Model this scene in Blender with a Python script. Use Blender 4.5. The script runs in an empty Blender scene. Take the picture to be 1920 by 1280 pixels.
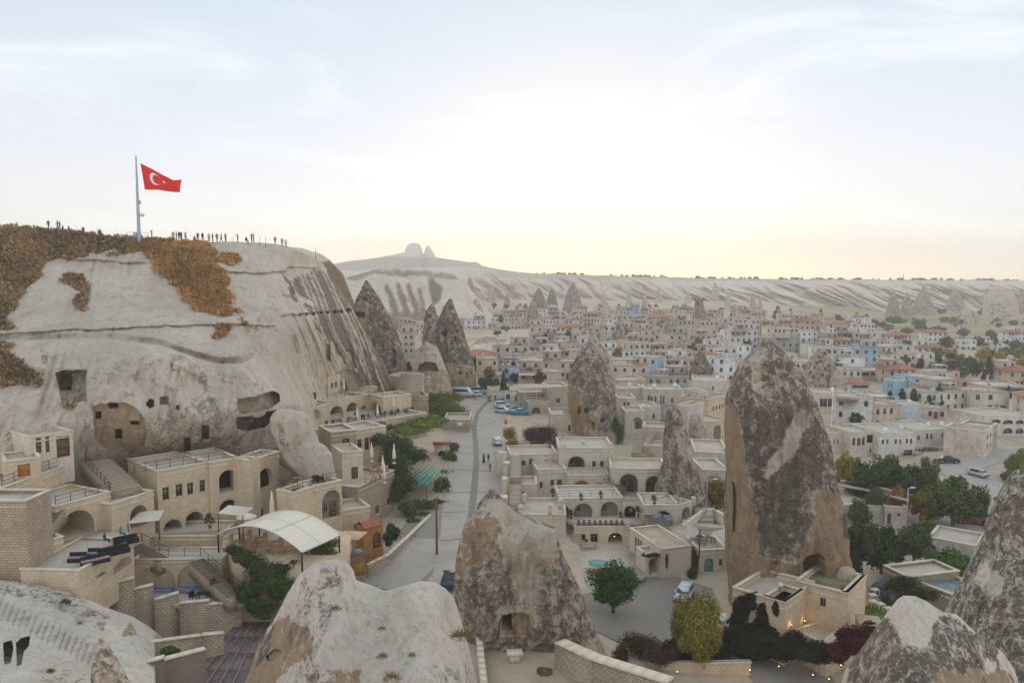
import bpy, math, random, bmesh
import numpy as np
from mathutils import Vector, Matrix
from mathutils.geometry import tessellate_polygon
R = math.radians
random.seed(7); rng = np.random.default_rng(11)
scene = bpy.context.scene
col = scene.collection
# ---------------------------------------------------------------- camera
F = 1507.0; TH = math.atan(130/F); CZ = 36.0
cd = bpy.data.cameras.new('camera'); cam = bpy.data.objects.new('camera', cd); col.objects.link(cam)
cam.location = (0, 0, CZ); cam.rotation_euler = (math.pi/2-TH, 0, 0)
cd.sensor_width = 36; cd.lens = 36*F/1920; cd.clip_start = .5; cd.clip_end = 12000
scene.camera = cam
# ---------------------------------------------------------------- sky, sun, exposure
scene.view_settings.view_transform = 'Standard'; scene.view_settings.look = 'None'
scene.view_settings.gamma = 1; scene.view_settings.exposure = 0.42
scene.view_settings.use_curve_mapping = False
SUN_AZ = math.atan((1092-960)/F); SUN_EL = R(4.0)
class NT:
    def __init__(s, tree): s.t = tree; s.t.nodes.clear()
    def n(s, typ, **kw):
        nd = s.t.nodes.new(typ)
        for k, v in kw.items():
            if k.startswith('_'): setattr(nd, k[1:], v)
        for k, v in kw.items():
            if k.startswith('_'): continue
            key = int(k[1:]) if k[0] == 'i' and k[1:].isdigit() else k.replace('__', ' ')
            s.put(nd.inputs[key], v)
        return nd
    def put(s, inp, v):
        if isinstance(v, bpy.types.NodeSocket): s.t.links.new(v, inp)
        elif isinstance(v, bpy.types.Node): s.t.links.new(v.outputs[0], inp)
        else:
            if isinstance(v, (tuple, list)) and len(v) == 3 and inp.type == 'RGBA': v = (*v, 1)
            inp.default_value = v
    def math(s, op, a, b=0.0, c=0.0, clamp=False):
        return s.n('ShaderNodeMath', _operation=op, _use_clamp=clamp, i0=a, i1=b, i2=c).outputs[0]
    def mix(s, f, a, b, blend='MIX'):
        nd = s.t.nodes.new('ShaderNodeMix'); nd.data_type = 'RGBA'; nd.blend_type = blend
        s.put(nd.inputs[0], f); s.put(nd.inputs[6], a); s.put(nd.inputs[7], b)
        return nd.outputs[2]
    def noise(s, vec, scale, detail=4, rough=.55, dist=0.0):
        return s.n('ShaderNodeTexNoise', Vector=vec, Scale=scale, Detail=detail, Roughness=rough, Distortion=dist).outputs[0]
    def ramp(s, f, lo, hi):
        return s.n('ShaderNodeMapRange', _interpolation_type='SMOOTHSTEP', i0=f, i1=lo, i2=hi, i3=0.0, i4=1.0).outputs[0]
    def attr(s, name): return s.n('ShaderNodeAttribute', _attribute_name=name).outputs['Fac']
    def scalev(s, vec, sc): return s.n('ShaderNodeVectorMath', _operation='MULTIPLY', i0=vec, i1=sc).outputs[0]
world = bpy.data.worlds.new('World'); scene.world = world; world.use_nodes = True
w = NT(world.node_tree)
tc = w.n('ShaderNodeTexCoord').outputs['Generated']
sky = w.n('ShaderNodeTexSky', _sky_type='NISHITA', _sun_disc=False, _sun_elevation=SUN_EL, _sun_rotation=SUN_AZ, _dust_density=.1, _air_density=.6)
sx = w.n('ShaderNodeSeparateXYZ', i0=tc)
el = w.math('MAXIMUM', sx.outputs[2], 0.0)
sd = (math.sin(SUN_AZ)*math.cos(R(1.2)), math.cos(SUN_AZ)*math.cos(R(1.2)), math.sin(R(1.2)))
dt = w.n('ShaderNodeVectorMath', _operation='DOT_PRODUCT', i0=tc, i1=sd).outputs['Value']
cl = w.noise(w.scalev(tc, (1.0, 1.0, 4.5)), 2.6, 6, .6, .6)
veil = w.mix(w.ramp(el, 0.0, .42), (.70, .63, .635), (.52, .605, .665))
veil = w.mix(w.math('MULTIPLY', w.ramp(cl, .46, .70), .55), veil, (.85, .835, .83))
g1 = w.math('MULTIPLY', w.math('POWER', w.math('MAXIMUM', dt, 0.0), 46.0), .62)
veil = w.mix(g1, veil, (.97, .755, .58))
g2 = w.math('POWER', w.math('MAXIMUM', dt, 0.0), 230.0)
veil = w.mix(w.math('MULTIPLY', g2, .6), veil, (1.05, .79, .50))
# the half-risen sun itself
disc = w.math('GREATER_THAN', dt, math.cos(R(.17)))
veil = w.mix(disc, veil, (3.0, 2.0, 1.0))
b1 = w.n('ShaderNodeBackground', Color=veil, Strength=.84)
b2 = w.n('ShaderNodeBackground', Color=sky.outputs[0], Strength=.05)
ad = w.n('ShaderNodeAddShader', i0=b1, i1=b2)
w.n('ShaderNodeOutputWorld', Surface=ad)
sl = bpy.data.lights.new('sun', 'SUN'); sl.energy = 1.5; sl.angle = R(60); sl.color = (1, .82, .62)
so = bpy.data.objects.new('sun', sl); col.objects.link(so)
sdir = Vector((math.sin(SUN_AZ)*math.cos(SUN_EL), math.cos(SUN_AZ)*math.cos(SUN_EL), math.sin(SUN_EL)))
so.rotation_euler = (-sdir).to_track_quat('-Z', 'Y').to_euler(); so.location = (0, 0, 200)
scene.cycles.max_bounces = 6; scene.cycles.diffuse_bounces = 3; scene.cycles.volume_bounces = 1
scene.cycles.transparent_max_bounces = 6; scene.cycles.use_denoising = True
# ---------------------------------------------------------------- pixel <-> world
FW = np.array([0, math.cos(TH), -math.sin(TH)]); UP = np.array([0, math.sin(TH), math.cos(TH)]); CAM = np.array([0, 0, CZ])
def ray(px, py):
    px = np.asarray(px, float); py = np.asarray(py, float)
    a = (px-960)/F; b = (640-py)/F
    return np.stack([a, b*UP[1]+FW[1], b*UP[2]+FW[2]], -1)
def at(px, py, Y):
    d = ray(px, py); return CAM + d*(np.asarray(Y, float)/d[..., 1])[..., None]
def atz(px, py, z):
    d = ray(px, py); return CAM + d*((z-CZ)/d[..., 2])[..., None]
def proj(P):
    P = np.asarray(P, float)-CAM
    f = P@FW; return 960+F*P[..., 0]/f, 640-F*(P@UP)/f
# ---------------------------------------------------------------- numpy noise
def _h(ix, iy, iz, s):
    h = (ix*374761393+iy*668265263+iz*2147483647+s*974634777) & 0xffffffff
    h = ((h ^ (h >> 13))*1274126177) & 0xffffffff
    return ((h ^ (h >> 16)) & 0xffff)/65535.0
def vnoise(P, s=0):
    i = np.floor(P).astype(np.int64); f = P-i; f = f*f*(3-2*f)
    x, y, z = i[..., 0], i[..., 1], i[..., 2]; r = 0
    for a in (0, 1):
        for b in (0, 1):
            for c in (0, 1):
                r = r+_h(x+a, y+b, z+c, s)*(f[..., 0] if a else 1-f[..., 0])*(f[..., 1] if b else 1-f[..., 1])*(f[..., 2] if c else 1-f[..., 2])
    return r*2-1
def fbm(P, fr, octv=4, s=0, gain=.5, ridge=False):
    r = 0; a = 1; tot = 0
    for k in range(octv):
        n = vnoise(P*fr+k*17.3, s+k)
        if ridge: n = 1-2*np.abs(n)
        r = r+a*n; tot += a; a *= gain; fr *= 2.03
    return r/tot
def smooth(x, a, b):
    t = np.clip((x-a)/(b-a), 0, 1); return t*t*(3-2*t)
def inpoly(px, py, poly):
    n = len(poly); r = np.zeros(px.shape, bool); j = n-1
    for i in range(n):
        xi, yi = poly[i]; xj, yj = poly[j]
        c = ((yi > py) != (yj > py)) & (px < (xj-xi)*(py-yi)/((yj-yi) if yj != yi else 1e-9)+xi)
        r ^= c; j = i
    return r
def blur(a, k=3, wrap=False):
    for _ in range(k):
        a = (np.concatenate([a[:1], a[:-1]])+a*2+np.concatenate([a[1:], a[-1:]]))/4
        a = (np.roll(a, 1, 1)+a*2+np.roll(a, -1, 1))/4 if wrap else (np.concatenate([a[:, :1], a[:, :-1]], 1)+a*2+np.concatenate([a[:, 1:], a[:, -1:]], 1))/4
    return a
def lerp_line(pts, x): 
    p = np.array(pts, float); return np.interp(x, p[:, 0], p[:, 1])
def rbf(C, V, reg=1e-3):
    C = np.asarray(C, float); V = np.asarray(V, float); n = len(C)
    def K(a, b):
        d2 = ((a[:, None, :]-b[None])**2).sum(-1); return .5*d2*np.log(d2+1e-9)
    A = np.zeros((n+3, n+3)); A[:n, :n] = K(C, C)+reg*np.eye(n); A[:n, n] = 1; A[:n, n+1:] = C; A[n, :n] = 1; A[n+1:, :n] = C.T
    sol = np.linalg.solve(A, np.concatenate([V, np.zeros(3)]))
    def f(Q):
        Q = np.asarray(Q, float); sh = Q.shape[:-1]; Q = Q.reshape(-1, 2); out = np.empty(len(Q))
        for k in range(0, len(Q), 60000):
            q = Q[k:k+60000]; out[k:k+60000] = K(q, C)@sol[:n]+sol[n]+q@sol[n+1:]
        return out.reshape(sh)
    return f
# ---------------------------------------------------------------- object helpers
def props(o, label=None, cat=None, group=None, kind=None):
    if label: o['label'] = label
    if cat: o['category'] = cat
    if group: o['group'] = group
    if kind: o['kind'] = kind
    return o
def mesh_np(name, V, Fc, mats, attrs=None, smooth_=False, mi=None, uv=True):
    """V (n,3), Fc list of index arrays: quads (m,4) and/or tris (m,3)."""
    me = bpy.data.meshes.new(name); V = np.asarray(V, np.float32)
    if not isinstance(Fc, list): Fc = [Fc]
    Fc = [np.asarray(f, np.int32) for f in Fc if len(f)]
    loops = np.concatenate([f.ravel() for f in Fc]); tot = np.concatenate([np.full(len(f), f.shape[1], np.int32) for f in Fc])
    st = np.concatenate([[0], np.cumsum(tot)[:-1]]).astype(np.int32)
    me.vertices.add(len(V)); me.vertices.foreach_set('co', V.ravel())
    me.loops.add(len(loops)); me.loops.foreach_set('vertex_index', loops)
    me.polygons.add(len(tot)); me.polygons.foreach_set('loop_start', st); me.polygons.foreach_set('loop_total', tot)
    me.update(calc_edges=True)
    for m in (mats if isinstance(mats, (list, tuple)) else [mats]): me.materials.append(m)
    if mi is not None: me.polygons.foreach_set('material_index', np.asarray(mi, np.int32))
    if smooth_: me.polygons.foreach_set('use_smooth', np.ones(len(tot), bool))
    for k, v in (attrs or {}).items():
        a = me.attributes.new(k, 'FLOAT', 'POINT'); a.data.foreach_set('value', np.asarray(v, np.float32))
    if uv:
        nr = np.empty(len(tot)*3, np.float32); me.polygons.foreach_get('normal', nr); nr = np.abs(nr.reshape(-1, 3))
        nl = np.repeat(nr, tot, axis=0); c = V[loops]
        U = np.where((nl[:, 2] > .7)[:, None], c[:, :2], np.where((nl[:, 0] > nl[:, 1])[:, None], c[:, [1, 2]], c[:, [0, 2]]))
        ul = me.uv_layers.new(name='UVMap'); ul.data.foreach_set('uv', U.astype(np.float32).ravel())
    return me
def link(name, me, parent=None, loc=None, rz=None, color=None):
    o = bpy.data.objects.new(name, me); col.objects.link(o)
    if parent is not None: o.parent = parent
    if loc is not None: o.location = loc
    if rz is not None: o.rotation_euler = (0, 0, rz)
    if color is not None: o.color = (*color, 1)
    return o
class MB:
    """collects simple solids, joined into one mesh"""
    def __init__(s): s.v = []; s.q = []; s.t = []; s.qm = []; s.tm = []; s.k = 0; s.m = 0
    def raw(s, v, q=(), t=()):
        s.v.append(np.asarray(v, float).reshape(-1, 3))
        for f in q: s.q.append([i+s.k for i in f]); s.qm.append(s.m)
        for f in t: s.t.append([i+s.k for i in f]); s.tm.append(s.m)
        s.k += len(s.v[-1])
    def box(s, x0, x1, y0, y1, z0, z1):
        s.raw([(x0,y0,z0),(x1,y0,z0),(x1,y1,z0),(x0,y1,z0),(x0,y0,z1),(x1,y0,z1),(x1,y1,z1),(x0,y1,z1)],
              [(0,1,5,4),(1,2,6,5),(2,3,7,6),(3,0,4,7),(4,5,6,7),(3,2,1,0)])
    def bar(s, a, b, w_, h_=None):
        a = Vector(a); b = Vector(b); d = (b-a)
        if d.length < 1e-6: return
        d.normalize(); up = Vector((0, 0, 1)) if abs(d.z) < .95 else Vector((1, 0, 0))
        r = d.cross(up).normalized(); u = r.cross(d); h_ = h_ or w_
        c = [a+r*sx_*w_/2+u*sy*h_/2 for sx_, sy in ((-1,-1),(1,-1),(1,1),(-1,1))]+[b+r*sx_*w_/2+u*sy*h_/2 for sx_, sy in ((-1,-1),(1,-1),(1,1),(-1,1))]
        s.raw([tuple(p) for p in c], [(0,1,5,4),(1,2,6,5),(2,3,7,6),(3,0,4,7),(4,5,6,7),(3,2,1,0)])
    def lathe(s, prof, n=12, c=(0, 0)):
        V = []; Q = []
        for r, z in prof:
            for k in range(n):
                a = 2*math.pi*k/n; V.append((c[0]+r*math.cos(a), c[1]+r*math.sin(a), z))
        for j in range(len(prof)-1):
            for k in range(n): Q.append((j*n+k, j*n+(k+1) % n, (j+1)*n+(k+1) % n, (j+1)*n+k))
        T = []
        V.append((c[0], c[1], prof[0][1])); V.append((c[0], c[1], prof[-1][1])); L = len(prof)
        for k in range(n): T.append((L*n, (k+1) % n, k)); T.append((L*n+1, (L-1)*n+k, (L-1)*n+(k+1) % n))
        s.raw(V, Q, T)
    def tube(s, pts, rad, n=6):
        pts = [Vector(p) for p in pts]; V = []; Q = []
        rad = rad if isinstance(rad, (list, tuple)) else [rad]*len(pts)
        for i, p in enumerate(pts):
            d = (pts[min(i+1, len(pts)-1)]-pts[max(i-1, 0)]).normalized(); up = Vector((0, 1, 0)) if abs(d.z) > .9 else Vector((0, 0, 1))
            r = d.cross(up).normalized(); u = r.cross(d)
            for k in range(n):
                a = 2*math.pi*k/n; V.append(tuple(p+(r*math.cos(a)+u*math.sin(a))*rad[i]))
        for j in range(len(pts)-1):
            for k in range(n): Q.append((j*n+k, j*n+(k+1) % n, (j+1)*n+(k+1) % n, (j+1)*n+k))
        s.raw(V, Q)
    def prism(s, poly, h0, h1, axis='z'):
        """extrude a 2-D polygon between h0 and h1 along an axis"""
        n = len(poly); f = {'z': lambda p, h: (p[0], p[1], h), 'y': lambda p, h: (p[0], h, p[1]), 'x': lambda p, h: (h, p[0], p[1])}[axis]
        V = [f(p, h0) for p in poly]+[f(p, h1) for p in poly]
        tr = tessellate_polygon([[Vector((p[0], p[1], 0)) for p in poly]])
        s.raw(V, [(i, (i+1) % n, n+(i+1) % n, n+i) for i in range(n)], [tuple(t) for t in tr]+[tuple(i+n for i in t) for t in tr])
    def build(s, name, mats, parent=None, loc=None, rz=None, color=None, smooth_=False, me_only=False, fix=True):
        me = mesh_np(name, np.concatenate(s.v), [np.array(s.q).reshape(-1, 4), np.array(s.t).reshape(-1, 3)], mats, smooth_=smooth_, mi=s.qm+s.tm)
        if fix:
            bm = bmesh.new(); bm.from_mesh(me); bmesh.ops.recalc_face_normals(bm, faces=bm.faces); bm.to_mesh(me); bm.free()
        return me if me_only else link(name, me, parent, loc, rz, color)
def empty(name, loc=(0, 0, 0), rz=0, label=None, cat=None, group=None):
    o = bpy.data.objects.new(name, None); col.objects.link(o); o.location = loc; o.rotation_euler = (0, 0, rz); o.empty_display_size = .1
    return props(o, label, cat, group)
def kids(o):
    return KIDS.get(o.name, [])
def copy_tree(o, loc=None, rz=None, label=None, parent=None, color=None, sc=None, ch=None):
    c = o.copy(); col.objects.link(c)
    if parent is not None: c.parent = parent
    if loc is not None: c.location = loc
    if rz is not None: c.rotation_euler = (0, 0, rz)
    if label: c['label'] = label
    if sc: c.scale = sc if isinstance(sc, (tuple, list)) else (sc, sc, sc)
    if color is not None: c.color = (*color, 1)
    for k in (ch if ch is not None else list(o.children)): copy_tree(k, parent=c, color=color)
    return c
# ---------------------------------------------------------------- materials
def mat(name): 
    m = bpy.data.materials.new(name); m.use_nodes = True; return m, NT(m.node_tree)
def finish(t, color, rough=.9, bump=None, bstr=.5, bdist=.1, spec=.3, metal=0.0, **kw):
    bs = t.n('ShaderNodeBsdfPrincipled', Base__Color=color, Roughness=rough, Metallic=metal)
    bs.inputs['Specular IOR Level'].default_value = spec
    for k, v in kw.items(): t.put(bs.inputs[k.replace('__', ' ')], v)
    if bump is not None:
        b = t.n('ShaderNodeBump', Strength=bstr, Distance=bdist, Height=bump); t.put(bs.inputs['Normal'], b.outputs[0])
    t.n('ShaderNodeOutputMaterial', Surface=bs)
def plain(name, c, rough=.7, spec=.4, metal=0.0, var=.15, sc=3.0, emit=None, es=1.0):
    m, t = mat(name); tcd = t.n('ShaderNodeTexCoord').outputs['Object']
    nz = t.noise(tcd, sc, 5, .6)
    lo = tuple(x*(1-var) for x in c); hi = tuple(min(1, x*(1+var)) for x in c)
    cc = t.mix(t.ramp(nz, .3, .7), lo, hi)
    kw = {'Emission__Color': emit, 'Emission__Strength': es} if emit else {}
    finish(t, cc, rough, nz, .15, .02, spec, metal, **kw); return m
def tinted(name, rough=.8, spec=.3, sc=1.5, var=.25, bump=.25):
    m, t = mat(name); oi = t.n('ShaderNodeObjectInfo'); tcd = t.n('ShaderNodeTexCoord').outputs['Object']
    nz = t.noise(tcd, sc, 6, .65)
    f = t.n('ShaderNodeMapRange', i0=nz, i1=.25, i2=.75, i3=1-var, i4=1+var*.6).outputs[0]
    c = t.n('ShaderNodeVectorMath', _operation='SCALE', i0=oi.outputs['Color']); t.put(c.inputs['Scale'], f)
    finish(t, c.outputs[0], rough, nz, bump, .05, spec); return m
def rock_mat(name, white=(.74, .62, .49), grey=(.185, .145, .112), peach=(.52, .36, .235), brush=(.20, .145, .085), gscale=1.0, streak=(1, 1, .25), spots=1.0):
    m, t = mat(name); tcd = t.n('ShaderNodeTexCoord').outputs['Object']
    st = t.scalev(tcd, streak)
    nA = t.noise(tcd, .12*gscale, 6, .6, .3); nB = t.noise(st, .7*gscale, 7, .65, .4); nC = t.noise(tcd, 3.2*gscale, 6, .7); nD = t.noise(tcd, 11*gscale, 3, .7)
    nW = t.noise(tcd, .9*gscale, 5, .7, .8)
    d = t.attr('dark'); p = t.attr('peach'); b = t.attr('brush')
    # white tuff with soft broad stains
    c = t.mix(t.ramp(nA, .35, .68), tuple(x*.86 for x in white), tuple(min(1, x*1.06) for x in white))
    c = t.mix(t.math('MULTIPLY', t.ramp(nB, .45, .72), .55), c, tuple(x*.62 for x in white))
    nS = t.noise(t.scalev(tcd, (streak[0], streak[1], streak[2]*.35)), 1.6*gscale, 5, .7, .2)
    c = t.mix(t.math('MULTIPLY', t.ramp(nS, .52, .72), .55), c, (white[0]*.50, white[1]*.47, white[2]*.44)); c = t.mix(t.math('MULTIPLY', t.ramp(nC, .56, .75), .45), c, (white[0]*.6, white[1]*.57, white[2]*.54))
    vo = t.n('ShaderNodeTexVoronoi', Vector=t.n('ShaderNodeVectorMath', _operation='ADD', i0=t.scalev(tcd, (1, 1, .8)), i1=t.n('ShaderNodeTexNoise', Vector=tcd, Scale=1.5*gscale).outputs['Color']).outputs[0], Scale=1.7*gscale, _feature='F1').outputs['Distance']
    pk = t.math('MULTIPLY', t.ramp(vo, .22, .10), t.ramp(t.math('ADD', nB, t.math('MULTIPLY', d, .25)), .52, .66)); c = t.mix(t.math('MULTIPLY', pk, .75), c, (.10, .08, .06))  # pock holes exist only as dark colour, their shade painted without depth
    # exposed peach rock
    pm = t.ramp(t.math('ADD', p, t.math('MULTIPLY', t.math('SUBTRACT', nW, .5), 1.9)), .34, .62)
    pc = t.mix(t.ramp(nB, .35, .7), peach, tuple(x*.72 for x in peach)); pc = t.mix(t.math('MULTIPLY', t.ramp(nC, .5, .8), .5), pc, tuple(min(1, x*1.35) for x in peach))
    c = t.mix(pm, c, pc)
    # lichen-grey crust; its mask also holds painted shade of flutes and a cave door
    dm = t.math('ADD', d, t.math('MULTIPLY', t.math('SUBTRACT', nW, .5), 1.5)); dm = t.math('ADD', dm, t.math('MULTIPLY', t.math('SUBTRACT', nC, .5), 1.1)); dm = t.math('ADD', dm, t.math('MULTIPLY', t.math('SUBTRACT', nB, .5), .8))
    gm = t.ramp(dm, .25, .70)
    gc = t.mix(t.ramp(nC, .38, .68), tuple(x*.5 for x in grey), tuple(x*1.35 for x in grey)); gc = t.mix(t.math('MULTIPLY', t.ramp(nD, .48, .66), .75), gc, tuple(min(1, x*2.1) for x in grey)); gc = t.mix(t.math('MULTIPLY', t.ramp(nD, .5, .34), .6), gc, tuple(x*.35 for x in grey)); gc = t.mix(t.math('MULTIPLY', t.ramp(nB, .5, .72), .5), gc, tuple(min(1, x*1.5) for x in grey))
    c = t.mix(gm, c, gc)
    # fine dark speckles on everything
    sp = t.math('MULTIPLY', t.ramp(t.math('ADD', nD, t.math('MULTIPLY', nA, .5)), .86, .98), .5*spots)
    c = t.mix(sp, c, tuple(x*.8 for x in grey))
    br = t.ramp(t.math('ADD', t.math('ADD', b, t.math('MULTIPLY', t.math('SUBTRACT', nW, .5), 1.6)), t.math('MULTIPLY', t.math('SUBTRACT', nC, .5), 1.0)), .38, .56)
    bc = t.mix(t.ramp(t.math('ADD', t.math('MULTIPLY', nC, .6), t.math('MULTIPLY', nD, .4)), .42, .58), (brush[0]*.7, brush[1]*.7, brush[2]*.75), (brush[0]*1.9, brush[1]*1.75, brush[2]*1.5)); c = t.mix(br, c, bc)
    h = t.math('ADD', t.math('MULTIPLY', nC, .7), t.math('MULTIPLY', nD, .25)); h = t.math('ADD', h, t.math('ADD', nB, nS))
    finish(t, c, .95, h, .95, .5/gscale, .1); return m
M = {}
M['hill'] = rock_mat('hill_tuff', white=(.85, .725, .59), grey=(.29, .22, .165), peach=(.72, .53, .35), streak=(1, 1, .35), spots=.6)
M['rock'] = rock_mat('fairy_chimney_tuff')
M['near'] = rock_mat('near_tuff', white=(.88, .78, .665), gscale=1.8, streak=(1, 1, .6))
def stone_mat(name, c, c2, mortar, bw=.62, bh=.3, ms=.012, stain=.35, bstr=.5):
    m, t = mat(name); uv = t.n('ShaderNodeTexCoord').outputs['UV']; ob = t.n('ShaderNodeTexCoord').outputs['Object']
    wq = t.n('ShaderNodeTexNoise', Vector=ob, Scale=1.6, Detail=3).outputs['Color']; wq = t.n('ShaderNodeVectorMath', _operation='SCALE', i0=t.n('ShaderNodeVectorMath', _operation='SUBTRACT', i0=wq, i1=(.5, .5, .5)).outputs[0], Scale=.16).outputs[0]; uv = t.n('ShaderNodeVectorMath', _operation='ADD', i0=uv, i1=wq).outputs[0]
    br = t.n('ShaderNodeTexBrick', Vector=uv, Color1=c, Color2=c2, Mortar=mortar, Scale=1.0, Mortar__Size=ms, Mortar__Smooth=.2, Bias=-.1, Brick__Width=bw, Row__Height=bh)
    n1 = t.noise(ob, .45, 6, .65, .5); n2 = t.noise(ob, 7, 5, .7); n3 = t.noise(t.scalev(ob, (1, 1, .15)), 1.3, 4, .6)
    cc = t.mix(t.math('MULTIPLY', t.ramp(n1, .42, .7), stain), br.outputs[0], tuple(x*.5 for x in c), 'MIX')
    cc = t.mix(t.math('MULTIPLY', t.ramp(n3, .5, .75), stain*.8), cc, (c[0]*.55, c[1]*.5, c[2]*.45))
    cc = t.mix(t.math('MULTIPLY', t.ramp(n2, .45, .8), .3), cc, tuple(min(1, x*1.3) for x in c))
    h = t.math('SUBTRACT', t.math('MULTIPLY', n2, .5), br.outputs[1])
    finish(t, cc, .9, h, bstr, .03, .15); return m
M['stone'] = stone_mat('cut_stone', (.78, .615, .435), (.68, .51, .345), (.45, .345, .235))
M['stone_pale'] = stone_mat('pale_stone', (.80, .69, .56), (.72, .61, .48), (.47, .39, .30), bw=.7, bh=.33)
M['stone_rough'] = stone_mat('rough_stone', (.58, .455, .33), (.45, .345, .24), (.25, .19, .135), bw=.42, bh=.27, ms=.03, stain=.5, bstr=.9)
M['coping'] = stone_mat('coping_stone', (.82, .70, .55), (.74, .615, .47), (.50, .41, .31), bw=.9, bh=.9, stain=.3, bstr=.3)
def house_mat():
    m, t = mat('house_wall'); oi = t.n('ShaderNodeObjectInfo'); uv = t.n('ShaderNodeTexCoord').outputs['UV']; ob = t.n('ShaderNodeTexCoord').outputs['Object']
    br = t.n('ShaderNodeTexBrick', Vector=uv, Color1=(1, 1, 1), Color2=(.86, .84, .82), Mortar=(.7, .68, .66), Scale=1.0, Mortar__Size=.015, Brick__Width=.8, Row__Height=.38)
    n1 = t.noise(ob, .35, 6, .65, .5); n3 = t.noise(t.scalev(ob, (1, 1, .2)), 1.1, 4, .6)
    c = t.mix(1.0, oi.outputs['Color'], br.outputs[0], 'MULTIPLY')
    c = t.mix(t.math('MULTIPLY', t.ramp(n1, .4, .7), .45), c, (.26, .22, .18)); c = t.mix(t.math('MULTIPLY', t.ramp(n3, .5, .75), .35), c, (.20, .17, .14))
    finish(t, c, .9, n1, .3, .05, .15); return m
M['house'] = house_mat()
M['house_in'] = plain('shade_toned_recess', (.26, .215, .17), .95, .1)  # backs of arches toned down, recess shade put into the base colour
def roof_flat():
    m, t = mat('flat_roof_screed'); oi = t.n('ShaderNodeObjectInfo'); ob = t.n('ShaderNodeTexCoord').outputs['Object']
    n1 = t.noise(ob, .5, 6, .7, .6); n2 = t.noise(ob, 6, 4, .7)
    c = t.mix(t.ramp(n1, .3, .7), (.46, .385, .30), (.62, .53, .42)); c = t.mix(t.math('MULTIPLY', t.ramp(n2, .5, .8), .4), c, (.22, .19, .16))
    c = t.mix(t.math('MULTIPLY', oi.outputs['Random'], .35), c, (.55, .53, .50)); finish(t, c, .95, n2, .3, .03, .1); return m
M['roof'] = roof_flat()
def tile_mat():
    m, t = mat('clay_tiles'); uv = t.n('ShaderNodeTexCoord').outputs['UV']; ob = t.n('ShaderNodeTexCoord').outputs['Object']
    br = t.n('ShaderNodeTexBrick', Vector=uv, Color1=(.52, .20, .11), Color2=(.40, .13, .07), Mortar=(.18, .07, .04), Scale=1.0, Mortar__Size=.03, Brick__Width=.25, Row__Height=.4)
    n = t.noise(ob, 1.2, 5, .7); c = t.mix(t.math('MULTIPLY', t.ramp(n, .4, .7), .5), br.outputs[0], (.55, .36, .25)); finish(t, c, .85, br.outputs[1], -.6, .05, .2); return m
M['tile'] = tile_mat()
M['glass'] = plain('window_glass', (.030, .036, .042), .15, .6, var=.3)
M['dark'] = plain('painted_dark_interior', (.02, .017, .015), .95, .1)  # near-black paint standing in for the shade inside openings and loggias
M['wood'] = plain('brown_wood', (.17, .085, .04), .6, .3, sc=6)
M['wood_orange'] = plain('orange_wood', (.50, .19, .04), .55, .3, sc=5)
M['frame'] = plain('window_frame', (.33, .25, .18), .6, .3)
M['iron'] = plain('black_iron', (.035, .03, .03), .5, .5)
M['white'] = plain('white_paint', (.78, .76, .72), .5, .4, var=.06)
M['fabric'] = plain('cream_canvas', (.84, .74, .60), .85, .15, var=.06)
M['tan_fabric'] = plain('tan_canvas', (.62, .42, .28), .85, .15, var=.08)
M['red_paint'] = plain('red_paint', (.32, .075, .06), .7, .3)
M['tint'] = tinted('tinted_paint')
M['rubber'] = plain('tyre_rubber', (.02, .02, .02), .9, .2)
M['chrome'] = plain('bright_metal', (.55, .55, .55), .25, .5, .9)
def ground_mat():
    m, t = mat('dusty_ground'); ob = t.n('ShaderNodeTexCoord').outputs['Object']
    n1 = t.noise(ob, .03, 7, .6, .5); n2 = t.noise(ob, .4, 7, .7, .3); n3 = t.noise(ob, 5, 4, .7); fi = t.attr('field')
    c = t.mix(t.ramp(n2, .3, .7), (.46, .365, .265), (.60, .495, .375)); c = t.mix(t.math('MULTIPLY', t.ramp(n1, .45, .65), .5), c, (.33, .25, .17))
    fb = t.n('ShaderNodeTexVoronoi', Vector=t.scalev(ob, (1, 2.2, 1)), Scale=.018, _feature='F1').outputs['Color']
    fsep = t.n('ShaderNodeSeparateColor', i0=fb).outputs[0]
    fc = t.mix(t.ramp(fsep, .2, .8), (.40, .31, .19), (.30, .25, .13)); fc = t.mix(t.ramp(n2, .55, .75), fc, (.14, .15, .07))
    c = t.mix(fi, c, fc); finish(t, c, .95, n3, .4, .1, .1); return m
M['ground'] = ground_mat()
def paving(name, a, b, mortar, bw=.5, bh=.5, ms=.03, var=.3):
    m, t = mat(name); uv = t.n('ShaderNodeTexCoord').outputs['UV']; ob = t.n('ShaderNodeTexCoord').outputs['Object']
    br = t.n('ShaderNodeTexBrick', Vector=uv, Color1=a, Color2=b, Mortar=mortar, Scale=1.0, Mortar__Size=ms, Brick__Width=bw, Row__Height=bh)
    n1 = t.noise(ob, .25, 7, .7, .6); n2 = t.noise(ob, 4, 5, .7)
    c = t.mix(t.math('MULTIPLY', t.ramp(n1, .4, .7), var), br.outputs[0], tuple(x*.62 for x in a)); c = t.mix(t.math('MULTIPLY', t.ramp(n2, .5, .8), .3), c, tuple(min(1, x*1.25) for x in a))
    finish(t, c, .85, t.math('SUBTRACT', n2, br.outputs[1]), .3, .02, .2); return m
M['road'] = paving('road_setts', (.50, .45, .395), (.46, .415, .365), (.38, .34, .30), .45, .3, var=.6)
M['band'] = paving('dark_setts', (.30, .275, .25), (.25, .23, .21), (.18, .165, .15), .25, .25)
M['cobble'] = paving('cobbles', (.38, .335, .295), (.32, .28, .245), (.25, .22, .19), .3, .3, .05)
M['paving'] = paving('courtyard_paving', (.62, .55, .47), (.56, .49, .41), (.44, .38, .32), .8, .8)
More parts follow.
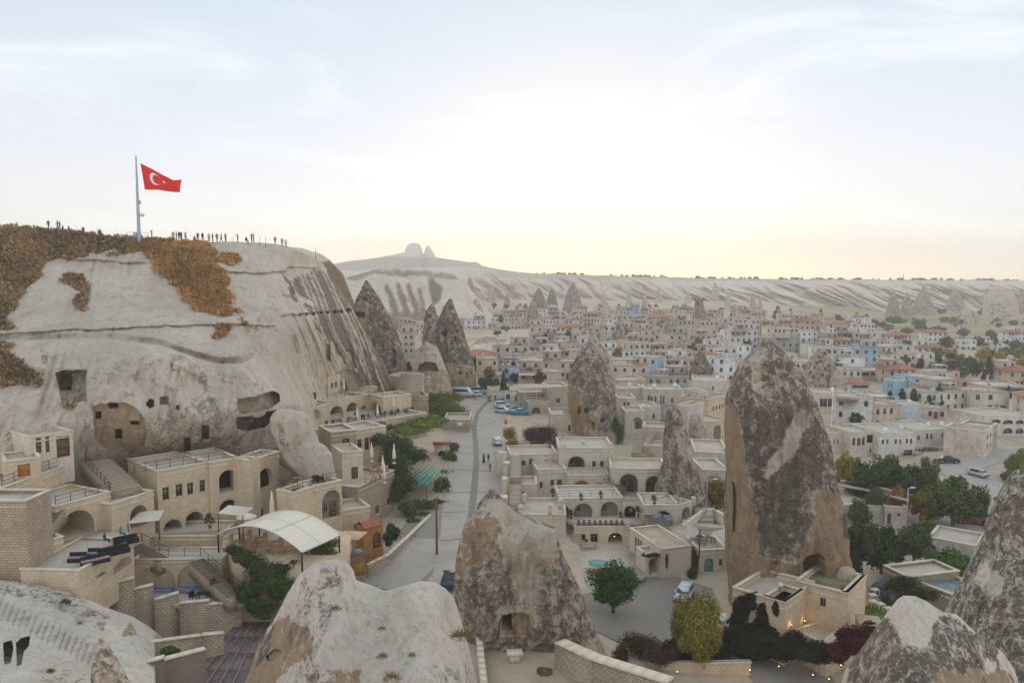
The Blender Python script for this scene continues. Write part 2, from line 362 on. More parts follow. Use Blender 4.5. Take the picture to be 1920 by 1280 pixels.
def leaf_mat():
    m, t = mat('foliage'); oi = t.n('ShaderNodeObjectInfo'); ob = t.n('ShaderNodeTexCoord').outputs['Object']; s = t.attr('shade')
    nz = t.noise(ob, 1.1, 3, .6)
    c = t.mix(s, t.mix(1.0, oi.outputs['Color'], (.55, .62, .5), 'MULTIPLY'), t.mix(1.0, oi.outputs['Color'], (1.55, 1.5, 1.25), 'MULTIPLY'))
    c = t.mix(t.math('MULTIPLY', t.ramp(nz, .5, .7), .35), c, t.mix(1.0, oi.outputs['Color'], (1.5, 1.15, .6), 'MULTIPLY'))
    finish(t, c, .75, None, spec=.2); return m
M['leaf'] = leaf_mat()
M['bark'] = plain('bark', (.12, .09, .065), .95, .1, sc=8, var=.4)
M['dry'] = tinted('dry_plants', .95, .1)
M['teal'] = plain('teal_paint', (.12, .30, .32), .6)
M['pinkm'] = plain('pink_render', (.62, .46, .47), .9)
M['tealroof'] = plain('teal_roof', (.22, .29, .29), .8, var=.3, sc=1)
M['lawnroof'] = plain('dry_lawn_roof', (.24, .22, .12), .95, .1, var=.35, sc=.6)
M['grassm'] = plain('lawn_grass', (.12, .19, .05), .95, .1, var=.35, sc=2)
M['brickwall'] = stone_mat('brown_block_wall', (.30, .22, .18), (.26, .19, .155), (.18, .13, .11), .4, .2, .02, .3, .6)
M['palemetal'] = plain('pale_metal', (.42, .46, .52), .4, .5, .4)
M['pinkstone'] = plain('pink_grey_stone', (.50, .39, .34), .9, .1)
M['metalroof'] = plain('brown_metal_roof', (.19, .14, .13), .5, .4, var=.3, sc=.8)
M['metalrib'] = plain('pale_roof_seam', (.34, .29, .28), .5, .4)
M['whitecloth'] = plain('white_cloth', (.90, .885, .87), .8, .15, var=.04)
M['ochre'] = plain('ochre_plaster', (.46, .23, .08), .9, .1, var=.25, sc=1.5)
M['glassroof'] = plain('dark_glass_roof', (.16, .20, .22), .3, .5)
M['greenroof'] = plain('green_sheet_roof', (.09, .27, .20), .6, .3, var=.25, sc=.8)
M['trousers'] = plain('dark_trousers', (.03, .033, .045), .9, .1)
M['skin'] = plain('skin', (.45, .27, .19), .6, .2)
M['hair'] = plain('dark_hair', (.03, .02, .015), .8, .2)
M['terracotta'] = plain('terracotta', (.35, .16, .09), .9, .1)
M['wood_table'] = plain('light_wood', (.48, .30, .16), .6, .3, sc=6)
M['redwood'] = plain('reddish_wood', (.28, .08, .05), .6, .3)
M['blackwicker'] = plain('black_wicker', (.022, .02, .02), .8, .2)
M['bluecush'] = plain('blue_grey_cushion', (.27, .31, .42), .9, .1)
M['pinkcush'] = plain('pink_cushion', (.42, .25, .28), .9, .1)
M['turq'] = plain('turquoise_cover', (.10, .36, .36), .5, .3)
M['paleblue'] = plain('pale_blue_paint', (.40, .52, .62), .5, .3)
M['lamp'] = plain('amber_lens', (.9, .5, .15), .5, .3, emit=(1.0, .55, .15, 1), es=2.5)
M['carpaint'] = tinted('car_paint', .28, .5, .8, .05, .0)
M['farcream'] = plain('far_cream_wall', (.72, .61, .49), .95, .1, var=.3, sc=.15)
M['farpale'] = plain('far_pale_wall', (.80, .74, .66), .95, .1, var=.25, sc=.15)
M['farpink'] = plain('far_pinkish_wall', (.60, .49, .42), .95, .1, var=.3, sc=.15)
ORD = ['first', 'second', 'third', 'fourth', 'fifth', 'sixth', 'seventh', 'eighth', 'ninth', 'tenth', 'eleventh', 'twelfth', 'thirteenth', 'fourteenth', 'fifteenth', 'sixteenth', 'seventeenth', 'eighteenth', 'nineteenth', 'twentieth']+['twenty-'+a for a in ('first', 'second', 'third', 'fourth', 'fifth', 'sixth', 'seventh', 'eighth', 'ninth')]+['thirtieth']
M['darktread'] = plain('dark_stone_tread', (.17, .145, .13), .9, .1)
# ================================================================= TERRAIN
GC = [(890,1100,0),(885,1000,0),(895,900,0),(890,830,0),(880,780,0),(905,750,0),(740,1090,-1),(780,1000,0),(690,1080,-1.5),(620,960,1),
 (1120,1060,-5.2),(1180,1150,-5.4),(1240,1090,-5.4),(1300,1200,-6.6),(1540,1270,-8),(1300,985,-4.2),(1430,1150,-6),(1640,1170,-6),
 (1100,960,-4.5),(1180,880,-3),(1010,840,-.5),(1250,830,-3),(1835,888,-4),(1815,980,-6),(1750,855,-4),(1870,940,-5),(1650,1050,-7),(1600,870,-5),
 (1500,780,-4),(1900,830,-4),(960,1230,-2),(1000,1300,-2),(600,1300,-6),(430,1120,-1),(300,1300,-8),(250,1100,-1),(100,1000,0),(0,900,8),(0,1250,-8),
 (700,800,3),(650,900,2),(760,740,2),(830,730,0),(1130,700,-2),(1000,700,0),(1300,740,-4),(1400,700,-3),(1700,740,-4),(1900,740,-5),
 (1000,640,0),(1200,640,1),(1400,640,0),(1600,660,-4),(1900,660,-8),(900,600,-2),(1100,595,0),(1300,595,0),(1500,600,-4),(1700,610,-14),(1920,610,-16),
 (900,560,-2),(1100,560,-2),(1300,562,-4),(1500,568,-10),(1700,575,-16),(1920,580,-18),(700,620,-2),(750,580,0),(500,600,0),(1920,1100,-8),(1750,1000,-6)]
gx, gv = [], []
for px, py, z in GC:
    p = atz(px, py, z); gx.append((p[0]/p[1]*3, math.log(p[1]))); gv.append(z)
for u in (-2, -1, 0, 1, 2):
    gx.append((u*3*.5, math.log(2500))); gv.append(-15); gx.append((u*3*.5, math.log(12))); gv.append(-10)
_G = rbf(gx, gv, 1e-2)
def G(x, y):
    x = np.asarray(x, float); y = np.maximum(np.asarray(y, float), 8.0)
    return _G(np.stack([np.clip(x/y, -1.3, 1.3)*3, np.log(y)], -1))
def on_ground(px, py, lift=0.0):
    """the ground point seen at a photo position"""
    z = -4.0
    for _ in range(12):
        p = atz(px, py, min(z, CZ-2)); z = .5*z+.5*float(G(p[0], p[1]))
    p = atz(px, py, z); return Vector((p[0], p[1], z+lift))
def build_ground():
    u = np.concatenate([np.linspace(-1.3, -.8, 20)[:-1], np.linspace(-.8, .8, 260), np.linspace(.8, 1.3, 20)[1:]]); y = np.exp(np.linspace(math.log(8), math.log(2950), 420))
    U, Y = np.meshgrid(u, y); X = U*Y
    X[0] = X[0]*6
    Z = G(U*Y, Y); P = np.stack([X, Y, Z], -1)
    far = smooth(Y, 350, 700)
    Z = Z+fbm(P*np.array([1, 1, 0]), .02, 4, 3)*(.2+far*5)*smooth(Y, 250, 500)
    P[..., 2] = Z
    P[0, :, 1] = -60
    px, py = proj(np.maximum(P, [-1e9, 8, -1e9]))
    fld = smooth(px-1450+fbm(P, .004, 3, 5)*150, 0, 120)*smooth(Y, 430, 560)
    n, m = len(y), len(u); I = np.arange(n*m).reshape(n, m)
    Q = np.stack([I[:-1, :-1], I[:-1, 1:], I[1:, 1:], I[1:, :-1]], -1).reshape(-1, 4)
    o = link('ground', mesh_np('ground', P.reshape(-1, 3), Q, M['ground'], {'field': fld.ravel()}, True)); props(o, kind='structure')
build_ground()
# ================================================================= relief rock: a surface whose outline and shelves are read off, with true depth behind
def relief(name, top, bot, x0, x1, dx, nv, depth, mat_, label=None, cat=None, kind=None, back=((4, -1), (15, -3), (40, -12), (80, -40)), paints=(), carves=(), amp=1.0, fr=.12, octv=5, wobs=26, post=None, fold=False,
           vexp=1.0, topn=0.0, fn=None, seed=0, low=-12, group=None):
    xs = np.arange(x0, x1+dx*.5, dx); yt = lerp_line(top, xs)
    if topn: yt = yt+fbm(np.stack([xs*.05, xs*0, xs*0], -1), 1, 4, seed+50)*topn
    yb = lerp_line(bot, xs) if not np.isscalar(bot) else np.full(len(xs), float(bot))
    v = np.linspace(0, 1, nv)**vexp
    PX = np.repeat(xs[None], nv, 0); PY = yt[None]+(yb-yt)[None]*v[:, None]; V = np.repeat(v[:, None], len(xs), 1)
    Y = depth(PX, PY, V); base = at(PX, PY, Y)
    nz = fbm(base, fr, octv, seed, .62 if fr > .18 else .5)*amp*(1.25 if fr > .18 else 1)
    Y = Y+nz*np.minimum(1, V*12+.25)
    if fn is not None: Y = Y+fn(PX, PY, V, base)
    att = {'dark': np.zeros_like(Y), 'peach': np.zeros_like(Y), 'brush': np.zeros_like(Y)}
    wob = (fbm(base, .22, 5, seed+9, .62)*wobs*(100/np.maximum(Y, 40))) if paints else 0
    for ch, poly, val in paints:
        msk = inpoly(PX+wob, PY+np.roll(wob, 37, 1)*.8 if paints else PY, poly); att[ch] = np.where(msk, np.maximum(att[ch], val) if val > 0 else val, att[ch])
    att = {k: blur(a, int(8/dx)+3) for k, a in att.items()}
    if post: post(att, PX, PY, base)
    for poly, dd, ch, val in carves:
        msk = inpoly(PX, PY, poly); Y = Y+msk*dd
        if ch: att[ch] = np.where(msk, val, att[ch])
        if ch != 'dark': att['dark'] = np.where(msk, 0, att['dark'])
    P = at(PX, PY, Y); rows = [P]; ar = {k: [a] for k, a in att.items()}
    bk = []
    for k, (dy, dz) in enumerate(back):
        q = P[0].copy(); q[:, 1] += dy; rt_ = q[:, 1]/(q[:, 1]-dy); lo_ = smooth(xs, 596, 612) if fold else 0*xs; q0 = q.copy(); q[:, 0] *= rt_**.6; q[:, 2] += dz+fbm(q, .05, 3, seed+20)*min(1.5, dy*.06); q1 = CAM+(P[0]-CAM)*rt_[:, None]; q1[:, 2] -= .25*dy; q1[:, 0] -= .35*dy; q = q*(1-lo_[:, None])+q1*lo_[:, None]; bk.append(q)
    rows = bk[::-1]
    lowr = P[-1].copy(); lowr[:, 2] += low
    A = np.concatenate([np.stack(rows), P, lowr[None]], 0)
    at_ = {k: np.concatenate([np.repeat(a[:1], len(rows), 0), a, a[-1:]], 0).ravel() for k, a in att.items()}
    n, m = A.shape[:2]; I = np.arange(n*m).reshape(n, m)
    Q = np.stack([I[:-1, :-1], I[1:, :-1], I[1:, 1:], I[:-1, 1:]], -1).reshape(-1, 4)
    o = link(name, mesh_np(name, A.reshape(-1, 3), Q, mat_, at_, True, uv=False)); props(o, label, cat, group, kind); return o, (xs, v, P, att)
def loft(name, prof, Y, label, group=None, asp=.9, seed=0, amp=.35, fr=.25, paints=(), carves=(), nr=96, nz_=90, mat_=None, dark=.55, peach=0.0, lean=0.0, parent=None, streaks=.12, base=6.0, cat='rock', facet=.0, top_flat=.02):
    """a fairy chimney: closed rock body following its outline, displaced by layered noise"""
    pr = np.array(prof, float); yy = np.linspace(pr[0, 0], pr[-1, 0], nz_); L = np.interp(yy, pr[:, 0], pr[:, 1]); Rr = np.interp(yy, pr[:, 0], pr[:, 2])
    cl = at((L+Rr)/2, yy, Y); rx = (Rr-L)/2*Y/F; z = cl[:, 2]
    a = np.linspace(0, 2*math.pi, nr, endpoint=False); ca, sa = np.cos(a), np.sin(a)
    wide = rx.max()
    P = np.stack([cl[:, None, 0]+rx[:, None]*ca[None], Y+lean*(z[0]-z)[:, None]*0+rx[:, None]*asp*sa[None], np.repeat(z[:, None], nr, 1)], -1)
    nrm = np.stack([ca, sa, ca*0], -1)[None]
    n1 = fbm(P, fr, 5, seed); n2 = fbm(P*np.array([1, 1, .25]), fr*2.5, 4, seed+7, ridge=True)
    taper = np.clip(rx/wide*1.3+.1, 0, 1)[:, None]; side = 1-.75*np.abs(ca)[None]**3
    n3 = fbm(P*np.array([1, 1, .6]), 1.1, 5, seed+31, .6)*.6*min(1, wide/5)+fbm(P*np.array([1, 1, .22]), .55, 4, seed+33, .6, ridge=True)*.85*min(1, wide/6)-.25*min(1, wide/6)
    P = P+nrm*(n3*taper)[..., None]*(.12+.88*side)[..., None]+nrm*((n1*amp*wide*.30+(n2-.3)*streaks*wide*.3)*taper*side)[..., None]
    PX, PY = proj(P); front = (sa < .1)[None] & np.ones(P.shape[:2], bool)
    att = {'dark': np.full(P.shape[:2], dark), 'peach': np.full(P.shape[:2], peach), 'brush': np.zeros(P.shape[:2])}
    wob = fbm(P, .5*fr/.25, 5, seed+3, .65)*13*(100/Y)
    for ch, poly, val in paints:
        msk = inpoly(PX+wob, PY+wob*.6, poly) & front; att[ch] = np.where(msk, val, att[ch])
        if ch == 'peach' and val > .5: att['dark'] = np.where(msk, .05, att['dark'])
    att = {k: blur(a, max(3, nr//36), True) for k, a in att.items()}
    for poly, dd, ch, val in carves:
        msk = inpoly(PX, PY, poly) & front; P[..., 1] += msk*dd
        if ch: att[ch] = np.where(msk, val, att[ch]); att['dark'] = np.where(msk, 0 if ch != 'dark' else val, att['dark'])
    low = P[-1].copy(); low[:, 2] -= base; low[:, :2] = cl[-1, :2]*0+np.array([cl[-1, 0], Y])+(low[:, :2]-np.array([cl[-1, 0], Y]))*1.05
    A = np.concatenate([P, low[None]], 0); at_ = {k: np.concatenate([v_, v_[-1:]], 0).ravel() for k, v_ in att.items()}
    n = A.shape[0]; I = np.arange(n*nr).reshape(n, nr); J = np.roll(I, -1, 1)
    Q = np.stack([I[:-1], I[1:], J[1:], J[:-1]], -1).reshape(-1, 4)
    V = A.reshape(-1, 3); V = np.concatenate([V, [[cl[0, 0], Y, z[0]+top_flat]]]); k = len(V)-1
    T = np.stack([np.full(nr, k), I[0], J[0]], -1); at_ = {q: np.append(v_, v_[0]) for q, v_ in at_.items()}
    org = np.array([cl[-1, 0], Y, z[-1]])
    me = mesh_np(name, V-org, [Q, T], mat_ or M['rock'], at_, True, uv=False)
    o = link(name, me, parent, tuple(org)); 
    if parent is None: props(o, label, cat, group)
    return o
# ---------------------------------------------------------------- far hills
def ridge_fn(PX, PY, V, B):
    q = np.stack([B[..., 0]/21+fbm(B, .012, 3, 8)*1.2+B[..., 2]*.05, B[..., 2]*.015, B[..., 0]*0], -1)
    g = 1-np.abs(vnoise(q, 4)); g2 = 1-np.abs(vnoise(q*2.7, 5)); g3 = 1-np.abs(vnoise(q*6.1, 6))
    w_ = np.clip(np.minimum(V*5, (1-V)*1.5+.2), 0, 1)
    return (-(g-.5)*40-(g2-.5)*22-(g3-.5)*10-(1-np.abs(vnoise(q*13, 7))-.5)*4)*w_
top_r = [(520,512),(700,505),(860,500),(900,502),(960,511),(1100,515),(1300,521),(1500,524),(1920,526),(2250,526)]
relief('far_ridge_hills', top_r, 606, 540, 2250, 2.2, 90, lambda x, y, v: 1230-190*v**.8, M['hill'], kind='structure', amp=14, fr=.012, octv=5, fn=ridge_fn, seed=3,
       back=((30, 0), (200, -2), (900, -12), (1500, -30)), topn=1.2, low=-30,
       paints=[('dark', [(500,490),(2300,490),(2300,640),(500,640)], .06), ('dark', [(860,495),(1250,510),(1200,560),(860,560)], .27), ('brush', [(900,505),(1250,519),(1300,522),(1100,528),(900,522)], .42), ('peach', [(900,520),(1250,530),(1200,600),(900,600)], .38),
               ('brush', [(1250,512),(2300,512),(2300,528),(1250,528)], .45), ('dark', [(1350,522),(2300,526),(2300,545),(1350,540)], .18)])
top_u = [(540,506),(615,496),(650,490),(700,484),(740,477),(758,473),(763,460),(770,456),(781,455),(788,459),(792,474),(795,476),(798,464),(803,459),(810,468),(817,482),(850,487),(880,491),(893,490),(905,498),(940,505),(1000,513),(1100,520)]
relief('castle_hill', top_u, 530, 560, 1090, 1.6, 50, lambda x, y, v: 2550-350*v, M['hill'], kind='structure', amp=20, fr=.008, seed=13, topn=.8,
       back=((25, 0), (90, -40), (250, -100)), paints=[('dark', [(540,480),(1100,480),(1100,540),(540,540)], .62)], low=-30)
hbrush = [('brush', [(640,520),(700,505),(740,503),(790,506),(850,514),(872,525),(850,528),(800,518),(760,522),(700,516),(660,530)], .55), ('brush', [(718,532),(728,530),(742,560),(752,592),(735,592)], .7), ('brush', [(738,528),(748,528),(764,560),(772,592),(758,592)], .7), ('brush', [(758,530),(768,528),(780,555),(790,592),(777,592)], .7), ('brush', [(780,540),(790,535),(797,560),(800,592),(792,592)], .65), ('brush', [(800,522),(812,522),(832,538),(828,560),(812,580),(806,550)], .75), ('brush', [(700,575),(720,585),(800,588),(850,592),(900,600),(900,640),(690,620)], .6),
          ('peach', [(660,515),(870,515),(880,560),(660,560)], .3)]
relief('white_tuff_hill', [(590,530),(640,524),(680,512),(700,506),(740,502),(800,505),(850,513),(870,523),(885,545),(910,575),(930,600),(950,625)], 650, 600, 945, 1.6, 90, lambda x, y, v: 620-110*v, M['hill'], kind='structure',
       amp=7, fr=.04, wobs=24, seed=23, topn=.8, paints=hbrush, back=((15, -1), (60, -3), (160, -20), (300, -40)), low=-12,
       fn=lambda X_, Y_, V_, B: -(1-np.abs(vnoise(np.stack([B[..., 0]/14+B[..., 2]*.08, B[..., 2]*.04, B[..., 0]*0], -1), 4))-.5)*14*np.clip(V_*3, 0, 1)*np.clip((1-V_)*3, 0, 1))
relief('pale_tuff_slope', [(870,668),(890,640),(915,630),(945,634),(975,642),(1000,655),(1030,668)], 690, 872, 1028, 1.6, 40, lambda x, y, v: 345-45*v, M['hill'], kind='structure', amp=2.5, fr=.08, seed=29,
       back=((10, -1), (40, -3), (80, -8)), low=-6, paints=[('brush', [(880,630),(960,632),(950,645),(885,648)], .52), ('peach', [(960,625),(1030,650),(1000,662),(950,650)], .55)])
relief('pale_field_slope', [(1400,600),(1440,592),(1480,585),(1520,592),(1560,604),(1600,612),(1660,616)], 628, 1402, 1658, 2, 30, lambda x, y, v: 800-100*v, M['hill'], kind='structure', amp=5, fr=.03, seed=31, back=((20, -2), (80, -8)), low=-10,
       paints=[('brush', [(1440,590),(1560,600),(1660,612),(1660,622),(1480,606)], .5)])
# ---------------------------------------------------------------- the big hill on the left
HC = [(-150,410,140),(0,425,140),(250,447,142),(400,455,146),(480,455,150),(560,465,160),(610,492,178),(650,560,172),(690,630,170),(730,700,172),(745,770,175),
 (-150,640,108),(0,632,112),(200,624,114),(400,612,122),(520,608,130),(600,592,146),(0,560,122),(200,540,128),(400,530,133),(520,530,142),(-150,760,96),
 (0,760,95),(100,700,102),(200,700,102),(300,700,106),(400,715,110),(500,700,118),(600,690,145),(680,700,162),(0,850,91),(100,830,95),(200,820,100),(300,830,103),(400,840,109),(480,830,113),
 (560,870,122),(620,870,128),(560,760,123),(620,740,152),(700,740,168),(650,790,152),(600,780,140),(0,660,106),(200,655,108),(330,670,109),(420,700,112),(300,900,112),(100,950,98),(600,950,130),(-150,950,92),(400,900,116),(500,900,118),(200,900,104)]
_H = rbf([(a/300, b/200) for a, b, c in HC], [c for a, b, c in HC], 2e-3)
L3 = [(-150,630),(0,626),(100,620),(270,613),(417,607),(500,610),(520,612)]; L4 = [(-150,640),(0,638),(200,635),(300,647),(367,670),(410,682),(452,680),(480,668)]
L1 = [(130,486),(200,489),(285,495)]; L2 = [(395,507),(480,512),(535,509),(540,501),(606,502)]; L5 = [(520,592),(567,588),(637,582),(670,578)]
def flute(PX, PY, q):
    w_ = vnoise(np.stack([q/30, PY/90, PX*0], -1), 31)*3.0; w2_ = vnoise(np.stack([q/14, PY/70, PX*0], -1), 32); return np.clip(.5+.24*np.sin(q*.30+w_)*(1+w2_)+.14*np.sin(q*.83+w_*2.3)+.22*w2_, 0, 1.2)
def hill_fn(PX, PY, V, B):
    o = np.zeros_like(PX)
    for ln, a, lo, hi in ((L3, 1.0, -150, 520), (L1, .7, 130, 285), (L2, 1.0, 395, 606), (L5, .8, 520, 670)):
        s = PY-lerp_line(ln, PX); e = smooth(PX, lo, lo+15)*smooth(-PX, -hi, -hi+15)
        s = s+fbm(B, .4, 3, 91)*3; o += a*e*(.35+.9*np.abs(vnoise(B*.3, 92)))*(smooth(s, -.5, 1.5)*np.exp(-np.clip(s-1, 0, 99)/6)); o -= .5*e*np.exp(-(np.clip(-s, 0, 99)/4)**2)*(s < 0)
    s = PY-lerp_line(L4, PX); e = smooth(-PX, -490, -430)          # the hump below the second shelf comes forward
    o += e*(1.8*smooth(s, -14, -2)*(s < 0)) - e*(s >= 0)*3.2*np.exp(-np.clip(s-25, 0, 200)/60)*smooth(s, 0, 3)
    q = (PX*197-PY*87)/215.0                                      # flutes on the grey flank
    mk = smooth(q, 215, 275)*smooth(PY, 500, 540)
    o += mk*flute(PX, PY, q)*1.15+mk*fbm(B, .35, 4, 44, .6)*.8
    # broad folds of the middle
    o += 1.2*np.abs(vnoise(np.stack([(PX-PY*.6)/75, PY/220, PX*0], -1), 9))*smooth(PY, 640, 720)*smooth(-PX, -560, -480)
    o += (1-np.abs(vnoise(np.stack([(PX+PY*.25)/16+fbm(B, .05, 2, 3)*1.5, PY/120, PX*0], -1), 21)))*.7*(1-mk)+fbm(B*np.array([1, 1, .5]), .5, 4, 77, .6, ridge=True)*.35+fbm(B, 1.6, 2, 78)*.12
    # row of putlog holes
    s5 = PY-lerp_line(L5, PX); o += 1.5*((np.mod(PX, 13) < 5) & (np.abs(s5-2) < 2.5) & (PX > 560) & (PX < 655))
    return o
def hill_post(att, PX, PY, B):
    q = (PX*197-PY*87)/215.0; mk = smooth(q, 215, 275)*smooth(PY, 490, 520)
    fl_ = flute(PX, PY, q)
    att['dark'] = np.clip(att['dark']*(1-mk)+att['dark']*mk*(.25+1.3*fl_), 0, 1)  # crust deepened along the flute hollows, shading put into the colour
    att['dark'] = np.maximum(att['dark'], .42*smooth(fbm(np.stack([(PX+PY*.2)/22, PY/90, PX*0], -1), 1, 4, 66, .6), .1, .5)*smooth(PY, 560, 700))
def rect(x0, y0, x1, y1): return [(x0,y0),(x1,y0),(x1,y1),(x0,y1)]
hcarve = [([(104,699),(120,694),(162,694),(161,750),(118,762)], 3.0, 'dark', .38), (rect(112,700,134,731), 4.0, 'dark', .2),
 ([(175,766),(185,758),(200,757),(235,755),(256,766),(270,785),(276,810),(270,835),(250,850),(205,845),(178,822)], 1.0, 'peach', .9), 
 (rect(205,755,222,764), 3.5, '', 0), (rect(180,772,189,784), 3.5, '', 0), (rect(217,804,228,821), 3.5, '', 0), (rect(245,789,261,796), 3.5, '', 0), ([(274,755),(280,748),(288,750),(288,762),(281,765),(275,760)], 4.5, '', 0),
 (rect(300,744,317,758), 1.0, 'peach', .9), (rect(345,820,357,846), 4, '', 0), (rect(379,797,392,822), 4, '', 0), (rect(330,760,337,767), 1.0, 'peach', .9),
 ([(446,748),(480,744),(496,738),(512,733),(523,738),(525,752),(508,765),(480,772),(452,776),(444,765)], 3.5, 'peach', .6), ([(443,782),(470,780),(480,784),(496,779),(500,772),(520,768),(513,782),(497,800),(462,808),(443,802)], 6, 'dark', .45),
 (rect(611,645,619,675), 1.5, 'peach', .9), ([(648,660),(656,655),(662,665),(668,690),(650,690)], 1.2, 'peach', .8), ([(630,700),(650,690),(672,700),(682,720),(680,740),(640,742)], 2.0, '', 0), (rect(586,736,592,748), 2, '', 0), ([(640,720),(648,716),(652,735),(640,738)],1.6,'',0)]
hpaint = [('dark', [(500,500),(540,512),(606,503),(640,560),(690,640),(745,720),(760,790),(690,760),(640,670),(590,590),(545,540)], .2), ('dark', [(500,497),(540,512),(606,500),(700,560),(820,700),(820,820),(700,770),(640,680),(590,600),(545,545)], .78), ('dark', [(280,800),(330,770),(400,760),(440,790),(440,850),(370,860),(280,850)], .42), ('dark', [(150,690),(420,660),(500,720),(440,740),(330,730),(170,720)], .26),
 ('peach', [(560,640),(600,640),(640,700),(680,740),(640,790),(570,760)], .45), ('peach', [(300,840),(335,825),(330,855),(290,860)], .8), ('peach', [(170,735),(290,735),(290,760),(170,762)], .3), ('dark', [(170,740),(182,745),(180,850),(170,850)], .45),
 ('brush', [(-150,400),(60,420),(240,440),(262,470),(235,472),(190,472),(135,485),(90,508),(60,540),(45,560),(15,588),(20,610),(0,612),(-150,612)], .85),
 ('brush', [(235,440),(400,450),(385,480),(410,510),(447,552),(440,565),(418,585),(400,580),(375,565),(340,550),(315,525),(290,495),(262,475)], .9),
 ('brush', [(118,527),(135,524),(160,545),(183,572),(150,582),(125,560)], .85), ('brush', [(390,485),(420,468),(455,478),(452,492),(395,495)], .85),
 ('brush', [(-150,640),(0,645),(45,690),(80,725),(70,745),(30,735),(0,732),(-150,740)], .85), ('brush', [(400,605),(425,605),(418,625),(402,628)], .6), ('brush', [(435,572),(445,570),(485,615),(470,617)], .45), ('brush', [(540,645),(548,648),(545,655)], .6), ('brush', [(118,755),(165,752),(150,770)], .5)]
crest = [(-150,402),(-60,412),(0,428),(30,424),(60,428),(120,434),(240,446),(330,452),(400,456),(440,455),(490,455),(540,463),(580,478),(606,496),(612,505),(650,560),(690,630),(725,690),(746,740),(760,775)]
hill, HG = relief('tuff_hill', crest, [(-150,960),(300,960),(500,940),(620,900),(700,850),(760,800)], -150, 758, 1.35, 330, lambda x, y, v: _H(np.stack([x/300, y/200], -1)), M['hill'], kind='structure', amp=.9, fr=.11, octv=5,
   fn=hill_fn, fold=True, wobs=60, post=hill_post, paints=hpaint, carves=hcarve, seed=41, back=((3, -.1), (10, .2), (30, .3), (70, -3), (140, -20), (220, -60)), topn=.6, low=-10)
def hill_point(px, py):
    """where the hill's surface is seen at this photo position"""
    xs, v, P, att = HG; i = int(round((px-xs[0])/(xs[1]-xs[0]))); i = max(0, min(len(xs)-1, i))
    c = P[:, i]; _, yy = proj(c); j = int(np.argmin(np.abs(yy-py))); return Vector(c[j])
# ---------------------------------------------------------------- scrub on the hill (nobody could count it)
def scrub(name, picks, n, size, seed, color, label, h=1.0):
    r = np.random.default_rng(seed); idx = picks[r.integers(0, len(picks), n)]; B = np.repeat(idx, 7, 0)
    s = size*r.uniform(.5, 1.3, n).repeat(7); a = r.uniform(0, 6.28, n*7); tilt = r.uniform(.2, 1.0, n*7)
    off = np.stack([np.cos(a), np.sin(a), a*0], -1)*(s*.35)[:, None]; Bp = B+off*.5+np.stack([a*0, a*0-.1, a*0], -1)
    tip = Bp+np.stack([np.cos(a)*tilt, np.sin(a)*tilt, r.uniform(.5, 1.0, n*7)*h], -1)*s[:, None]; w_ = np.stack([-np.sin(a), np.cos(a), a*0], -1)*(s*.22)[:, None]
    mid = (Bp+tip)/2
    V = np.stack([Bp, mid+w_, tip, mid-w_], 1).reshape(-1, 3); Q = np.arange(len(V)).reshape(-1, 4)
    sh = np.clip(np.repeat(.5+.35*fbm(idx, .25, 3, seed)*2+r.normal(size=n)*.28, 7), 0, 1).repeat(4)
    o = link(name, mesh_np(name, V, Q, M['leaf'], {'shade': sh}, uv=False), color=color); props(o, kind='stuff', label=label, cat='scrub'); return o
xs_, v_, P_, att_ = HG
bm_ = (att_['brush']+fbm(P_, .35, 5, 61, .65)*.9 > .42) & (att_['brush'] > .05); PXg, PYg = proj(P_)
scrub('dry_scrub', P_[bm_ & (PXg < 240)], 8000, .62, 1, (.40, .28, .19), 'dry brown scrub covering the top left hill slope')
scrub('dry_scrub', P_[bm_ & (PXg >= 240)], 6500, .62, 2, (.54, .34, .18), 'golden dry scrub running down below the flagpole')
# ================================================================= FAIRY CHIMNEYS
g_ch = 'fairy chimneys'
big = empty('fairy_chimney', tuple(at(1475, 1095, 99)), label='giant fairy chimney with a dark crust and a pale diagonal streak, by the platform', cat='rock', group=g_ch)
bigprof = [(634,1434,1444),(645,1426,1452),(660,1414,1470),(685,1388,1492),(700,1382,1500),(725,1368,1512),(745,1362,1522),(780,1360,1538),(850,1361,1556),(900,1362,1566),(950,1361,1580),(1000,1360,1588),(1050,1359,1592),(1080,1362,1594),(1110,1366,1596)]
bigp = [('peach', [(1355,770),(1378,760),(1385,800),(1400,870),(1418,960),(1420,1040),(1500,1060),(1545,920),(1575,930),(1600,1000),(1600,1120),(1355,1120)], .95), ('dark', [(1380,770),(1400,870),(1420,960),(1430,1030),(1480,1040),(1500,1000),(1530,930),(1560,920),(1535,820),(1500,760)], .66),
 ('dark', [(1490,778),(1512,770),(1512,800),(1490,850),(1462,880),(1435,905),(1445,870),(1470,830)], -.1), ('dark', [(1405,670),(1425,670),(1425,720),(1412,730)], .05), ('peach', [(1528,925),(1545,910),(1560,925),(1550,1000),(1530,1010)], .9), ('dark', [(1575,960),(1592,960),(1592,1010),(1578,1010)], .9),
 ('peach', [(1380,640),(1460,640),(1495,690),(1470,720),(1400,720),(1372,745)], .4)]
bigcarve = [([(1508,1085),(1508,1052),(1516,1042),(1534,1038),(1546,1046),(1548,1085)], 3.5, 'peach', .9), ([(1374,900),(1380,912),(1384,935),(1382,1000),(1374,1000),(1376,940)], 1.6, 'peach', .8), (rect(1454,1052,1459,1058), 1.2, '', 0), (rect(1527,1055,1531,1062), 1.5, '', 0)]
bb = loft('rock_body', bigprof, 99, None, asp=.8, seed=3, amp=.42, fr=.16, paints=bigp, carves=bigcarve, nr=420, nz_=330, dark=.54, streaks=.22)
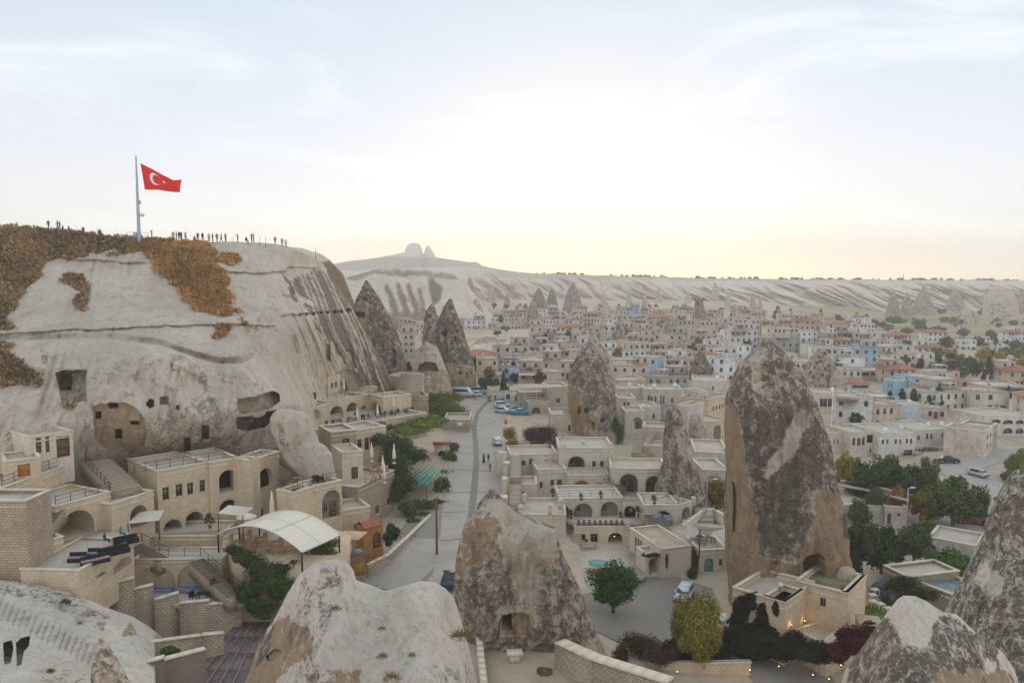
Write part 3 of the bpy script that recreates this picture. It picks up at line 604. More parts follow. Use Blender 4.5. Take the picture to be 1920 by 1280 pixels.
bb.parent = big; bb.location = Vector(bb.location)-Vector(big.location); bb.name = 'rock_body'
loft('boulder', [(1062,1582,1592),(1066,1574,1602),(1080,1568,1610),(1100,1568,1614),(1112,1570,1616)], 93, 'pale weathered boulder leaning at the foot of the giant fairy chimney', asp=.7, seed=5, dark=.1, nr=60, nz_=40, base=1.5)
mp = [('peach', [(1068,720),(1085,730),(1098,770),(1100,800),(1085,820),(1062,800)], .9), ('peach', [(1098,770),(1125,778),(1122,800),(1100,800)], .7), ('dark', [(1080,800),(1170,815),(1170,880),(1080,880)], .15)]
loft('fairy_chimney', [(642,1098,1108),(660,1086,1122),(680,1076,1134),(700,1068,1144),(740,1064,1153),(780,1068,1160),(800,1072,1160),(830,1082,1162),(870,1084,1172)], 185, 'leaning grey fairy chimney with a rounded orange flank, above the lawn terrace', g_ch, seed=11, paints=mp, carves=[(rect(1084,762,1089,777), 2, '', 0), (rect(1095,766,1104,774), 2, '', 0), (rect(1126,784,1132,791), 2, '', 0), (rect(1131,820,1136,828), 2, '', 0), (rect(1111,791,1115,806), 2, '', 0)], nr=200, nz_=170, dark=.55)
loft('fairy_chimney', [(618,1108,1112),(640,1104,1124),(660,1110,1140),(700,1130,1152),(750,1135,1158)], 205, 'narrow pale fairy chimney tucked right behind the leaning grey one', g_ch, seed=12, nr=80, nz_=80, dark=.3, peach=.3)
loft('fairy_chimney', [(757,1256,1264),(775,1250,1276),(800,1246,1286),(830,1243,1292),(860,1244,1300),(900,1234,1318),(930,1226,1332),(960,1220,1340)], 132, 'slender grey fairy chimney with a round knob head beside the arched terrace', g_ch, seed=14, nr=170, nz_=150, dark=.5, amp=.6, fr=.3, paints=[('dark', [(1262,800),(1300,850),(1290,870),(1270,840)], .2)])
fp = [('dark', [(905,935),(935,935),(985,975),(1042,992),(1040,1030),(1010,1060),(1000,1130),(975,1120),(960,1090),(955,1060),(930,1000)], -.3), ('peach', [(880,965),(920,960),(940,985),(930,1030),(905,1060),(870,1060),(858,1030)], .62), ('peach', [(855,1040),(875,1050),(880,1090),(855,1080)], .7), ('dark', [(930,1140),(1000,1130),(1010,1165),(940,1165)], .2),
      ('peach', [(1062,1150),(1078,1150),(1085,1170),(1066,1170)], .8), ('peach', [(1008,1050),(1045,1040),(1035,1062),(1010,1068)], .8), ('peach', [(940,1150),(998,1148),(1000,1190),(935,1190)], .85), ('peach', [(1110,1190),(1145,1180),(1150,1240),(1105,1240)], .6)]
loft('fairy_chimney', [(916,919,927),(930,908,938),(945,896,950),(958,886,968),(970,876,985),(980,869,1012),(990,864,1042),(1010,858,1050),(1050,852,1064),(1100,848,1085),(1150,850,1107),(1200,858,1130),(1240,866,1148)], 80, 'broad twin-peaked fairy chimney with a small square cave door, right below the street', g_ch, asp=.55, seed=17, nr=380, nz_=260, dark=.52, paints=fp,
     carves=[([(934,1168),(945,1153),(975,1149),(992,1154),(994,1192),(934,1192)], .5, 'peach', .85), (rect(941,1155,959,1187), 4.5, 'dark', 1.0), (rect(1064,1088,1070,1095), .8, 'peach', 1)], amp=.5, fr=.2, streaks=.35)  # inside of the cave door gets the dark crust colour as painted shade
loft('fairy_chimney', [(526,685,690),(540,678,698),(560,668,712),(580,662,722),(600,656,735),(650,650,752),(700,652,765),(760,655,785)], 215, 'craggy brown cone with a square carved window right behind the flag hill', g_ch, seed=21, nr=220, nz_=200, dark=.62, amp=.6,
     paints=[('peach', [(655,565),(690,568),(695,640),(700,740),(650,740)], .7), ('peach', [(690,540),(704,560),(700,575),(680,560)], .5)], carves=[([(663,587),(672,584),(684,586),(684,595),(663,595)], 3, '', 0), (rect(734,654,741,690), 1.5, '', 0), ([(682,640),(690,650),(688,660),(680,655)], 1, '', 0)])
loft('fairy_chimney', [(560,842,847),(575,832,852),(600,822,862),(630,818,872),(660,818,882),(690,822,890),(740,828,896)], 240, 'tall dark leaning cone with two black cave holes at the end of the street', g_ch, seed=22, nr=200, nz_=180, dark=.62, amp=.4, carves=[(rect(829,621,837,631), 2.5, '', 0), (rect(852,631,855,639), 2.5, '', 0), (rect(860,697,865,703), 2, '', 0), (rect(874,698,877,708), 2, '', 0), (rect(881,697,884,702), 2, '', 0)],
     paints=[('peach', [(840,680),(895,690),(900,740),(830,740)], .7)])
loft('fairy_chimney', [(570,808,813),(580,800,817),(600,795,822),(640,792,830),(680,790,840)], 262, 'reddish jagged pinnacle just left of the tall dark leaning cone', g_ch, seed=23, nr=120, nz_=110, dark=.5, peach=.45)
relief('cave_cliff', [(735,690),(755,668),(780,655),(800,640),(820,650),(840,700),(850,740)], [(735,790),(850,770)], 736, 848, .8, 150, lambda x, y, v: 222-10*v, M['rock'], label='hollowed cave cliff with two wide openings behind the stone terrace', cat='rock', amp=2.0, fr=.12, seed=61,
       carves=[([(783,695),(785,684),(800,678),(815,680),(821,690),(821,696)], 6, 'peach', .4), ([(754,694),(756,684),(768,678),(772,695)], 5, 'peach', .8), (rect(796,640,819,651), 4, '', 0), ([(775,716),(778,706),(785,704),(788,716)], 3, '', 0), (rect(776,728,784,742), 2.5, '', 0)], paints=[('peach', [(735,690),(850,690),(850,790),(735,790)], .55), ('dark', [(775,640),(830,640),(830,670),(790,670)], .3)], back=((3, -.5), (8, -3), (14, -10)))
loft('boulder', [(768,520,548),(774,512,572),(785,506,582),(810,510,592),(840,522,602),(870,540,618),(890,560,630)], 104, 'rounded pale rock mass behind the hotel staircase', asp=.6, seed=27, dark=.06, peach=.1, nr=150, nz_=110, amp=.5, fr=.2, paints=[('peach', [(548,815),(562,812),(560,835),(548,835)], .8), ('dark', [(515,790),(530,790),(545,850),(525,850)], .5)], mat_=M['hill'])
loft('boulder', [(826,565,592),(836,560,610),(850,558,622),(880,570,628),(905,580,632)], 103, 'smooth grey-white rock sinking behind the white hotel wall', asp=.6, seed=28, dark=.06, nr=100, nz_=70, amp=.4, mat_=M['hill'])
FC = [(881,520,578,14,.5,'tall pointed cone of grey rock on the far left of the valley'),(922,532,566,10,.45,'small blunt cone right of the tall pointed one'),(951,549,580,7,.5,'tiny dark cone standing alone left of the twin hats'),(1010,540,582,17,.62,'left one of the two dark pointed hats above town'),
 (1035,541,580,12,.66,'right one of the two dark pointed hats above town'),(1074,530,586,20,.55,'broad brown cone right of the two dark hats'),(999,562,608,14,.5,'brown cone poking out of houses below the two hats'),(1132,545,575,9,.3,'hazy pale cone behind the minaret'),(1209,551,590,9,.3,'lone thin pale needle beyond the minaret'),
 (1141,572,596,8,.35,'stubby pale cone just right of the minaret top'),(1311,560,612,16,.55,'capped fairy chimney with a flat stone hat'),(1341,529,565,9,.35,'pointed needle high on the pale slopes, right of a slimmer one'),(1319,529,560,6,.35,'slim needle high on the pale slopes'),(1257,592,645,27,.45,'wide reddish cone among the middle houses'),
 (1161,602,655,20,.5,'rugged cone right behind the minaret'),(1412,549,585,8,.35,'left pale needle before the white cliffs'),(1425,556,585,6,.35,'short needle touching the left pale one'),(1314,654,712,22,.6,'steep dark cone ringed by pale houses'),(1675,544,596,14,.5,'leftmost of the three banded cones at the right cliffs'),
 (1701,549,600,15,.5,'middle one of the three banded cones at the right cliffs'),(1732,538,592,20,.5,'tallest of the three banded cones at the right cliffs'),(1791,543,586,20,.5,'squat rounded cone with carved doors below the white cliffs'),(1813,573,612,15,.25,'pale house-like cone standing in the brown fields'),(1875,536,600,28,.2,'pale rock honeycombed with dark windows at the far right'),
 (1916,545,590,14,.5,'grey cone cut by the right edge of the picture'),(1365,548,580,8,.3,'faint pale cone among the far slopes'),(1290,545,568,7,.3,'faint rounded cone on the pale far slopes'),(1235,540,566,8,.3,'hazy blunt cone left of the faint rounded one'),(1180,548,575,8,.3,'hazy pale cone right of the stubby one'),
 (1096,585,610,9,.4,'small cone between houses left of the minaret'),(893,560,605,18,.4,'low grey-green cone beside the tall pointed one'),(1440,600,628,16,.5,'small brown rock lump among the middle houses'),(980,590,615,9,.4,'small cone hidden low among the upper houses')]
for i, (px, yt, yb, hw, dk, lb) in enumerate(FC):
    g = on_ground(px, yb); q = random.Random(i)
    s = q.uniform(.12, .3); pr = [(yt, px-hw*s*.3, px+hw*s*.3), (yt+(yb-yt)*.12, px-hw*.3, px+hw*(.25+s*.3)), (yt+(yb-yt)*.4, px-hw*(.55+s*.3), px+hw*.6), (yt+(yb-yt)*.7, px-hw*.85, px+hw*.85), (yb, px-hw, px+hw)]
    if i == 10: pr = [(558,px-13,px+12),(562,px-14,px+14),(564,px-7,px+7),(575,px-9,px+9),(590,px-12,px+13),(612,px-16,px+17)]
    if i == 23: pr = [(536,1866,1880),(542,1858,1892),(560,1850,1902),(600,1845,1910)]
    cv = []
    if i in (21, 23, 22, 17):
        for k in range(16 if i == 23 else 5):
            a, b = q.uniform(px-hw*.6, px+hw*.6), q.uniform(yt+(yb-yt)*.45, yb-6); cv.append((rect(a, b, a+2.8, b+2.8), 12, '', 0))
    loft('fairy_chimney', pr, g.y, lb, g_ch, seed=100+i, nr=64, nz_=60, dark=dk, peach=.25 if i % 3 else .4, amp=.5, fr=5/(hw*g.y/F*4)*.5, carves=cv, base=10)
loft('fairy_chimney', [(654,1535,1545),(668,1522,1556),(690,1514,1566),(710,1510,1572),(745,1508,1580)], 270, 'brown cone riddled with small square cave windows, right of the giant one', g_ch, seed=71, nr=180, nz_=150, dark=.35, peach=.5, amp=.5,
     carves=[(rect(a, b, a+4.5, b+6), 3, '', 0) for a, b in ((1534,667),(1545,660),(1526,686),(1546,688),(1530,678),(1518,696),(1536,675),(1552,682),(1541,700),(1523,703))])
loft('boulder', [(690,1570,1578),(705,1560,1584),(725,1556,1592),(745,1552,1596)], 262, 'pale rock stub leaning on the windowed brown cone', seed=72, nr=70, nz_=60, dark=.3)
loft('fairy_chimney', [(748,1590,1600),(760,1584,1608),(785,1580,1618),(800,1578,1622)], 235, 'small grey rock between two white houses right of the giant chimney', g_ch, seed=73, nr=80, nz_=60, dark=.4)
loft('boulder', [(775,1290,1310),(790,1285,1322),(815,1290,1330),(850,1292,1340)], 178, 'rough orange rock wall under the cream houses', seed=74, nr=100, nz_=80, dark=.2, peach=.4, amp=.7)
loft('boulder', [(768,1058,1062),(772,1056,1070),(800,1058,1090),(850,1060,1100)], 186, 'pale carved rock foot under the leaning grey fairy chimney', seed=75, nr=80, nz_=60, dark=.1)
# ---------------------------------------------------------------- near rocks
def hump(x, y, v, Y0, slope, vs=1.0): return Y0-slope*v
wt = [(440,1330),(470,1250),(492,1190),(512,1165),(540,1110),(560,1078),(580,1062),(600,1054),(625,1050),(645,1053),(660,1070),(665,1090),(690,1098),(718,1110),(740,1106),(770,1096),(790,1091),(815,1094),(835,1106),(850,1125),(858,1145),(868,1180),(880,1225),(895,1290),(905,1330)]
wp = [('dark', [(560,1080),(640,1070),(670,1100),(650,1160),(620,1200),(600,1240),(640,1290),(560,1290),(540,1200),(545,1130)], .36), ('peach', [(470,1240),(500,1180),(530,1150),(600,1190),(590,1230),(540,1270),(500,1300),(450,1320)], .72), ('dark', [(505,1165),(518,1160),(505,1230),(475,1260)], .6),
      ('peach', [(600,1060),(650,1060),(655,1085),(610,1080)], .5), ('dark', [(800,1240),(900,1240),(910,1340),(780,1340)], .3), ('dark', [(845,1130),(862,1150),(858,1180),(845,1160)], .6), ('peach', [(600,1270),(680,1260),(700,1340),(580,1340)], .55)]
relief('foreground_rock', wt, 1480, 445, 903, .9, 300, lambda x, y, v: 46-11*v+6*np.abs((x-690)/230)**3-1.6*np.exp(-((x-600)/60)**2)-1.2*np.exp(-((x-800)/60)**2), M['near'], label='big cream double-humped rock in front of the driveway', cat='rock', amp=1.1, fr=.22, octv=6, seed=81, paints=wp,
       carves=[([(500,1228),(512,1218),(524,1218),(528,1226),(515,1238),(502,1238)], .5, 'peach', 1)], back=((1, -.3), (3, -2), (6, -7), (9, -16)), low=-8, topn=.8)
rt = [(1740,1330),(1775,1150),(1800,1100),(1825,1050),(1850,1000),(1868,945),(1882,915),(1898,890),(1908,880),(1925,876),(1960,890),(2060,1000)]
relief('foreground_rock', rt, 1420, 1745, 2060, 1.0, 280, lambda x, y, v: 60-9*v+5*np.abs((x-1960)/200)**2, M['near'], label='tall brown mottled rock slope rising at the right edge', cat='rock', amp=1.3, fr=.2, octv=6, seed=83, back=((1, -.3), (4, -4), (8, -18)), low=-10, topn=.8,
       paints=[('dark', [(1700,860),(2100,860),(2100,1400),(1700,1400)], .56), ('peach', [(1880,935),(1915,930),(1920,1010),(1880,1000)], .75), ('dark', [(1840,1060),(1870,1060),(1880,1085),(1850,1110),(1830,1090)], -.2), ('peach', [(1840,1130),(1870,1110),(1900,1130),(1860,1150)], .6)])
rt2 = [(1570,1330),(1590,1262),(1618,1225),(1650,1180),(1672,1150),(1690,1127),(1700,1120),(1722,1121),(1745,1132),(1775,1152),(1800,1156),(1830,1185),(1850,1205),(1880,1222),(1900,1250),(1922,1310),(1940,1340)]
relief('foreground_rock', rt2, 1480, 1572, 1938, .9, 240, lambda x, y, v: 43-10*v+5*np.abs((x-1740)/190)**3, M['near'], label='low pale-capped rock dome in the bottom right corner', cat='rock', amp=.9, fr=.25, octv=6, seed=85, back=((1, -.3), (3, -3), (6, -12)), low=-8, topn=.7,
       paints=[('dark', [(1570,1330),(1600,1235),(1675,1165),(1700,1200),(1750,1210),(1770,1160),(1850,1200),(1860,1260),(1760,1260),(1720,1300),(1700,1340)], .6), ('dark', [(1680,1110),(1790,1110),(1790,1160),(1750,1190),(1745,1220),(1700,1180),(1675,1165)], -.12), ('peach', [(1720,1270),(1800,1250),(1900,1260),(1900,1400),(1700,1400)], .65)])
lt = [(-40,1085),(0,1091),(60,1098),(110,1108),(160,1128),(215,1150),(245,1160),(265,1172),(290,1192),(292,1215),(280,1235),(300,1262),(320,1330)]
def steps_fn(X_, Y_, V_, B):   # worn treads cut into the slope
    s = Y_-(1120+(X_)*.52); mk = smooth(s, -8, 6)*smooth(-s, -46, -30)*smooth(-X_, -230, -200)
    return mk*(np.mod(X_+Y_*.4, 13)/13*.5)
relief('foreground_rock', lt, 1420, -40, 318, .9, 240, lambda x, y, v: 74-26*v, M['near'], label='pale rock slope with worn carved steps and cave openings, bottom left corner', cat='rock', amp=.8, fr=.2, octv=6, seed=87, back=((1, -.2), (4, -2), (8, -8)), low=-8, fn=steps_fn,
       carves=[([(6,1205),(22,1200),(25,1215),(20,1242),(8,1245)], 3, 'dark', .3), ([(30,1205),(40,1196),(56,1192),(54,1210),(44,1222),(40,1245),(32,1248)], 3, 'dark', .3)], paints=[('dark', [(-40,1080),(120,1110),(215,1150),(200,1175),(100,1140),(-40,1110)], .38), ('peach', [(180,1160),(210,1160),(205,1185),(180,1180)], .6), ('peach', [(240,1165),(262,1175),(265,1200),(235,1205)], .6), ('peach', [(60,1240),(200,1240),(200,1290),(60,1290)], .35)])
loft('foreground_rock', [(1196,186,194),(1210,180,202),(1230,175,214),(1260,172,228),(1300,170,246),(1380,168,270)], 42, 'small brown finger of rock in front of the brick parapet', seed=89, dark=.3, peach=.5, nr=120, nz_=110, mat_=M['near'], asp=.9, amp=.3)
# ---------------------------------------------------------------- haze
hb = MB(); hb.box(-3900, 3900, -110, 3150, -75, 140)
hm = bpy.data.materials.new('haze_air'); hm.use_nodes = True; ht = NT(hm.node_tree)
pv = ht.n('ShaderNodeVolumePrincipled', Color=(.95, .92, .92), Density=.00034, Anisotropy=.25)
o_ = ht.n('ShaderNodeOutputMaterial'); ht.t.links.new(pv.outputs[0], o_.inputs['Volume'])
props(hb.build('haze', hm), kind='stuff', label='pale evening haze over the valley', cat='haze')
# ================================================================= KITS
OCC = np.full((320, 480), 1e9)     # coarse depth picture, only used to leave out houses nothing shows of
def occ_rect(x0, x1, y0, y1, d, test=False):
    a, b, c, e = [int(v/4) for v in (x0, x1, y0, y1)]; a = max(0, a); b = min(480, b+1); c = max(0, c); e = min(320, e+1)
    if a >= b or c >= e: return 1.0
    r = OCC[c:e, a:b]
    if test: return float((r < d).mean())
    np.minimum(r, d, out=r)
def occ_poly(poly, d):
    gy, gx = np.mgrid[0:320, 0:480]; m = inpoly(gx*4+2.0, gy*4+2.0, poly); OCC[m] = np.minimum(OCC[m], d)
occ_poly([(a, b) for a, b in crest]+[(760, 960), (-150, 960)], 120)
for pr, d in ((bigprof, 99),):
    occ_poly([(p[1], p[0]) for p in pr]+[(p[2], p[0]) for p in pr[::-1]], d)
for poly, d in (([(1068,700),(1098,645),(1140,680),(1155,760),(1160,870),(1080,870)], 185), ([(1245,780),(1262,757),(1290,800),(1330,940),(1230,940)], 132), ([(818,640),(840,560),(870,610),(890,740),(820,740)], 240), ([(650,600),(690,526),(720,580),(760,740),(655,740)], 215),
                ([(736,640),(850,640),(850,780),(736,780)], 222), ([(1508,740),(1516,690),(1540,655),(1562,690),(1580,740)], 270), ([(870,668),(915,630),(975,642),(1028,668),(1028,690),(870,690)], 320), ([(1740,1300),(1850,1000),(1910,880),(1930,880),(1930,1300)], 50), ([(1570,1300),(1700,1120),(1830,1180),(1930,1300)], 40)):
    occ_poly(poly, d)
def ngon_tris(loops):
    return tessellate_polygon([[Vector((p[0], p[1], 0)) for p in L] for L in loops])
def hole(kind, s0, s1, z0, z1, n=10):
    if kind in ('arch', 'awin', 'adoor', 'blind', 'niche'):
        w_ = (s1-s0)/2; rise = min(w_*1.05, (z1-z0)*.75); zs = z1-rise; c = (s0+s1)/2
        return [(s0, z0), (s1, z0)]+[(c+w_*math.cos(math.pi*k/n), zs+rise*math.sin(math.pi*k/n)**(.9)) for k in range(0, n+1)]
    return [(s0, z0), (s1, z0), (s1, z1), (s0, z1)]
SH = {}
def share(key, fn):
    if key not in SH: SH[key] = fn()
    return SH[key]
def rnd(v, q=.1): return max(q, round(v/q)*q)
def window_mesh(w_, h_, arch, frame='frame'):
    def f():
        b = MB(); t = .07
        b.box(0, t, -.03, .05, 0, h_); b.box(w_-t, w_, -.03, .05, 0, h_); b.box(t, w_-t, -.03, .05, 0, t); b.box(t, w_-t, -.03, .05, h_-t, h_); b.box(w_/2-.025, w_/2+.025, -.02, .04, t, h_-t)
        if h_ > 1.2: b.box(t, w_-t, -.015, .035, h_*.66, h_*.66+.04)
        return b.build('window', M[frame], me_only=True)
    return share(('wf', rnd(w_), rnd(h_), arch, frame), f)
def pane_mesh(w_, h_, arch, m='glass'):
    def f():
        b = MB(); o = hole('awin' if arch else 'win', 0, w_, 0, h_, 6); b.prism(o, .02, .04, 'y'); return b.build('pane', M[m], me_only=True)
    return share(('wp', rnd(w_), rnd(h_), arch, m), f)
def sill_mesh(w_): return share(('sill', rnd(w_)), lambda: (lambda b: (b.box(-.12, w_+.12, -.1, .06, -.12, 0), b.build('sill', M['coping'], me_only=True))[1])(MB()))
def door_mesh(w_, h_, arch, m='wood'):
    def f():
        b = MB(); b.prism(hole('adoor' if arch else 'win', 0, w_, 0, h_, 8), 0, .07, 'y')
        for k in range(3): b.box(w_*.12, w_*.88, -.02, 0, h_*(.08+.3*k), h_*(.30+.28*k)) if k < 2 else None
        return b.build('door', M[m], me_only=True)
    return share(('door', rnd(w_), rnd(h_), arch, m), f)
def handle_mesh(): return share('handle', lambda: (lambda b: (b.box(0, .05, -.08, 0, 0, .2), b.build('handle', M['chrome'], me_only=True))[1])(MB()))
class Fr:
    """a facade plane through two ground points; reads photo positions off as metres along / up the wall"""
    def __init__(s, A, B, rz=None):
        s.A = Vector(at(*A)) if not isinstance(A, Vector) else A.copy(); B = Vector(at(*B)) if not isinstance(B, Vector) else B
        s.d = Vector((B.x-s.A.x, B.y-s.A.y, 0)); s.w = s.d.length; s.d.normalize(); s.rz = math.atan2(s.d.y, s.d.x); s.n = Vector((-s.d.y, s.d.x, 0)); s.A.z = min(s.A.z, B.z)
    def q(s, px, py, off=0.0):
        r = Vector(ray(px, py)); c = Vector(CAM); t = ((s.A+s.n*off-c).dot(s.n))/r.dot(s.n); p = c+r*t-s.A; return p.dot(s.d), p.z
    def pt(s, x, y, z): return s.A+s.d*x+s.n*y+Vector((0, 0, z))
NB = [0]; FOOTL = []
def building(name, label, A, B, top, depth=8.0, ops=(), wall='stone', cat='building', group=None, skirt=3.0, parapet=.35, cornice=True, roof='flat', color=None, inner='house_in', kind=None, cop=.16, topR=None, hgt=None, roofmat='roof', sidewin=0, over=.08):
    f = Fr(A, B); W = f.w; H = hgt if hgt else f.q(A[0] if not isinstance(A, Vector) else proj(A)[0], top)[1]
    o = empty(name, tuple(f.A), f.rz, label, cat, group)
    if kind: o['kind'] = kind
    b = MB(); holes = []; arches = []
    for op in ops:
        k, x0, y0, x1, y1 = op[:5]; s0, z0 = f.q(x0, y1); s1, z1 = f.q(x1, y0); s0, z0b = f.q(x0, y1); z1b = f.q(x0, y0)[1]; z1 = (z1+z1b)/2
        s0 = max(.12, s0); s1 = min(W-.12, s1); z0 = max(.0, z0); z1 = min(H-.15, z1)
        if s1-s0 < .25 or z1-z0 < .3: continue
        holes.append((k, s0, s1, z0, z1, op[5] if len(op) > 5 else {}))
    loops = [[(0, -skirt), (W, -skirt), (W, H), (0, H)]]; ok = []
    for h in holes:
        L = hole(h[0], h[1], h[2], max(h[3], -skirt+.05), h[4]); loops.append(L); ok.append((h, L))
    pts = [(p[0], 0, p[1]) for L in loops for p in L]; b.raw(pts, (), [tuple(t) for t in ngon_tris(loops)])
    for h, L in ok:
        dp = h[5].get('d', 2.2 if h[0] == 'arch' else (.35 if h[0] == 'blind' else .22)); n = len(L)
        b.raw([(p[0], 0, p[1]) for p in L]+[(p[0], dp, p[1]) for p in L], [(i, (i+1) % n, n+(i+1) % n, n+i) for i in range(n)])
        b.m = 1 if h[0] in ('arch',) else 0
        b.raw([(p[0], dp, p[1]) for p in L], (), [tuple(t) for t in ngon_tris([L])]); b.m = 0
    # sides, back, ledge under the parapet
    b.raw([(0, 0, -skirt), (0, depth, -skirt), (0, depth, H), (0, 0, H)], [(0, 1, 2, 3)]); b.raw([(W, 0, -skirt), (W, depth, -skirt), (W, depth, H), (W, 0, H)], [(0, 1, 2, 3)])
    b.raw([(0, depth, -skirt), (W, depth, -skirt), (W, depth, H), (0, depth, H)], [(0, 1, 2, 3)])
    t = .28
    if roof == 'flat':
        zr = H-parapet
        b.raw([(t, t, zr-.1), (W-t, t, zr-.1), (W-t, depth-t, zr-.1), (t, depth-t, zr-.1), (t, t, H), (W-t, t, H), (W-t, depth-t, H), (t, depth-t, H), (0, 0, H), (W, 0, H), (W, depth, H), (0, depth, H)],
              [(0, 1, 5, 4), (1, 2, 6, 5), (2, 3, 7, 6), (3, 0, 4, 7), (4, 5, 9, 8), (5, 6, 10, 9), (6, 7, 11, 10), (7, 4, 8, 11)])
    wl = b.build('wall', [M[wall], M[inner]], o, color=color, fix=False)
    if roof == 'flat':
        r = MB(); r.raw([(t-.01, t-.01, zr), (W-t+.01, t-.01, zr), (W-t+.01, depth-t+.01, zr), (t-.01, depth-t+.01, zr)], [(0, 1, 2, 3)]); r.build('roof', M[roofmat], o, color=color, fix=False)
        c = MB(); e = over; c.box(-e, W+e, -e, t+.04, H+.002, H+cop); c.box(-e, W+e, depth-t-.04, depth+e, H+.002, H+cop); c.box(-e, t+.04, t+.04, depth-t-.04, H+.002, H+cop); c.box(W-t-.04, W+e, t+.04, depth-t-.04, H+.002, H+cop); c.build('coping', M['coping'], o, color=color)
    elif roof == 'hip':
        r = MB(); e = .5; hh = min(W, depth)*.22; m_ = min(W, depth)/2
        a = (m_, depth/2, H+hh) if W > depth else (W/2, m_, H+hh); a2 = (W-m_, depth/2, H+hh) if W > depth else (W/2, depth-m_, H+hh)
        r.raw([(-e, -e, H), (W+e, -e, H), (W+e, depth+e, H), (-e, depth+e, H), a, a2], [(0, 1, 5, 4), (2, 3, 4, 5)] if W > depth else [(1, 2, 5, 4), (3, 0, 4, 5)], [(1, 2, 5), (3, 0, 4)] if W > depth else [(0, 1, 4), (2, 3, 5)])
        r.box(-e, W+e, -e, depth+e, H-.12, H-.003); r.build('roof', M['tile'], o)
    if cornice and H > 2.5:
        c = MB(); zc = H-parapet-.25; c.box(-.06, W+.06, -.07, -.002, zc, zc+.14); c.build('cornice', M['coping'], o, color=color)
    for h, L in ok:
        k, s0, s1, z0, z1, opt = h; w_, h_ = s1-s0, z1-z0
        if k in ('win', 'awin'):
            x = link('window', window_mesh(w_, h_, k == 'awin', opt.get('frame', 'frame')), o, (s0, .12, z0)); link('pane', pane_mesh(w_, h_, k == 'awin', opt.get('m', 'glass')), x); link('sill', sill_mesh(w_), x, (0, -.12, 0))
        elif k in ('door', 'adoor'):
            x = link('door', door_mesh(w_, h_, k == 'adoor', opt.get('m', 'wood')), o, (s0, .1, z0)); link('handle', handle_mesh(), x, (w_*.8, 0, h_*.45))
        elif k == 'arch' and w_ > 1.2:
            dp = opt.get('d', 2.2); n = 10
            bb_ = MB(); wo = .22; Lo = hole('arch', s0-wo, s1+wo, z0, z1+wo); Li = L
            m_ = len(L); V = [(p[0], -.05, p[1]) for p in Lo]+[(p[0], -.05, p[1]) for p in Li]+[(p[0], 0, p[1]) for p in Lo]
            Q = [(i, i+1, m_+i+1, m_+i) for i in range(1, m_-1)]+[(m_-1, 0, m_, 2*m_-1)]+[(i, i+1, 2*m_+i+1, 2*m_+i) for i in range(1, m_-1)]
            bb_.raw(V, Q); bb_.build('arch_surround', M['coping'], o, fix=False)
            ins = opt.get('in', 'dw'); rr = random.Random(int(s0*100)+NB[0])
            if 'd' in ins and w_ > 1.8:
                x = link('door', door_mesh(.95, min(2.1, h_*.6), h_ > 3, 'wood'), o, (s0+w_*(.5 if 'w' in ins else .36), dp-.09, z0)); link('handle', handle_mesh(), x, (.75, 0, .95))
            if 'w' in ins and w_ > 2.0:
                ww = min(.8, w_*.22); x = link('window', window_mesh(ww, 1.1, False), o, (s0+w_*.16, dp-.08, z0+.9)); link('pane', pane_mesh(ww, 1.1, False), x)
    NB[0] += 1; cc_ = f.pt(W/2, depth/2, 0); FOOTL.append((cc_.x, cc_.y, (W+depth)*.27))
    px, py = proj([tuple(f.pt(x, y, z)) for x in (0, W) for y in (0, depth) for z in (0, H)]); occ_rect(px.min()+2, px.max()-2, py.min(), py.max(), f.A.y+1)
    return o, f, H
def autowins(x0, x1, y0, y1, n, w_, kind='win', skew=0.0):
    out = []
    for i in range(n):
        t = (i+.5)/n; c = x0+(x1-x0)*t; dy = skew*(c-x0); out.append((kind, c-w_/2, y0+dy, c+w_/2, y1+dy))
    return out
# ---------------------------------------------------------------- stairs, rails
def stairs(label, P0, P1, width, n, side=(1, 0), mat_='coping', base=1.5, group='outdoor stone stairs'):
    """a flight rising from P0 to P1 (world); `side` is the direction of its width"""
    P0, P1 = Vector(P0), Vector(P1); d = Vector((P1.x-P0.x, P1.y-P0.y, 0)); run = d.length; d.normalize(); rz = math.atan2(d.y, d.x)
    o = empty('staircase', tuple(P0), rz, label, 'stairs', group); t = run/n; r = (P1.z-P0.z)/n
    me = share(('step', round(t, 2), round(r, 2), round(width, 1), mat_), lambda: (lambda b: (b.box(0, t*.98+.04, 0, width, -base, r*.80), b.build('step', M['stone_rough'], me_only=True))[1])(MB()))
    tr = share(('tread', round(t, 2), round(r, 2), round(width, 1), mat_), lambda: (lambda b: (b.box(-.04, t*.5, -.04, width+.04, r*.8+.002, r*1.0), b.build('tread', M[mat_], me_only=True))[1])(MB()))
    for k in range(n): s_ = link('step', me, o, (k*t, 0, k*r)); link('tread', tr, s_)
    return o
def railing(label, pts, h=1.0, step=1.5, mat_='iron', group='thin iron railings', th=.045):
    pts = [Vector(p) for p in pts]; o = empty('railing', tuple(pts[0]), 0, label, 'railing', group); b = MB(); L = [p-pts[0] for p in pts]
    for a, c in zip(L, L[1:]):
        for z in (h, h*.55, h*.12): b.bar(a+Vector((0, 0, z)), c+Vector((0, 0, z)), th if z == h else th*.7)
    b.build('rail', M[mat_], o)
    pm = share(('post', h, mat_, th), lambda: (lambda q: (q.box(-th*.6, th*.6, -th*.6, th*.6, 0, h), q.build('post', M[mat_], me_only=True))[1])(MB()))
    for a, c in zip(L, L[1:]):
        n = max(1, int((c-a).length/step))
        for k in range(n+(1 if c == L[-1] else 0)): link('post', pm, o, tuple(a+(c-a)*k/n))
    return o
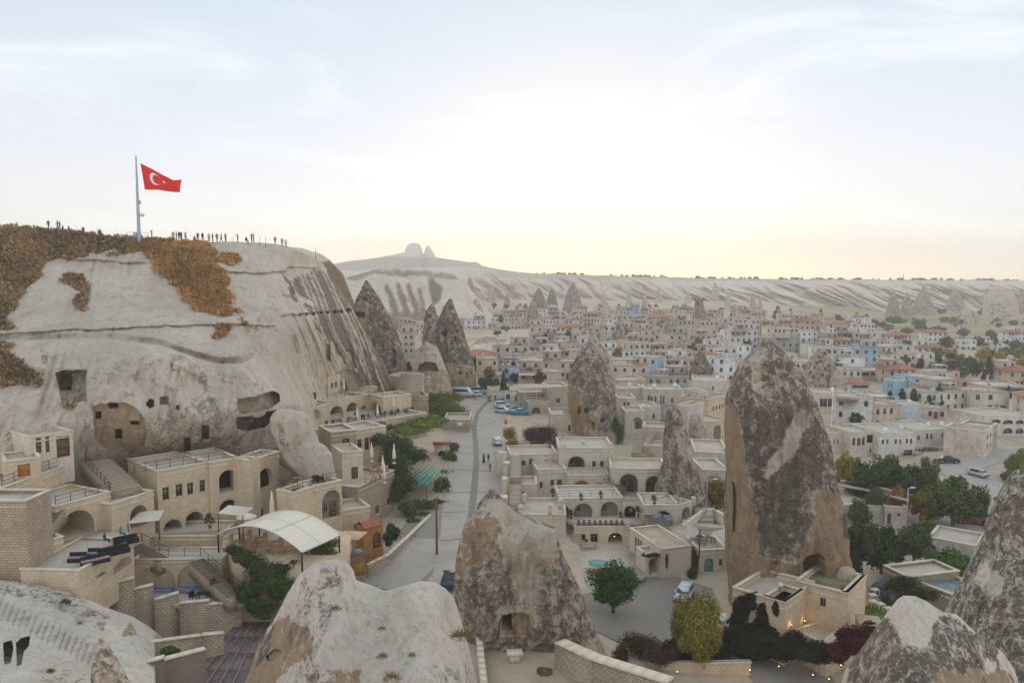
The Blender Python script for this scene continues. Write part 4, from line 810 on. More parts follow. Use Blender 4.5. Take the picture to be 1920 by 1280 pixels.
# ---------------------------------------------------------------- foliage
def leafcloud(P, N, size, r, shade):
    n = len(P); t1 = np.cross(N, r.normal(size=(n, 3))); t1 /= np.linalg.norm(t1, axis=1)[:, None]+1e-9; t2 = np.cross(N, t1); t2 /= np.linalg.norm(t2, axis=1)[:, None]+1e-9
    s = (size*r.uniform(.6, 1.3, n))[:, None]
    V = np.stack([P-t1*s*.5, P+t2*s*.32, P+t1*s*.5, P-t2*s*.32], 1).reshape(-1, 3)
    return V, np.arange(4*n).reshape(-1, 4), np.repeat(shade, 4)
def crown_mesh(key, n, size, seed, shape='round', lumps=26, sq=(1, 1, 1)):
    def f():
        r = np.random.default_rng(seed); d = r.normal(size=(lumps, 3)); d /= np.linalg.norm(d, axis=1)[:, None]
        if shape == 'round': C = d*r.uniform(.25, .78, lumps)[:, None]; rad = r.uniform(.20, .42, lumps)
        elif shape == 'cone':
            z = r.uniform(-1, .95, lumps)**1; a = r.uniform(0, 6.28, lumps); rr = (1-z)/2*.75; C = np.stack([np.cos(a)*rr, np.sin(a)*rr, z], -1); rad = .10+.22*(1-z)/2
        else: C = d*np.array([.8, .8, .35])*r.uniform(.2, 1, lumps)[:, None]; rad = r.uniform(.2, .34, lumps)
        k = r.integers(0, lumps, n); e = r.normal(size=(n, 3)); e /= np.linalg.norm(e, axis=1)[:, None]
        P = C[k]+e*(rad[k]*r.uniform(.55, 1.15, n))[:, None]; keep = np.ones(n, bool)
        for j in range(lumps): keep &= ~((np.linalg.norm(P-C[j], axis=1) < rad[j]*.45))
        P = P[keep]; e = e[keep]; N = e+r.normal(size=e.shape)*.55
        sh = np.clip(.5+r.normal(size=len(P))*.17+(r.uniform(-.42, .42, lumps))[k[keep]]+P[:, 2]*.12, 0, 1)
        V, Q, S = leafcloud(P*np.array(sq), N, size, r, sh); 
        return mesh_np('crown', V, Q, M['leaf'], {'shade': S}, uv=False)
    return share(('crown', key), f)
def trunk_mesh(key, h, r0, seed=0, br=5, spread=.5, fork=.5):
    def f():
        q = random.Random(seed); b = MB(); pts = [(0, 0, -.6), (q.uniform(-.05, .05), q.uniform(-.05, .05), h*.4), (q.uniform(-.1, .1), q.uniform(-.1, .1), h*.75), (0, 0, h)]
        b.tube(pts, [r0, r0*.8, r0*.55, r0*.2], 7)
        for k in range(br):
            a = k*6.28/br+q.uniform(-.4, .4); z = h*(fork+.07*k); b.tube([(0, 0, z), (math.cos(a)*h*spread*.25, math.sin(a)*h*spread*.25, z+h*.12), (math.cos(a)*h*spread*.5, math.sin(a)*h*spread*.5, z+h*.28)], [r0*.45, r0*.3, r0*.1], 5)
        return b.build('trunk', M['bark'], me_only=True, smooth_=True)
    return share(('trunk', key), f)
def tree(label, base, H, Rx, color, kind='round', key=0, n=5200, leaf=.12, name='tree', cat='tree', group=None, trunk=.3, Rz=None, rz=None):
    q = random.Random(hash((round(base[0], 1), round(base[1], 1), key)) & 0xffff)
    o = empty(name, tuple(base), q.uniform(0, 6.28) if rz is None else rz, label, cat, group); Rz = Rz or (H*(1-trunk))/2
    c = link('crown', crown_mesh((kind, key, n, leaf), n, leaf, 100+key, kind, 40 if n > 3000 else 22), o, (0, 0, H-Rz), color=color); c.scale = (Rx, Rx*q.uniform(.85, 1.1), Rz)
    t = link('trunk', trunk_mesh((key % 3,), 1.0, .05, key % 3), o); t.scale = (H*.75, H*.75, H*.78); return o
def foliage_on(name, label, P, N, size, color, seed=0, cat='vine', kind=None, group=None, mat_='leaf'):
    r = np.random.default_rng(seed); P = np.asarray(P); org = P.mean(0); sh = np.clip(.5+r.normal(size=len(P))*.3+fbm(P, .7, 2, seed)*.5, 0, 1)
    V, Q, S = leafcloud(P-org, N+r.normal(size=N.shape)*.6, size, r, sh); o = link(name, mesh_np(name, V, Q, M[mat_], {'shade': S}, uv=False), loc=tuple(org), color=color); props(o, label, cat, group, kind); return o
def blob_foliage(name, label, blobs, n, size, color, seed=0, **kw):
    """blobs: (center, (rx, ry, rz)) ellipsoids filled with leaves near their skin"""
    r = np.random.default_rng(seed); nb = []
    for c0_, s0_ in blobs:
        for _ in range(11):
            d_ = r.normal(size=3); d_ /= np.linalg.norm(d_); k0 = r.uniform(.34, .72); nb.append((np.array(tuple(c0_))+d_*np.array(s0_)*(1.02-k0)*r.uniform(.6, 1.25), tuple(v*k0 for v in s0_)))
    blobs = nb; w_ = np.array([b[1][0]*b[1][2]+.01 for b in blobs]); k = r.choice(len(blobs), n, p=w_/w_.sum()); C = np.array([tuple(b[0]) for b in blobs]); S = np.array([b[1] for b in blobs])
    e = r.normal(size=(n, 3)); e /= np.linalg.norm(e, axis=1)[:, None]; P = C[k]+e*S[k]*(r.uniform(.55, 1.05, n))[:, None]; P += fbm(P, 1.3, 3, seed)[:, None]*e*.9*S[k].min(1)[:, None]
    return foliage_on(name, label, P, e, size, color, seed, **kw)
# ================================================================= ROADS
def strip(name, pts, width, mat_, lift, dens=2.0, kind='structure', uvs=1.0, drape=True):
    """a ribbon over the ground along (px, py) or world points"""
    W_ = []
    for p in pts:
        if len(p) == 2: g = on_ground(*p); W_.append(Vector((g.x, g.y, 0)))
        else: W_.append(Vector((p[0], p[1], 0)))
    widths = width if isinstance(width, (list, tuple)) else [width]*len(W_)
    c = []; 
    for i in range(len(W_)-1):
        n = max(2, int((W_[i+1]-W_[i]).length/dens))
        for k in range(n): c.append((W_[i].lerp(W_[i+1], k/n), widths[i]+(widths[i+1]-widths[i])*k/n))
    c.append((W_[-1], widths[-1]))
    cx = np.array([[p[0].x, p[0].y] for p in c])
    for _ in range(6): cx[1:-1] = (cx[:-2]+cx[1:-1]*2+cx[2:])/4
    V = []; m = 7
    for i in range(len(cx)):
        d = cx[min(i+1, len(cx)-1)]-cx[max(i-1, 0)]; d /= np.linalg.norm(d); nrm = np.array([d[1], -d[0]])
        for k in range(m):
            q = cx[i]+nrm*c[i][1]*(k/(m-1)-.5); V.append((q[0], q[1], float('nan')))
    V = np.array(V); V[:, 2] = G(V[:, 0], V[:, 1])+lift; n = len(cx); I = np.arange(n*m).reshape(n, m)
    Q = np.stack([I[:-1, :-1], I[:-1, 1:], I[1:, 1:], I[1:, :-1]], -1).reshape(-1, 4)
    o = link(name, mesh_np(name, V, Q, M[mat_], smooth_=True)); props(o, kind=kind); return o
road_pts = [(885,1130),(882,1060),(880,1000),(888,930),(893,870),(890,830),(886,800),(893,775),(910,757),(925,748),(935,738)]
strip('street', road_pts, [9, 9, 8, 9.5, 10.5, 12, 13, 15, 16, 12, 8], 'road', .10)
strip('street_gutter_band', [(p[0]+(0 if i < 5 else (2 if i < 8 else 0)), p[1]) for i, p in enumerate(road_pts[:10])], 1.1, 'band', .125)
strip('driveway', [(640,1130),(720,1085),(770,1030),(800,985),(815,945)], [16, 15, 8, 6, 3], 'cobble', .06)
strip('driveway_apron', [(690,1100),(760,1050),(790,1010)], [13, 11, 8], 'road', .085)
strip('car_park', [(1130,1190),(1180,1150),(1240,1110),(1280,1085)], [12, 13, 10, 9], 'cobble', .08)
strip('courtyard_lane', [(1560,1270),(1480,1255),(1400,1262)], [6, 6, 8], 'cobble', .08)
strip('valley_road', [(1850,1010),(1868,960),(1850,915),(1805,880),(1765,868),(1720,872)], [7, 7, 8, 10, 7, 6], 'road', .12)
strip('valley_road', [(1800,880),(1840,862),(1880,850),(1925,845)], [6, 6, 5, 5], 'road', .09)
strip('valley_parking', [(1780,1000),(1830,985),(1880,975)], [9, 10, 10], 'road', .06)
for i, (pa, pb) in enumerate([((838, 925), (930, 925)), ((832, 962), (925, 962)), ((826, 1015), (915, 1014)), ((836, 882), (940, 884)), ((845, 850), (938, 851))]): strip('drain_band', [pa, pb], .22, 'band', .135)
# ================================================================= HAND-PLACED QUARTERS
def blk(name, label, A, B, YA, bot, depth, ops=(), zt=None, **kw):
    """A, B: the two front corners of the wall's top edge in the photo; YA: distance of A; bot: photo height of the foot below A"""
    if 'color' in kw and kw['color']: kw['color'] = tuple(min(.86, v*1.17) for v in kw['color'])
    if zt is None: zt = float(at(A[0], A[1], YA)[2])
    a = atz(A[0], A[1], zt); b = atz(B[0], B[1], zt)
    if b[1] > 3*a[1] or b[1] < 0: b = at(B[0], B[1], YA)
    H = zt-float(at(A[0], bot, a[1])[2]); cop = kw.get('cop', .16)
    zb = zt-H; H -= cop if kw.get('roof', 'flat') == 'flat' else 0
    return building(name, label, Vector((a[0], a[1], zb)), Vector((b[0], b[1], zb)), None, depth, ops, hgt=H, **kw)
def W(*ws): return [('win',)+w for w in ws]
def Ar(*ws, **o): return [('arch',)+w+(o,) for w in ws]
gH = 'stone hotel buildings'
SP = dict(wall='stone_pale')
# ---- central hotel
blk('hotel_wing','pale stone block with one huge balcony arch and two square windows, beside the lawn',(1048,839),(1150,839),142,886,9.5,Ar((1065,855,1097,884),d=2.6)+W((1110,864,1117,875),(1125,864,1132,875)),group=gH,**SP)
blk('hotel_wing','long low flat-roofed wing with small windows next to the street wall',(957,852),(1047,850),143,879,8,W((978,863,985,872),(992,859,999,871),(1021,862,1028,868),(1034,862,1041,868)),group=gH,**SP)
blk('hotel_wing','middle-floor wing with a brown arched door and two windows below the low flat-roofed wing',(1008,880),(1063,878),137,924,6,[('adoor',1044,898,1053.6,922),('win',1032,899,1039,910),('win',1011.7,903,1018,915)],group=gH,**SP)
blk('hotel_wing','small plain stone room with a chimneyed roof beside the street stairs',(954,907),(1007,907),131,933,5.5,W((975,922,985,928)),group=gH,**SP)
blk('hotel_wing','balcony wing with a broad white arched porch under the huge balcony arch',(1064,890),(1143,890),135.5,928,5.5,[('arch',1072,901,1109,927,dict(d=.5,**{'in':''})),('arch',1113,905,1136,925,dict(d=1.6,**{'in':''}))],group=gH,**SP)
_f=Fr(at(1066,928,135.5) if 0 else Vector(at(1064,928,135.5)),Vector(at(1143,928,135.5)))
def stick(parent_name,label,fr,kind,x0,y0,x1,y1,off=.0,m='glass',frame='frame'):
    """a door or a window set on a recessed plane behind a porch arch: a part of that wing"""
    par=bpy.data.objects[parent_name]; s0,z0=fr.q(x0,y1,off); s1,z1=fr.q(x1,y0,off); w_,h_=s1-s0,z1-z0
    if kind=='door': x=link('door',door_mesh(w_,h_,False,m if m!='glass' else 'wood'),par,(s0,off-.08,z0)); link('handle',handle_mesh(),x,(w_*.8,0,h_*.45))
    else: x=link('window',window_mesh(w_,h_,False,frame),par,(s0,off-.05,z0)); link('pane',pane_mesh(w_,h_,False,m),x)
stick('hotel_wing.004','',_f,'win',1079,909,1085,922,.5); stick('hotel_wing.004','',_f,'door',1092,908,1100,927,.5)
blk('hotel_wing','right wing with two tall arched porches above the long stairs',(1145,877),(1250,879),134,929,8,Ar((1161,888,1197,928),(1210,892,1243,928),d=2.6),group=gH,**SP)
blk('hotel_wing','lower terrace wing with three round porch arches and potted plants on top',(1050,934),(1168,932),124.5,972,8,[('arch',1053,949,1067,971,dict(d=1.2)),('arch',1076,943,1111,971,dict(d=.7,**{'in':'w'})),('arch',1126,940,1160,969,dict(d=.7,**{'in':'w'}))],group=gH,parapet=.25,roofmat='paving',**SP)
blk('hotel_wing','lower right terrace wing with an arch holding blue benches',(1207,946),(1272,946),121,988,7,Ar((1228,957,1259,985),d=1.4,**{'in':''}),group=gH,parapet=.3,roofmat='paving',**SP)
blk('hotel_wing','angled corner wing with one narrow arch right of the blue benches',(1272,946),(1298,938),122,985,5,Ar((1278,950,1294,978),d=1.6,**{'in':'d'}),group=gH,roofmat='paving',**SP)
blk('hotel_wing','square flat roof block with little chimneys in front of the hotel, nearest the twin-peaked rock',(959,963),(1061,964),119,1006,9,W((1013,986,1019,993)),group=gH,**SP)
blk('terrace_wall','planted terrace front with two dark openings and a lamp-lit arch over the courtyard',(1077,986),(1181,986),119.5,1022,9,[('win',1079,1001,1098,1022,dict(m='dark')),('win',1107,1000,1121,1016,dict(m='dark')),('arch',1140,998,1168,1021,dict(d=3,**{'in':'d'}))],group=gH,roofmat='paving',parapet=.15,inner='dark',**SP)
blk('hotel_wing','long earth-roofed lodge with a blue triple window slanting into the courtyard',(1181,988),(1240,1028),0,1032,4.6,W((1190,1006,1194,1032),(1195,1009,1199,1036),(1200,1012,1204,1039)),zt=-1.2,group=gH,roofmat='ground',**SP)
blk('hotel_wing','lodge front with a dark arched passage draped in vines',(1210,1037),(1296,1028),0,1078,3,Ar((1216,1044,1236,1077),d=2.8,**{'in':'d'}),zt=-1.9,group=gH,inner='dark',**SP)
blk('hotel_wing','small lodge with a teal arched door between the vines and the giant chimney',(1311,1030),(1366,1028),108,1074,6,[('adoor',1320,1046,1338,1073,dict(m='teal')),('win',1348,1047,1355,1060)],group=gH,roofmat='paving',**SP)
# ---- middle quarter
gT = 'houses behind the hotel'
def hse(label, A, B, Y, bot, depth, ops=(), color=(.60,.52,.43), roof='flat', **kw):
    if Y and A[0] > 1450 and A[0] < 1900 and bot < 990: Y = on_ground(A[0], bot).y
    return blk('house', label, A, B, Y, bot, depth, ops, wall='house', color=color, roof=roof, group=gT, **kw)
hse('stone house with a white pergola and balcony beside the blue old car',(990,753),(1030,752),205,781,8,[('arch',996,763,1014,779,dict(d=1.5,**{'in':''}))],(.58,.47,.38))
hse('upper floor house with two brown windows and a white balcony frame',(975,735),(1030,734),214,754,7,W((1004,740,1010,746),(1014,740,1020,746)),(.56,.50,.44))
hse('plain stone house with one dark window left of the leaning grey chimney',(1030,725),(1068,724),209,775,9,W((1043,746,1050,755)),(.55,.47,.38))
hse('long terrace house with a single tall window above the dark hedge',(1032,776),(1088,776),184,822,9,W((1065,796,1070,808)),(.60,.50,.38),roofmat='paving')
hse('narrow gate tower with a tall arched niche beside the rock door',(1088,778),(1107,778),182,828,4,[('arch',1092,787,1105,819,dict(d=1.0,**{'in':'d'}))],(.60,.51,.40))
hse('white house with a flat roof right behind the leaning grey chimney',(1158,728),(1206,728),212,770,9,W((1168,752,1172,761),(1176,752,1180,761)),(.68,.63,.57))
hse('long pale house with paired arched windows on its terrace',(1207,729),(1278,730),206,766,9,[('door',1214,741,1219,753),('win',1220,743,1224,752),('win',1227,743,1231,752),('awin',1238,741,1241,757),('awin',1243,741,1246,757),('win',1258,746,1262,755)],(.66,.60,.54))
hse('two-window house under the white house by the rock',(1160,746),(1192,746),196,790,8,W((1169,753,1173,762),(1176,753,1180,762)),(.66,.59,.50))
hse('cream cube house with one window and a bay of solar panels',(1190,763),(1239,762),191,800,9,W((1223,775,1228,785)),(.64,.58,.50))
hse('low cream house with an arched doorway panel near the slender needle rock',(1172,770),(1208,770),184,808,7,[('arch',1186,782,1204,804,dict(d=.5,**{'in':'d'})),('win',1184,790,1190,802)],(.62,.55,.46))
hse('pinkish plastered cube behind the slender needle rock',(1266,758),(1289,761),178,800,7,(),(.62,.54,.52))
hse('long retaining house wall under the red stair, beside the needle rock',(1206,799),(1259,801),165,834,6,(),(.50,.43,.35),roofmat='ground')
hse('low terrace wall with a small blind arch below the red stair',(1208,833),(1262,836),158,852,5,[('blind',1258,838,1275,848)],(.57,.50,.41))
hse('white flat-roofed house with long eaves left of the giant chimney top',(1297,712),(1362,714),232,736,12,W((1335,724,1339,731)),(.68,.64,.60))
hse('cream stair house with two stacked windows on the rough rock',(1309,735),(1329,734),196,780,7,W((1314,743,1317,753),(1320,743,1323,753)),(.66,.60,.50))
hse('orange-cream long house with four small windows and a green roof edge',(1328,748),(1368,738),192,800,8,W((1336,762,1339,771),(1342,760,1345,769),(1348,758,1351,767),(1353,757,1356,766)),(.68,.52,.36),roofmat='tealroof')
hse('house with an arched stone portal at the giant chimney\'s left shoulder',(1322,790),(1366,786),178,845,8,[('arch',1337,797,1352,826,dict(d=.5,**{'in':'w'})),('awin',1298,817,1306,829)],(.62,.51,.38))
hse('flat grey roof hall stretching left of the giant chimney',(1303,846),(1366,848),150,870,12,(),(.62,.56,.49))
hse('lower flat-roofed hall with a dark skylight by the autumn tree',(1318,880),(1366,880),138,905,9,(),(.60,.53,.45))
hse('pergola-topped brown canopy house behind the leaning rock',(1160,712),(1212,710),232,735,9,(),(.50,.42,.36))
# ---- right quarter
hse('cream house with a glazed bay right of the giant chimney',(1530,736),(1588,737),232,772,10,[('win',1537,747,1551,762,dict(m='glass')),('win',1552,747,1566,762),('win',1571,752,1575,759),('win',1578,752,1582,759)],(.66,.60,.52))
hse('white wall with four slim windows under the teal roofed restaurant',(1548,812),(1597,810),198,850,9,W((1563,823,1566,832),(1570,823,1573,832),(1579,823,1582,831),(1586,822,1589,830)),(.68,.62,.54))
hse('cream house with three arched balcony openings and red chairs on its roof',(1597,810),(1650,808),196,856,9,[('awin',1598,820,1604,835),('awin',1607,820,1614,835),('awin',1616,819,1622,834),('win',1625,814,1648,830,dict(m='dark')),('win',1630,841,1634,849),('win',1637,841,1641,848)],(.66,.59,.48))
hse('long white house with three pairs of windows above the green valley',(1650,812),(1716,810),193,858,12,W((1653,824,1658,832),(1662,823,1666,832),(1677,823,1682,832),(1686,823,1690,832),(1698,822,1703,831),(1706,822,1711,831),(1695,843,1711,858)),(.72,.69,.65))
hse('white upper house with a balcony joined to the long white house',(1716,806),(1790,803),196,838,12,W((1720,816,1725,825),(1736,813,1741,823),(1744,813,1749,823),(1765,812,1769,821),(1772,812,1777,821)),(.72,.71,.70))
hse('pale blue block house with a striped red corner panel',(1654,757),(1728,758),226,792,8,(('win',1658,762,1671,774,dict(m='pinkm')),),(.58,.66,.78))
hse('bare grey concrete wall house at the end of the white row',(1790,797),(1847,804),197,842,10,(),(.40,.38,.37))
hse('cream end house with stacked paired windows beside the blue pool',(1847,808),(1862,800),186,858,8,W((1850,815,1853,823),(1856,812,1859,820),(1850,832,1853,841),(1856,830,1859,838)),(.68,.60,.50))
hse('white hotel with two rows of wide low arches near the right edge',(1850,780),(1935,776),226,817,11,[('awin',1858,786,1877,794),('awin',1880,787,1900,795),('awin',1904,787,1920,795),('awin',1881,802,1899,813),('awin',1904,803,1920,813)],(.70,.66,.60))
hse('orange-roofed villa with three arched windows behind the green pines',(1780,719),(1831,719),262,746,9,[('awin',1788,723,1793,734),('awin',1796,723,1801,734),('awin',1819,724,1824,735)],(.66,.54,.42),roof='hip')
hse('light blue house with a red roof edge right of the windowed cone',(1587,718),(1632,718),268,740,9,W((1597,722,1628,727)),(.62,.70,.82),roof='hip')
hse('bright sky-blue house wall with two small windows',(1656,711),(1690,714),266,738,9,W((1664,719,1667,725),(1670,719,1673,725)),(.34,.60,.82))
hse('stone house with two dark openings behind the small grey rock',(1628,740),(1664,739),238,772,8,(),(.46,.36,.27))
hse('pink-grey stone house with two square windows, left of its bare neighbour',(1590,738),(1628,740),240,768,8,W((1609,749,1614,757),(1617,749,1622,757)),(.62,.53,.47))
hse('maroon two-tier terrace restaurant full of tables',(1582,694),(1684,694),283,712,12,[('win',1602,697,1630,704,dict(m='dark')),('win',1633,697,1670,704,dict(m='dark'))],(.50,.42,.38))
hse('long dark-roofed market hall right of the orange-roofed villa',(1836,722),(1925,724),252,742,14,W((1842,726,1925,736)),(.40,.33,.28))
hse('pinkish house end with one window behind the yellow-green bushes',(1564,874),(1596,872),158,906,8,W((1578,889,1582,898)),(.68,.56,.50))
hse('pale stone annex with a tiny porch window under the big tree',(1660,948),(1702,950),128,984,5,[('win',1682,962,1688,968),('arch',1663,962,1672,984,dict(d=1,**{'in':''}))],(.56,.50,.46))
hse('low white building with red-bordered roof terraces in the valley',(1578,945),(1668,948),131,975,16,(),(.62,.57,.53))
hse('flat tin-roofed shed beside the parked red car',(1740,1005),(1832,1022),0,1035,7,(),(.55,.52,.49),zt=-3.2)
hse('ivy-clad garage with a pale gravel roof near the grey van',(1657,1058),(1702,1080),0,1120,8,(),(.30,.26,.21),zt=-2.2,roofmat='roof')
hse('ivy-clad shed with a faded teal roof pool beside the garage',(1712,1085),(1784,1112),0,1150,6,(),(.30,.26,.21),zt=-3.0,roofmat='tealroof')
# ---- platform buildings below the giant chimney
blk('hotel_wing','ivy-clad platform building at the left foot of the giant chimney',(1374,1099),(1472,1127),0,1195,8,(),zt=.1,group=gH,wall='stone',parapet=.5,cop=.25)
blk('hotel_wing','narrow wall return with gold uplights beside the ivy platform building',(1472,1127),(1507,1104),0,1200,2.5,(),zt=.1,group=gH,wall='stone',parapet=.5,cop=.25)
blk('hotel_wing','grass-roofed platform building with a lit square window under the giant chimney',(1492,1086),(1589,1110),0,1175,6.8,W((1537,1120,1549,1135)),zt=.5,group=gH,wall='stone',parapet=.5,cop=.25,roofmat='lawnroof')
blk('hotel_wing','sunlit end wall with two tall windows over the small garden steps',(1590,1110),(1622,1077),0,1165,.6,W((1595,1113,1600,1130),(1606,1104,1611,1122)),zt=.5,group=gH,wall='stone',parapet=.1,cop=.25)
blk('hotel_wing','low gravel-roofed room wrapped in black ivy below the lit square window',(1489,1178),(1551,1208),0,1290,5,(),zt=-4.0,group=gH,wall='stone',cop=.2)
blk('hotel_wing','low front wall running right under the dark red creeper',(1551,1208),(1584,1180),0,1290,.7,(),zt=-4.0,group=gH,wall='stone',cop=.2,parapet=.1)
# ---- left hotels
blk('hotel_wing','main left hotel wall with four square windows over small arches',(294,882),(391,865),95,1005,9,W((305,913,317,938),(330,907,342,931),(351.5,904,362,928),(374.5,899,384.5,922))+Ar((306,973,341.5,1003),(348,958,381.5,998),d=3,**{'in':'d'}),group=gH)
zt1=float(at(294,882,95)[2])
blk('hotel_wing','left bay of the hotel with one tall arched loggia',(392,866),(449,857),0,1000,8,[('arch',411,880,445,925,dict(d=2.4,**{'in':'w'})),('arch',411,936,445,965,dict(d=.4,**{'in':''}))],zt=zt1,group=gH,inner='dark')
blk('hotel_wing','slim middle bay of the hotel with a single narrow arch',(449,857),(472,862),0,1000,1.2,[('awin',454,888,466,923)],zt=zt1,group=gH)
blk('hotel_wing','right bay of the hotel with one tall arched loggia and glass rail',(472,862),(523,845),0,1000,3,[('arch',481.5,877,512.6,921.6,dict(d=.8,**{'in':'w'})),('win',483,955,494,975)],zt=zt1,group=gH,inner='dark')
blk('hotel_wing','roof terrace block with dark armchairs, corner facing the white tent',(522,915),(550,922),97,992,3.0,(),group=gH,roofmat='paving')
zt2=float(at(522,915,97)[2])
blk('hotel_wing','glass-railed terrace block with two slim doors',(550,922),(585,909),0,992,2.6,W((558.5,945,563,962),(570.6,941,575,960)),zt=zt2,group=gH,roofmat='paving')
blk('hotel_wing','terrace block with a yellow-lit round arch and dark door',(585,911),(640,899),0,988,3.2,[('arch',604,918,639,975,dict(d=.5,**{'in':'dw'}))],zt=zt2,group=gH,roofmat='paving')
blk('hotel_wing','bright plain upper wall with a pointed wooden cabin door',(641,848),(680,844),112,912,6,[('door',659,875,671,898)],group=gH,**SP)
blk('hotel_wing','rough long wall carrying the parasol terrace over the side street',(671,912),(739,880),108,985,9,W((704,947,711,965),(726,932,732,948)),group=gH,wall='stone_rough',roofmat='paving')
blk('hotel_wing','lower wall with two dark windows behind the orange gate',(600,962),(694,948),101,1010,5,W((664,982,671,992),(677,976,685,990)),group=gH,roofmat='paving')
blk('hotel_wing','rubble-faced house with one arched window below the long terrace',(621,809),(668,804),118,852,6,[('awin',641,821,656,842)],group=gH,wall='stone_rough')
blk('hotel_wing','rear house with three dark doorways behind the vines',(668,806),(724,797),122,848,6,[('win',670,823,678,840,dict(m='dark')),('win',684,820,691.5,844,dict(m='dark')),('win',695,821,702,840,dict(m='dark'))],group=gH)
blk('hotel_wing','long cafe terrace wall with dark chairs above the vine pergola',(600,806),(800,773),128,822,11,(),group=gH,roofmat='paving',parapet=.5)
blk('hotel_wing','arcaded terrace building with three round arches under the cliff',(612,752),(692,738),140,790,9,Ar((617.6,760.5,644,788),(649,754,673,787),(677,759,687,782),d=2.6),group=gH,roofmat='paving')
blk('hotel_wing','end bay with a single arch and closed white parasols before it',(692,738),(719,744),148.7,781,6,Ar((693,753,716,780),d=2.6),group=gH,roofmat='paving')
blk('hotel_wing','small brown-roofed shelter left of the arcaded terrace',(578,766),(612,757),134,792,5,[('arch',584,767,601,789,dict(d=2.5,**{'in':''}))],group=gH,inner='dark')
blk('hotel_wing','tiny cream cave house with two windows high against the cliff',(614,706),(637,702),150,742,5,W((621,717,625,728),(628,715,632,726)),group=gH)
blk('terrace_wall','grey stone retaining wall with chairs on top, under the cave cliff',(735,744),(803,741),172,776,9,(),group=gH,wall='stone_rough',roofmat='paving')
blk('hotel_wing','pale open-fronted room with pointed arch right of the cliff stairs',(762,706),(795,700),182,748,6,Ar((765,712,775,730),d=1,**{'in':''}),group=gH)
blk('terrace_wall','stone planter wall beside the street carrying a menu board',(832,786),(880,786),178,818,9,(),group=gH,wall='stone_rough',roofmat='ground')
# ---- bottom left terraces
blk('terrace_wall','sloping upper terrace wall with an open arch at the left edge',(4,913),(134,867),0,1010,5,Ar((22,935,61,992),d=3.5,**{'in':''}),zt=13.4,group=gH,roofmat='paving',inner='stone')
blk('hotel_wing','vaulted hall wall with a huge open arch behind the black sofas',(104,948),(207,920),0,1022,7,Ar((107,956,176,1018),d=5,**{'in':''}),zt=11.3,group=gH,inner='stone',roofmat='paving')
blk('hotel_wing','curved wall with a half-round arch left of the four-window hotel',(208,944),(288,918),0,1006,6,Ar((243.5,946,276,992),d=2,**{'in':'w'}),zt=10.3,group=gH,roofmat='paving')
blk('terrace_wall','diagonal wall with a tall blind arch below the black sofas',(148,1068),(250,1008),0,1118,6,[('arch',212,1045,247,1092,dict(d=1.2,**{'in':''})),('arch',180,1072,199,1086,dict(d=.6,**{'in':''}))],zt=7.5,group=gH,roofmat='paving',parapet=.25,inner='stone')
blk('terrace_wall','courtyard wall with two wide blind arches over blue-grey sofas',(248,1048),(416,1046),88,1118,4,[('blind',260,1060,327,1116),('blind',334,1056,402,1115)],group=gH,roofmat='paving',parapet=.1)
blk('terrace_wall','upper walkway wall between the two dark stair flights',(248,1004),(414,1003),93,1050,6,(),group=gH,roofmat='paving',parapet=.2)
blk('terrace_wall','rough corner block with a satellite dish at the left edge',(-60,936),(48,937),76,1105,4,(),group=gH,wall='stone_rough')
blk('terrace_wall','low wall holding a teal framed panel below the dark stairs',(49,1022),(118,1004),0,1078,5,[('win',76,1031,97,1060,dict(m='teal'))],zt=8.8,group=gH,roofmat='paving')
blk('hotel_wing','small cave house with a bright orange wooden door',(8,864),(76,856),86,905,5,[('door',34,870,56,894,dict(m='wood_orange'))],group=gH)
blk('hotel_wing','whitewashed cave fronts with tall brown doors beside the wide stairs',(54,818),(136,806),90,868,6,[('door',68,817,77,850),('door',86,813,92,848),('door',107,817,130,858)],group=gH,**SP)
# ---- free-standing walls
def garden_wall(label, segs, zb=None, Y0=None, th=.5, mat_='stone_rough', name='garden_wall', hgt=None, cop=.14):
    """segs: (pxA,pyA,pxB,pyB,YA,YB) along the wall's top edge"""
    P = [(Vector(at(a, b, ya)), Vector(at(c, d, yb))) for a, b, c, d, ya, yb in segs]; org = P[0][0].copy(); o = empty(name, tuple(org), 0, label, 'wall')
    for p, q in P:
        d = Vector((q.x-p.x, q.y-p.y, 0)); d.normalize(); n = Vector((-d.y, d.x, 0))*th; lo = (zb if zb is not None else min(p.z, q.z)-hgt)
        b = MB(); v = [Vector((p.x, p.y, lo)), Vector((q.x, q.y, lo)), q, p]; v2 = [x+n for x in v]; b.raw([tuple(x-org) for x in v+v2], [(0, 1, 2, 3), (7, 6, 5, 4), (3, 2, 6, 7), (0, 3, 7, 4), (1, 5, 6, 2)]); b.build('wall_section', M[mat_], o)
        c = MB(); nseg = max(1, int((q-p).length/1.1))
        cm = share(('cop', round((q-p).length/nseg, 2), th), lambda: (lambda k, L: (k.box(.01, L-.01, -.08, th+.08, 0, cop), k.build('coping_stone', M['coping'], me_only=True))[1])(MB(), (q-p).length/nseg))
        e = (q-p); ang = math.atan2(e.y, e.x); pitch = -math.asin(e.z/e.length)
        for k in range(nseg): s_ = link('coping_stone', cm, o, tuple(p+e*k/nseg-org+Vector((0, 0, .004)))); s_.rotation_euler = (0, pitch, ang)
    return o
garden_wall('long stepped stone wall in front of the sunken courtyard, bottom left',[(50,1080,122,1065,77,79),(122,1090,149,1081,79,80),(150,1093,203,1078,80,81),(203,1097,251,1084,81,82),(251,1106,288,1097,82,83),(289,1126,336,1112,82,83),(336,1132,391,1127,82,82),(391,1134,453,1129,82,83)],zb=-6)
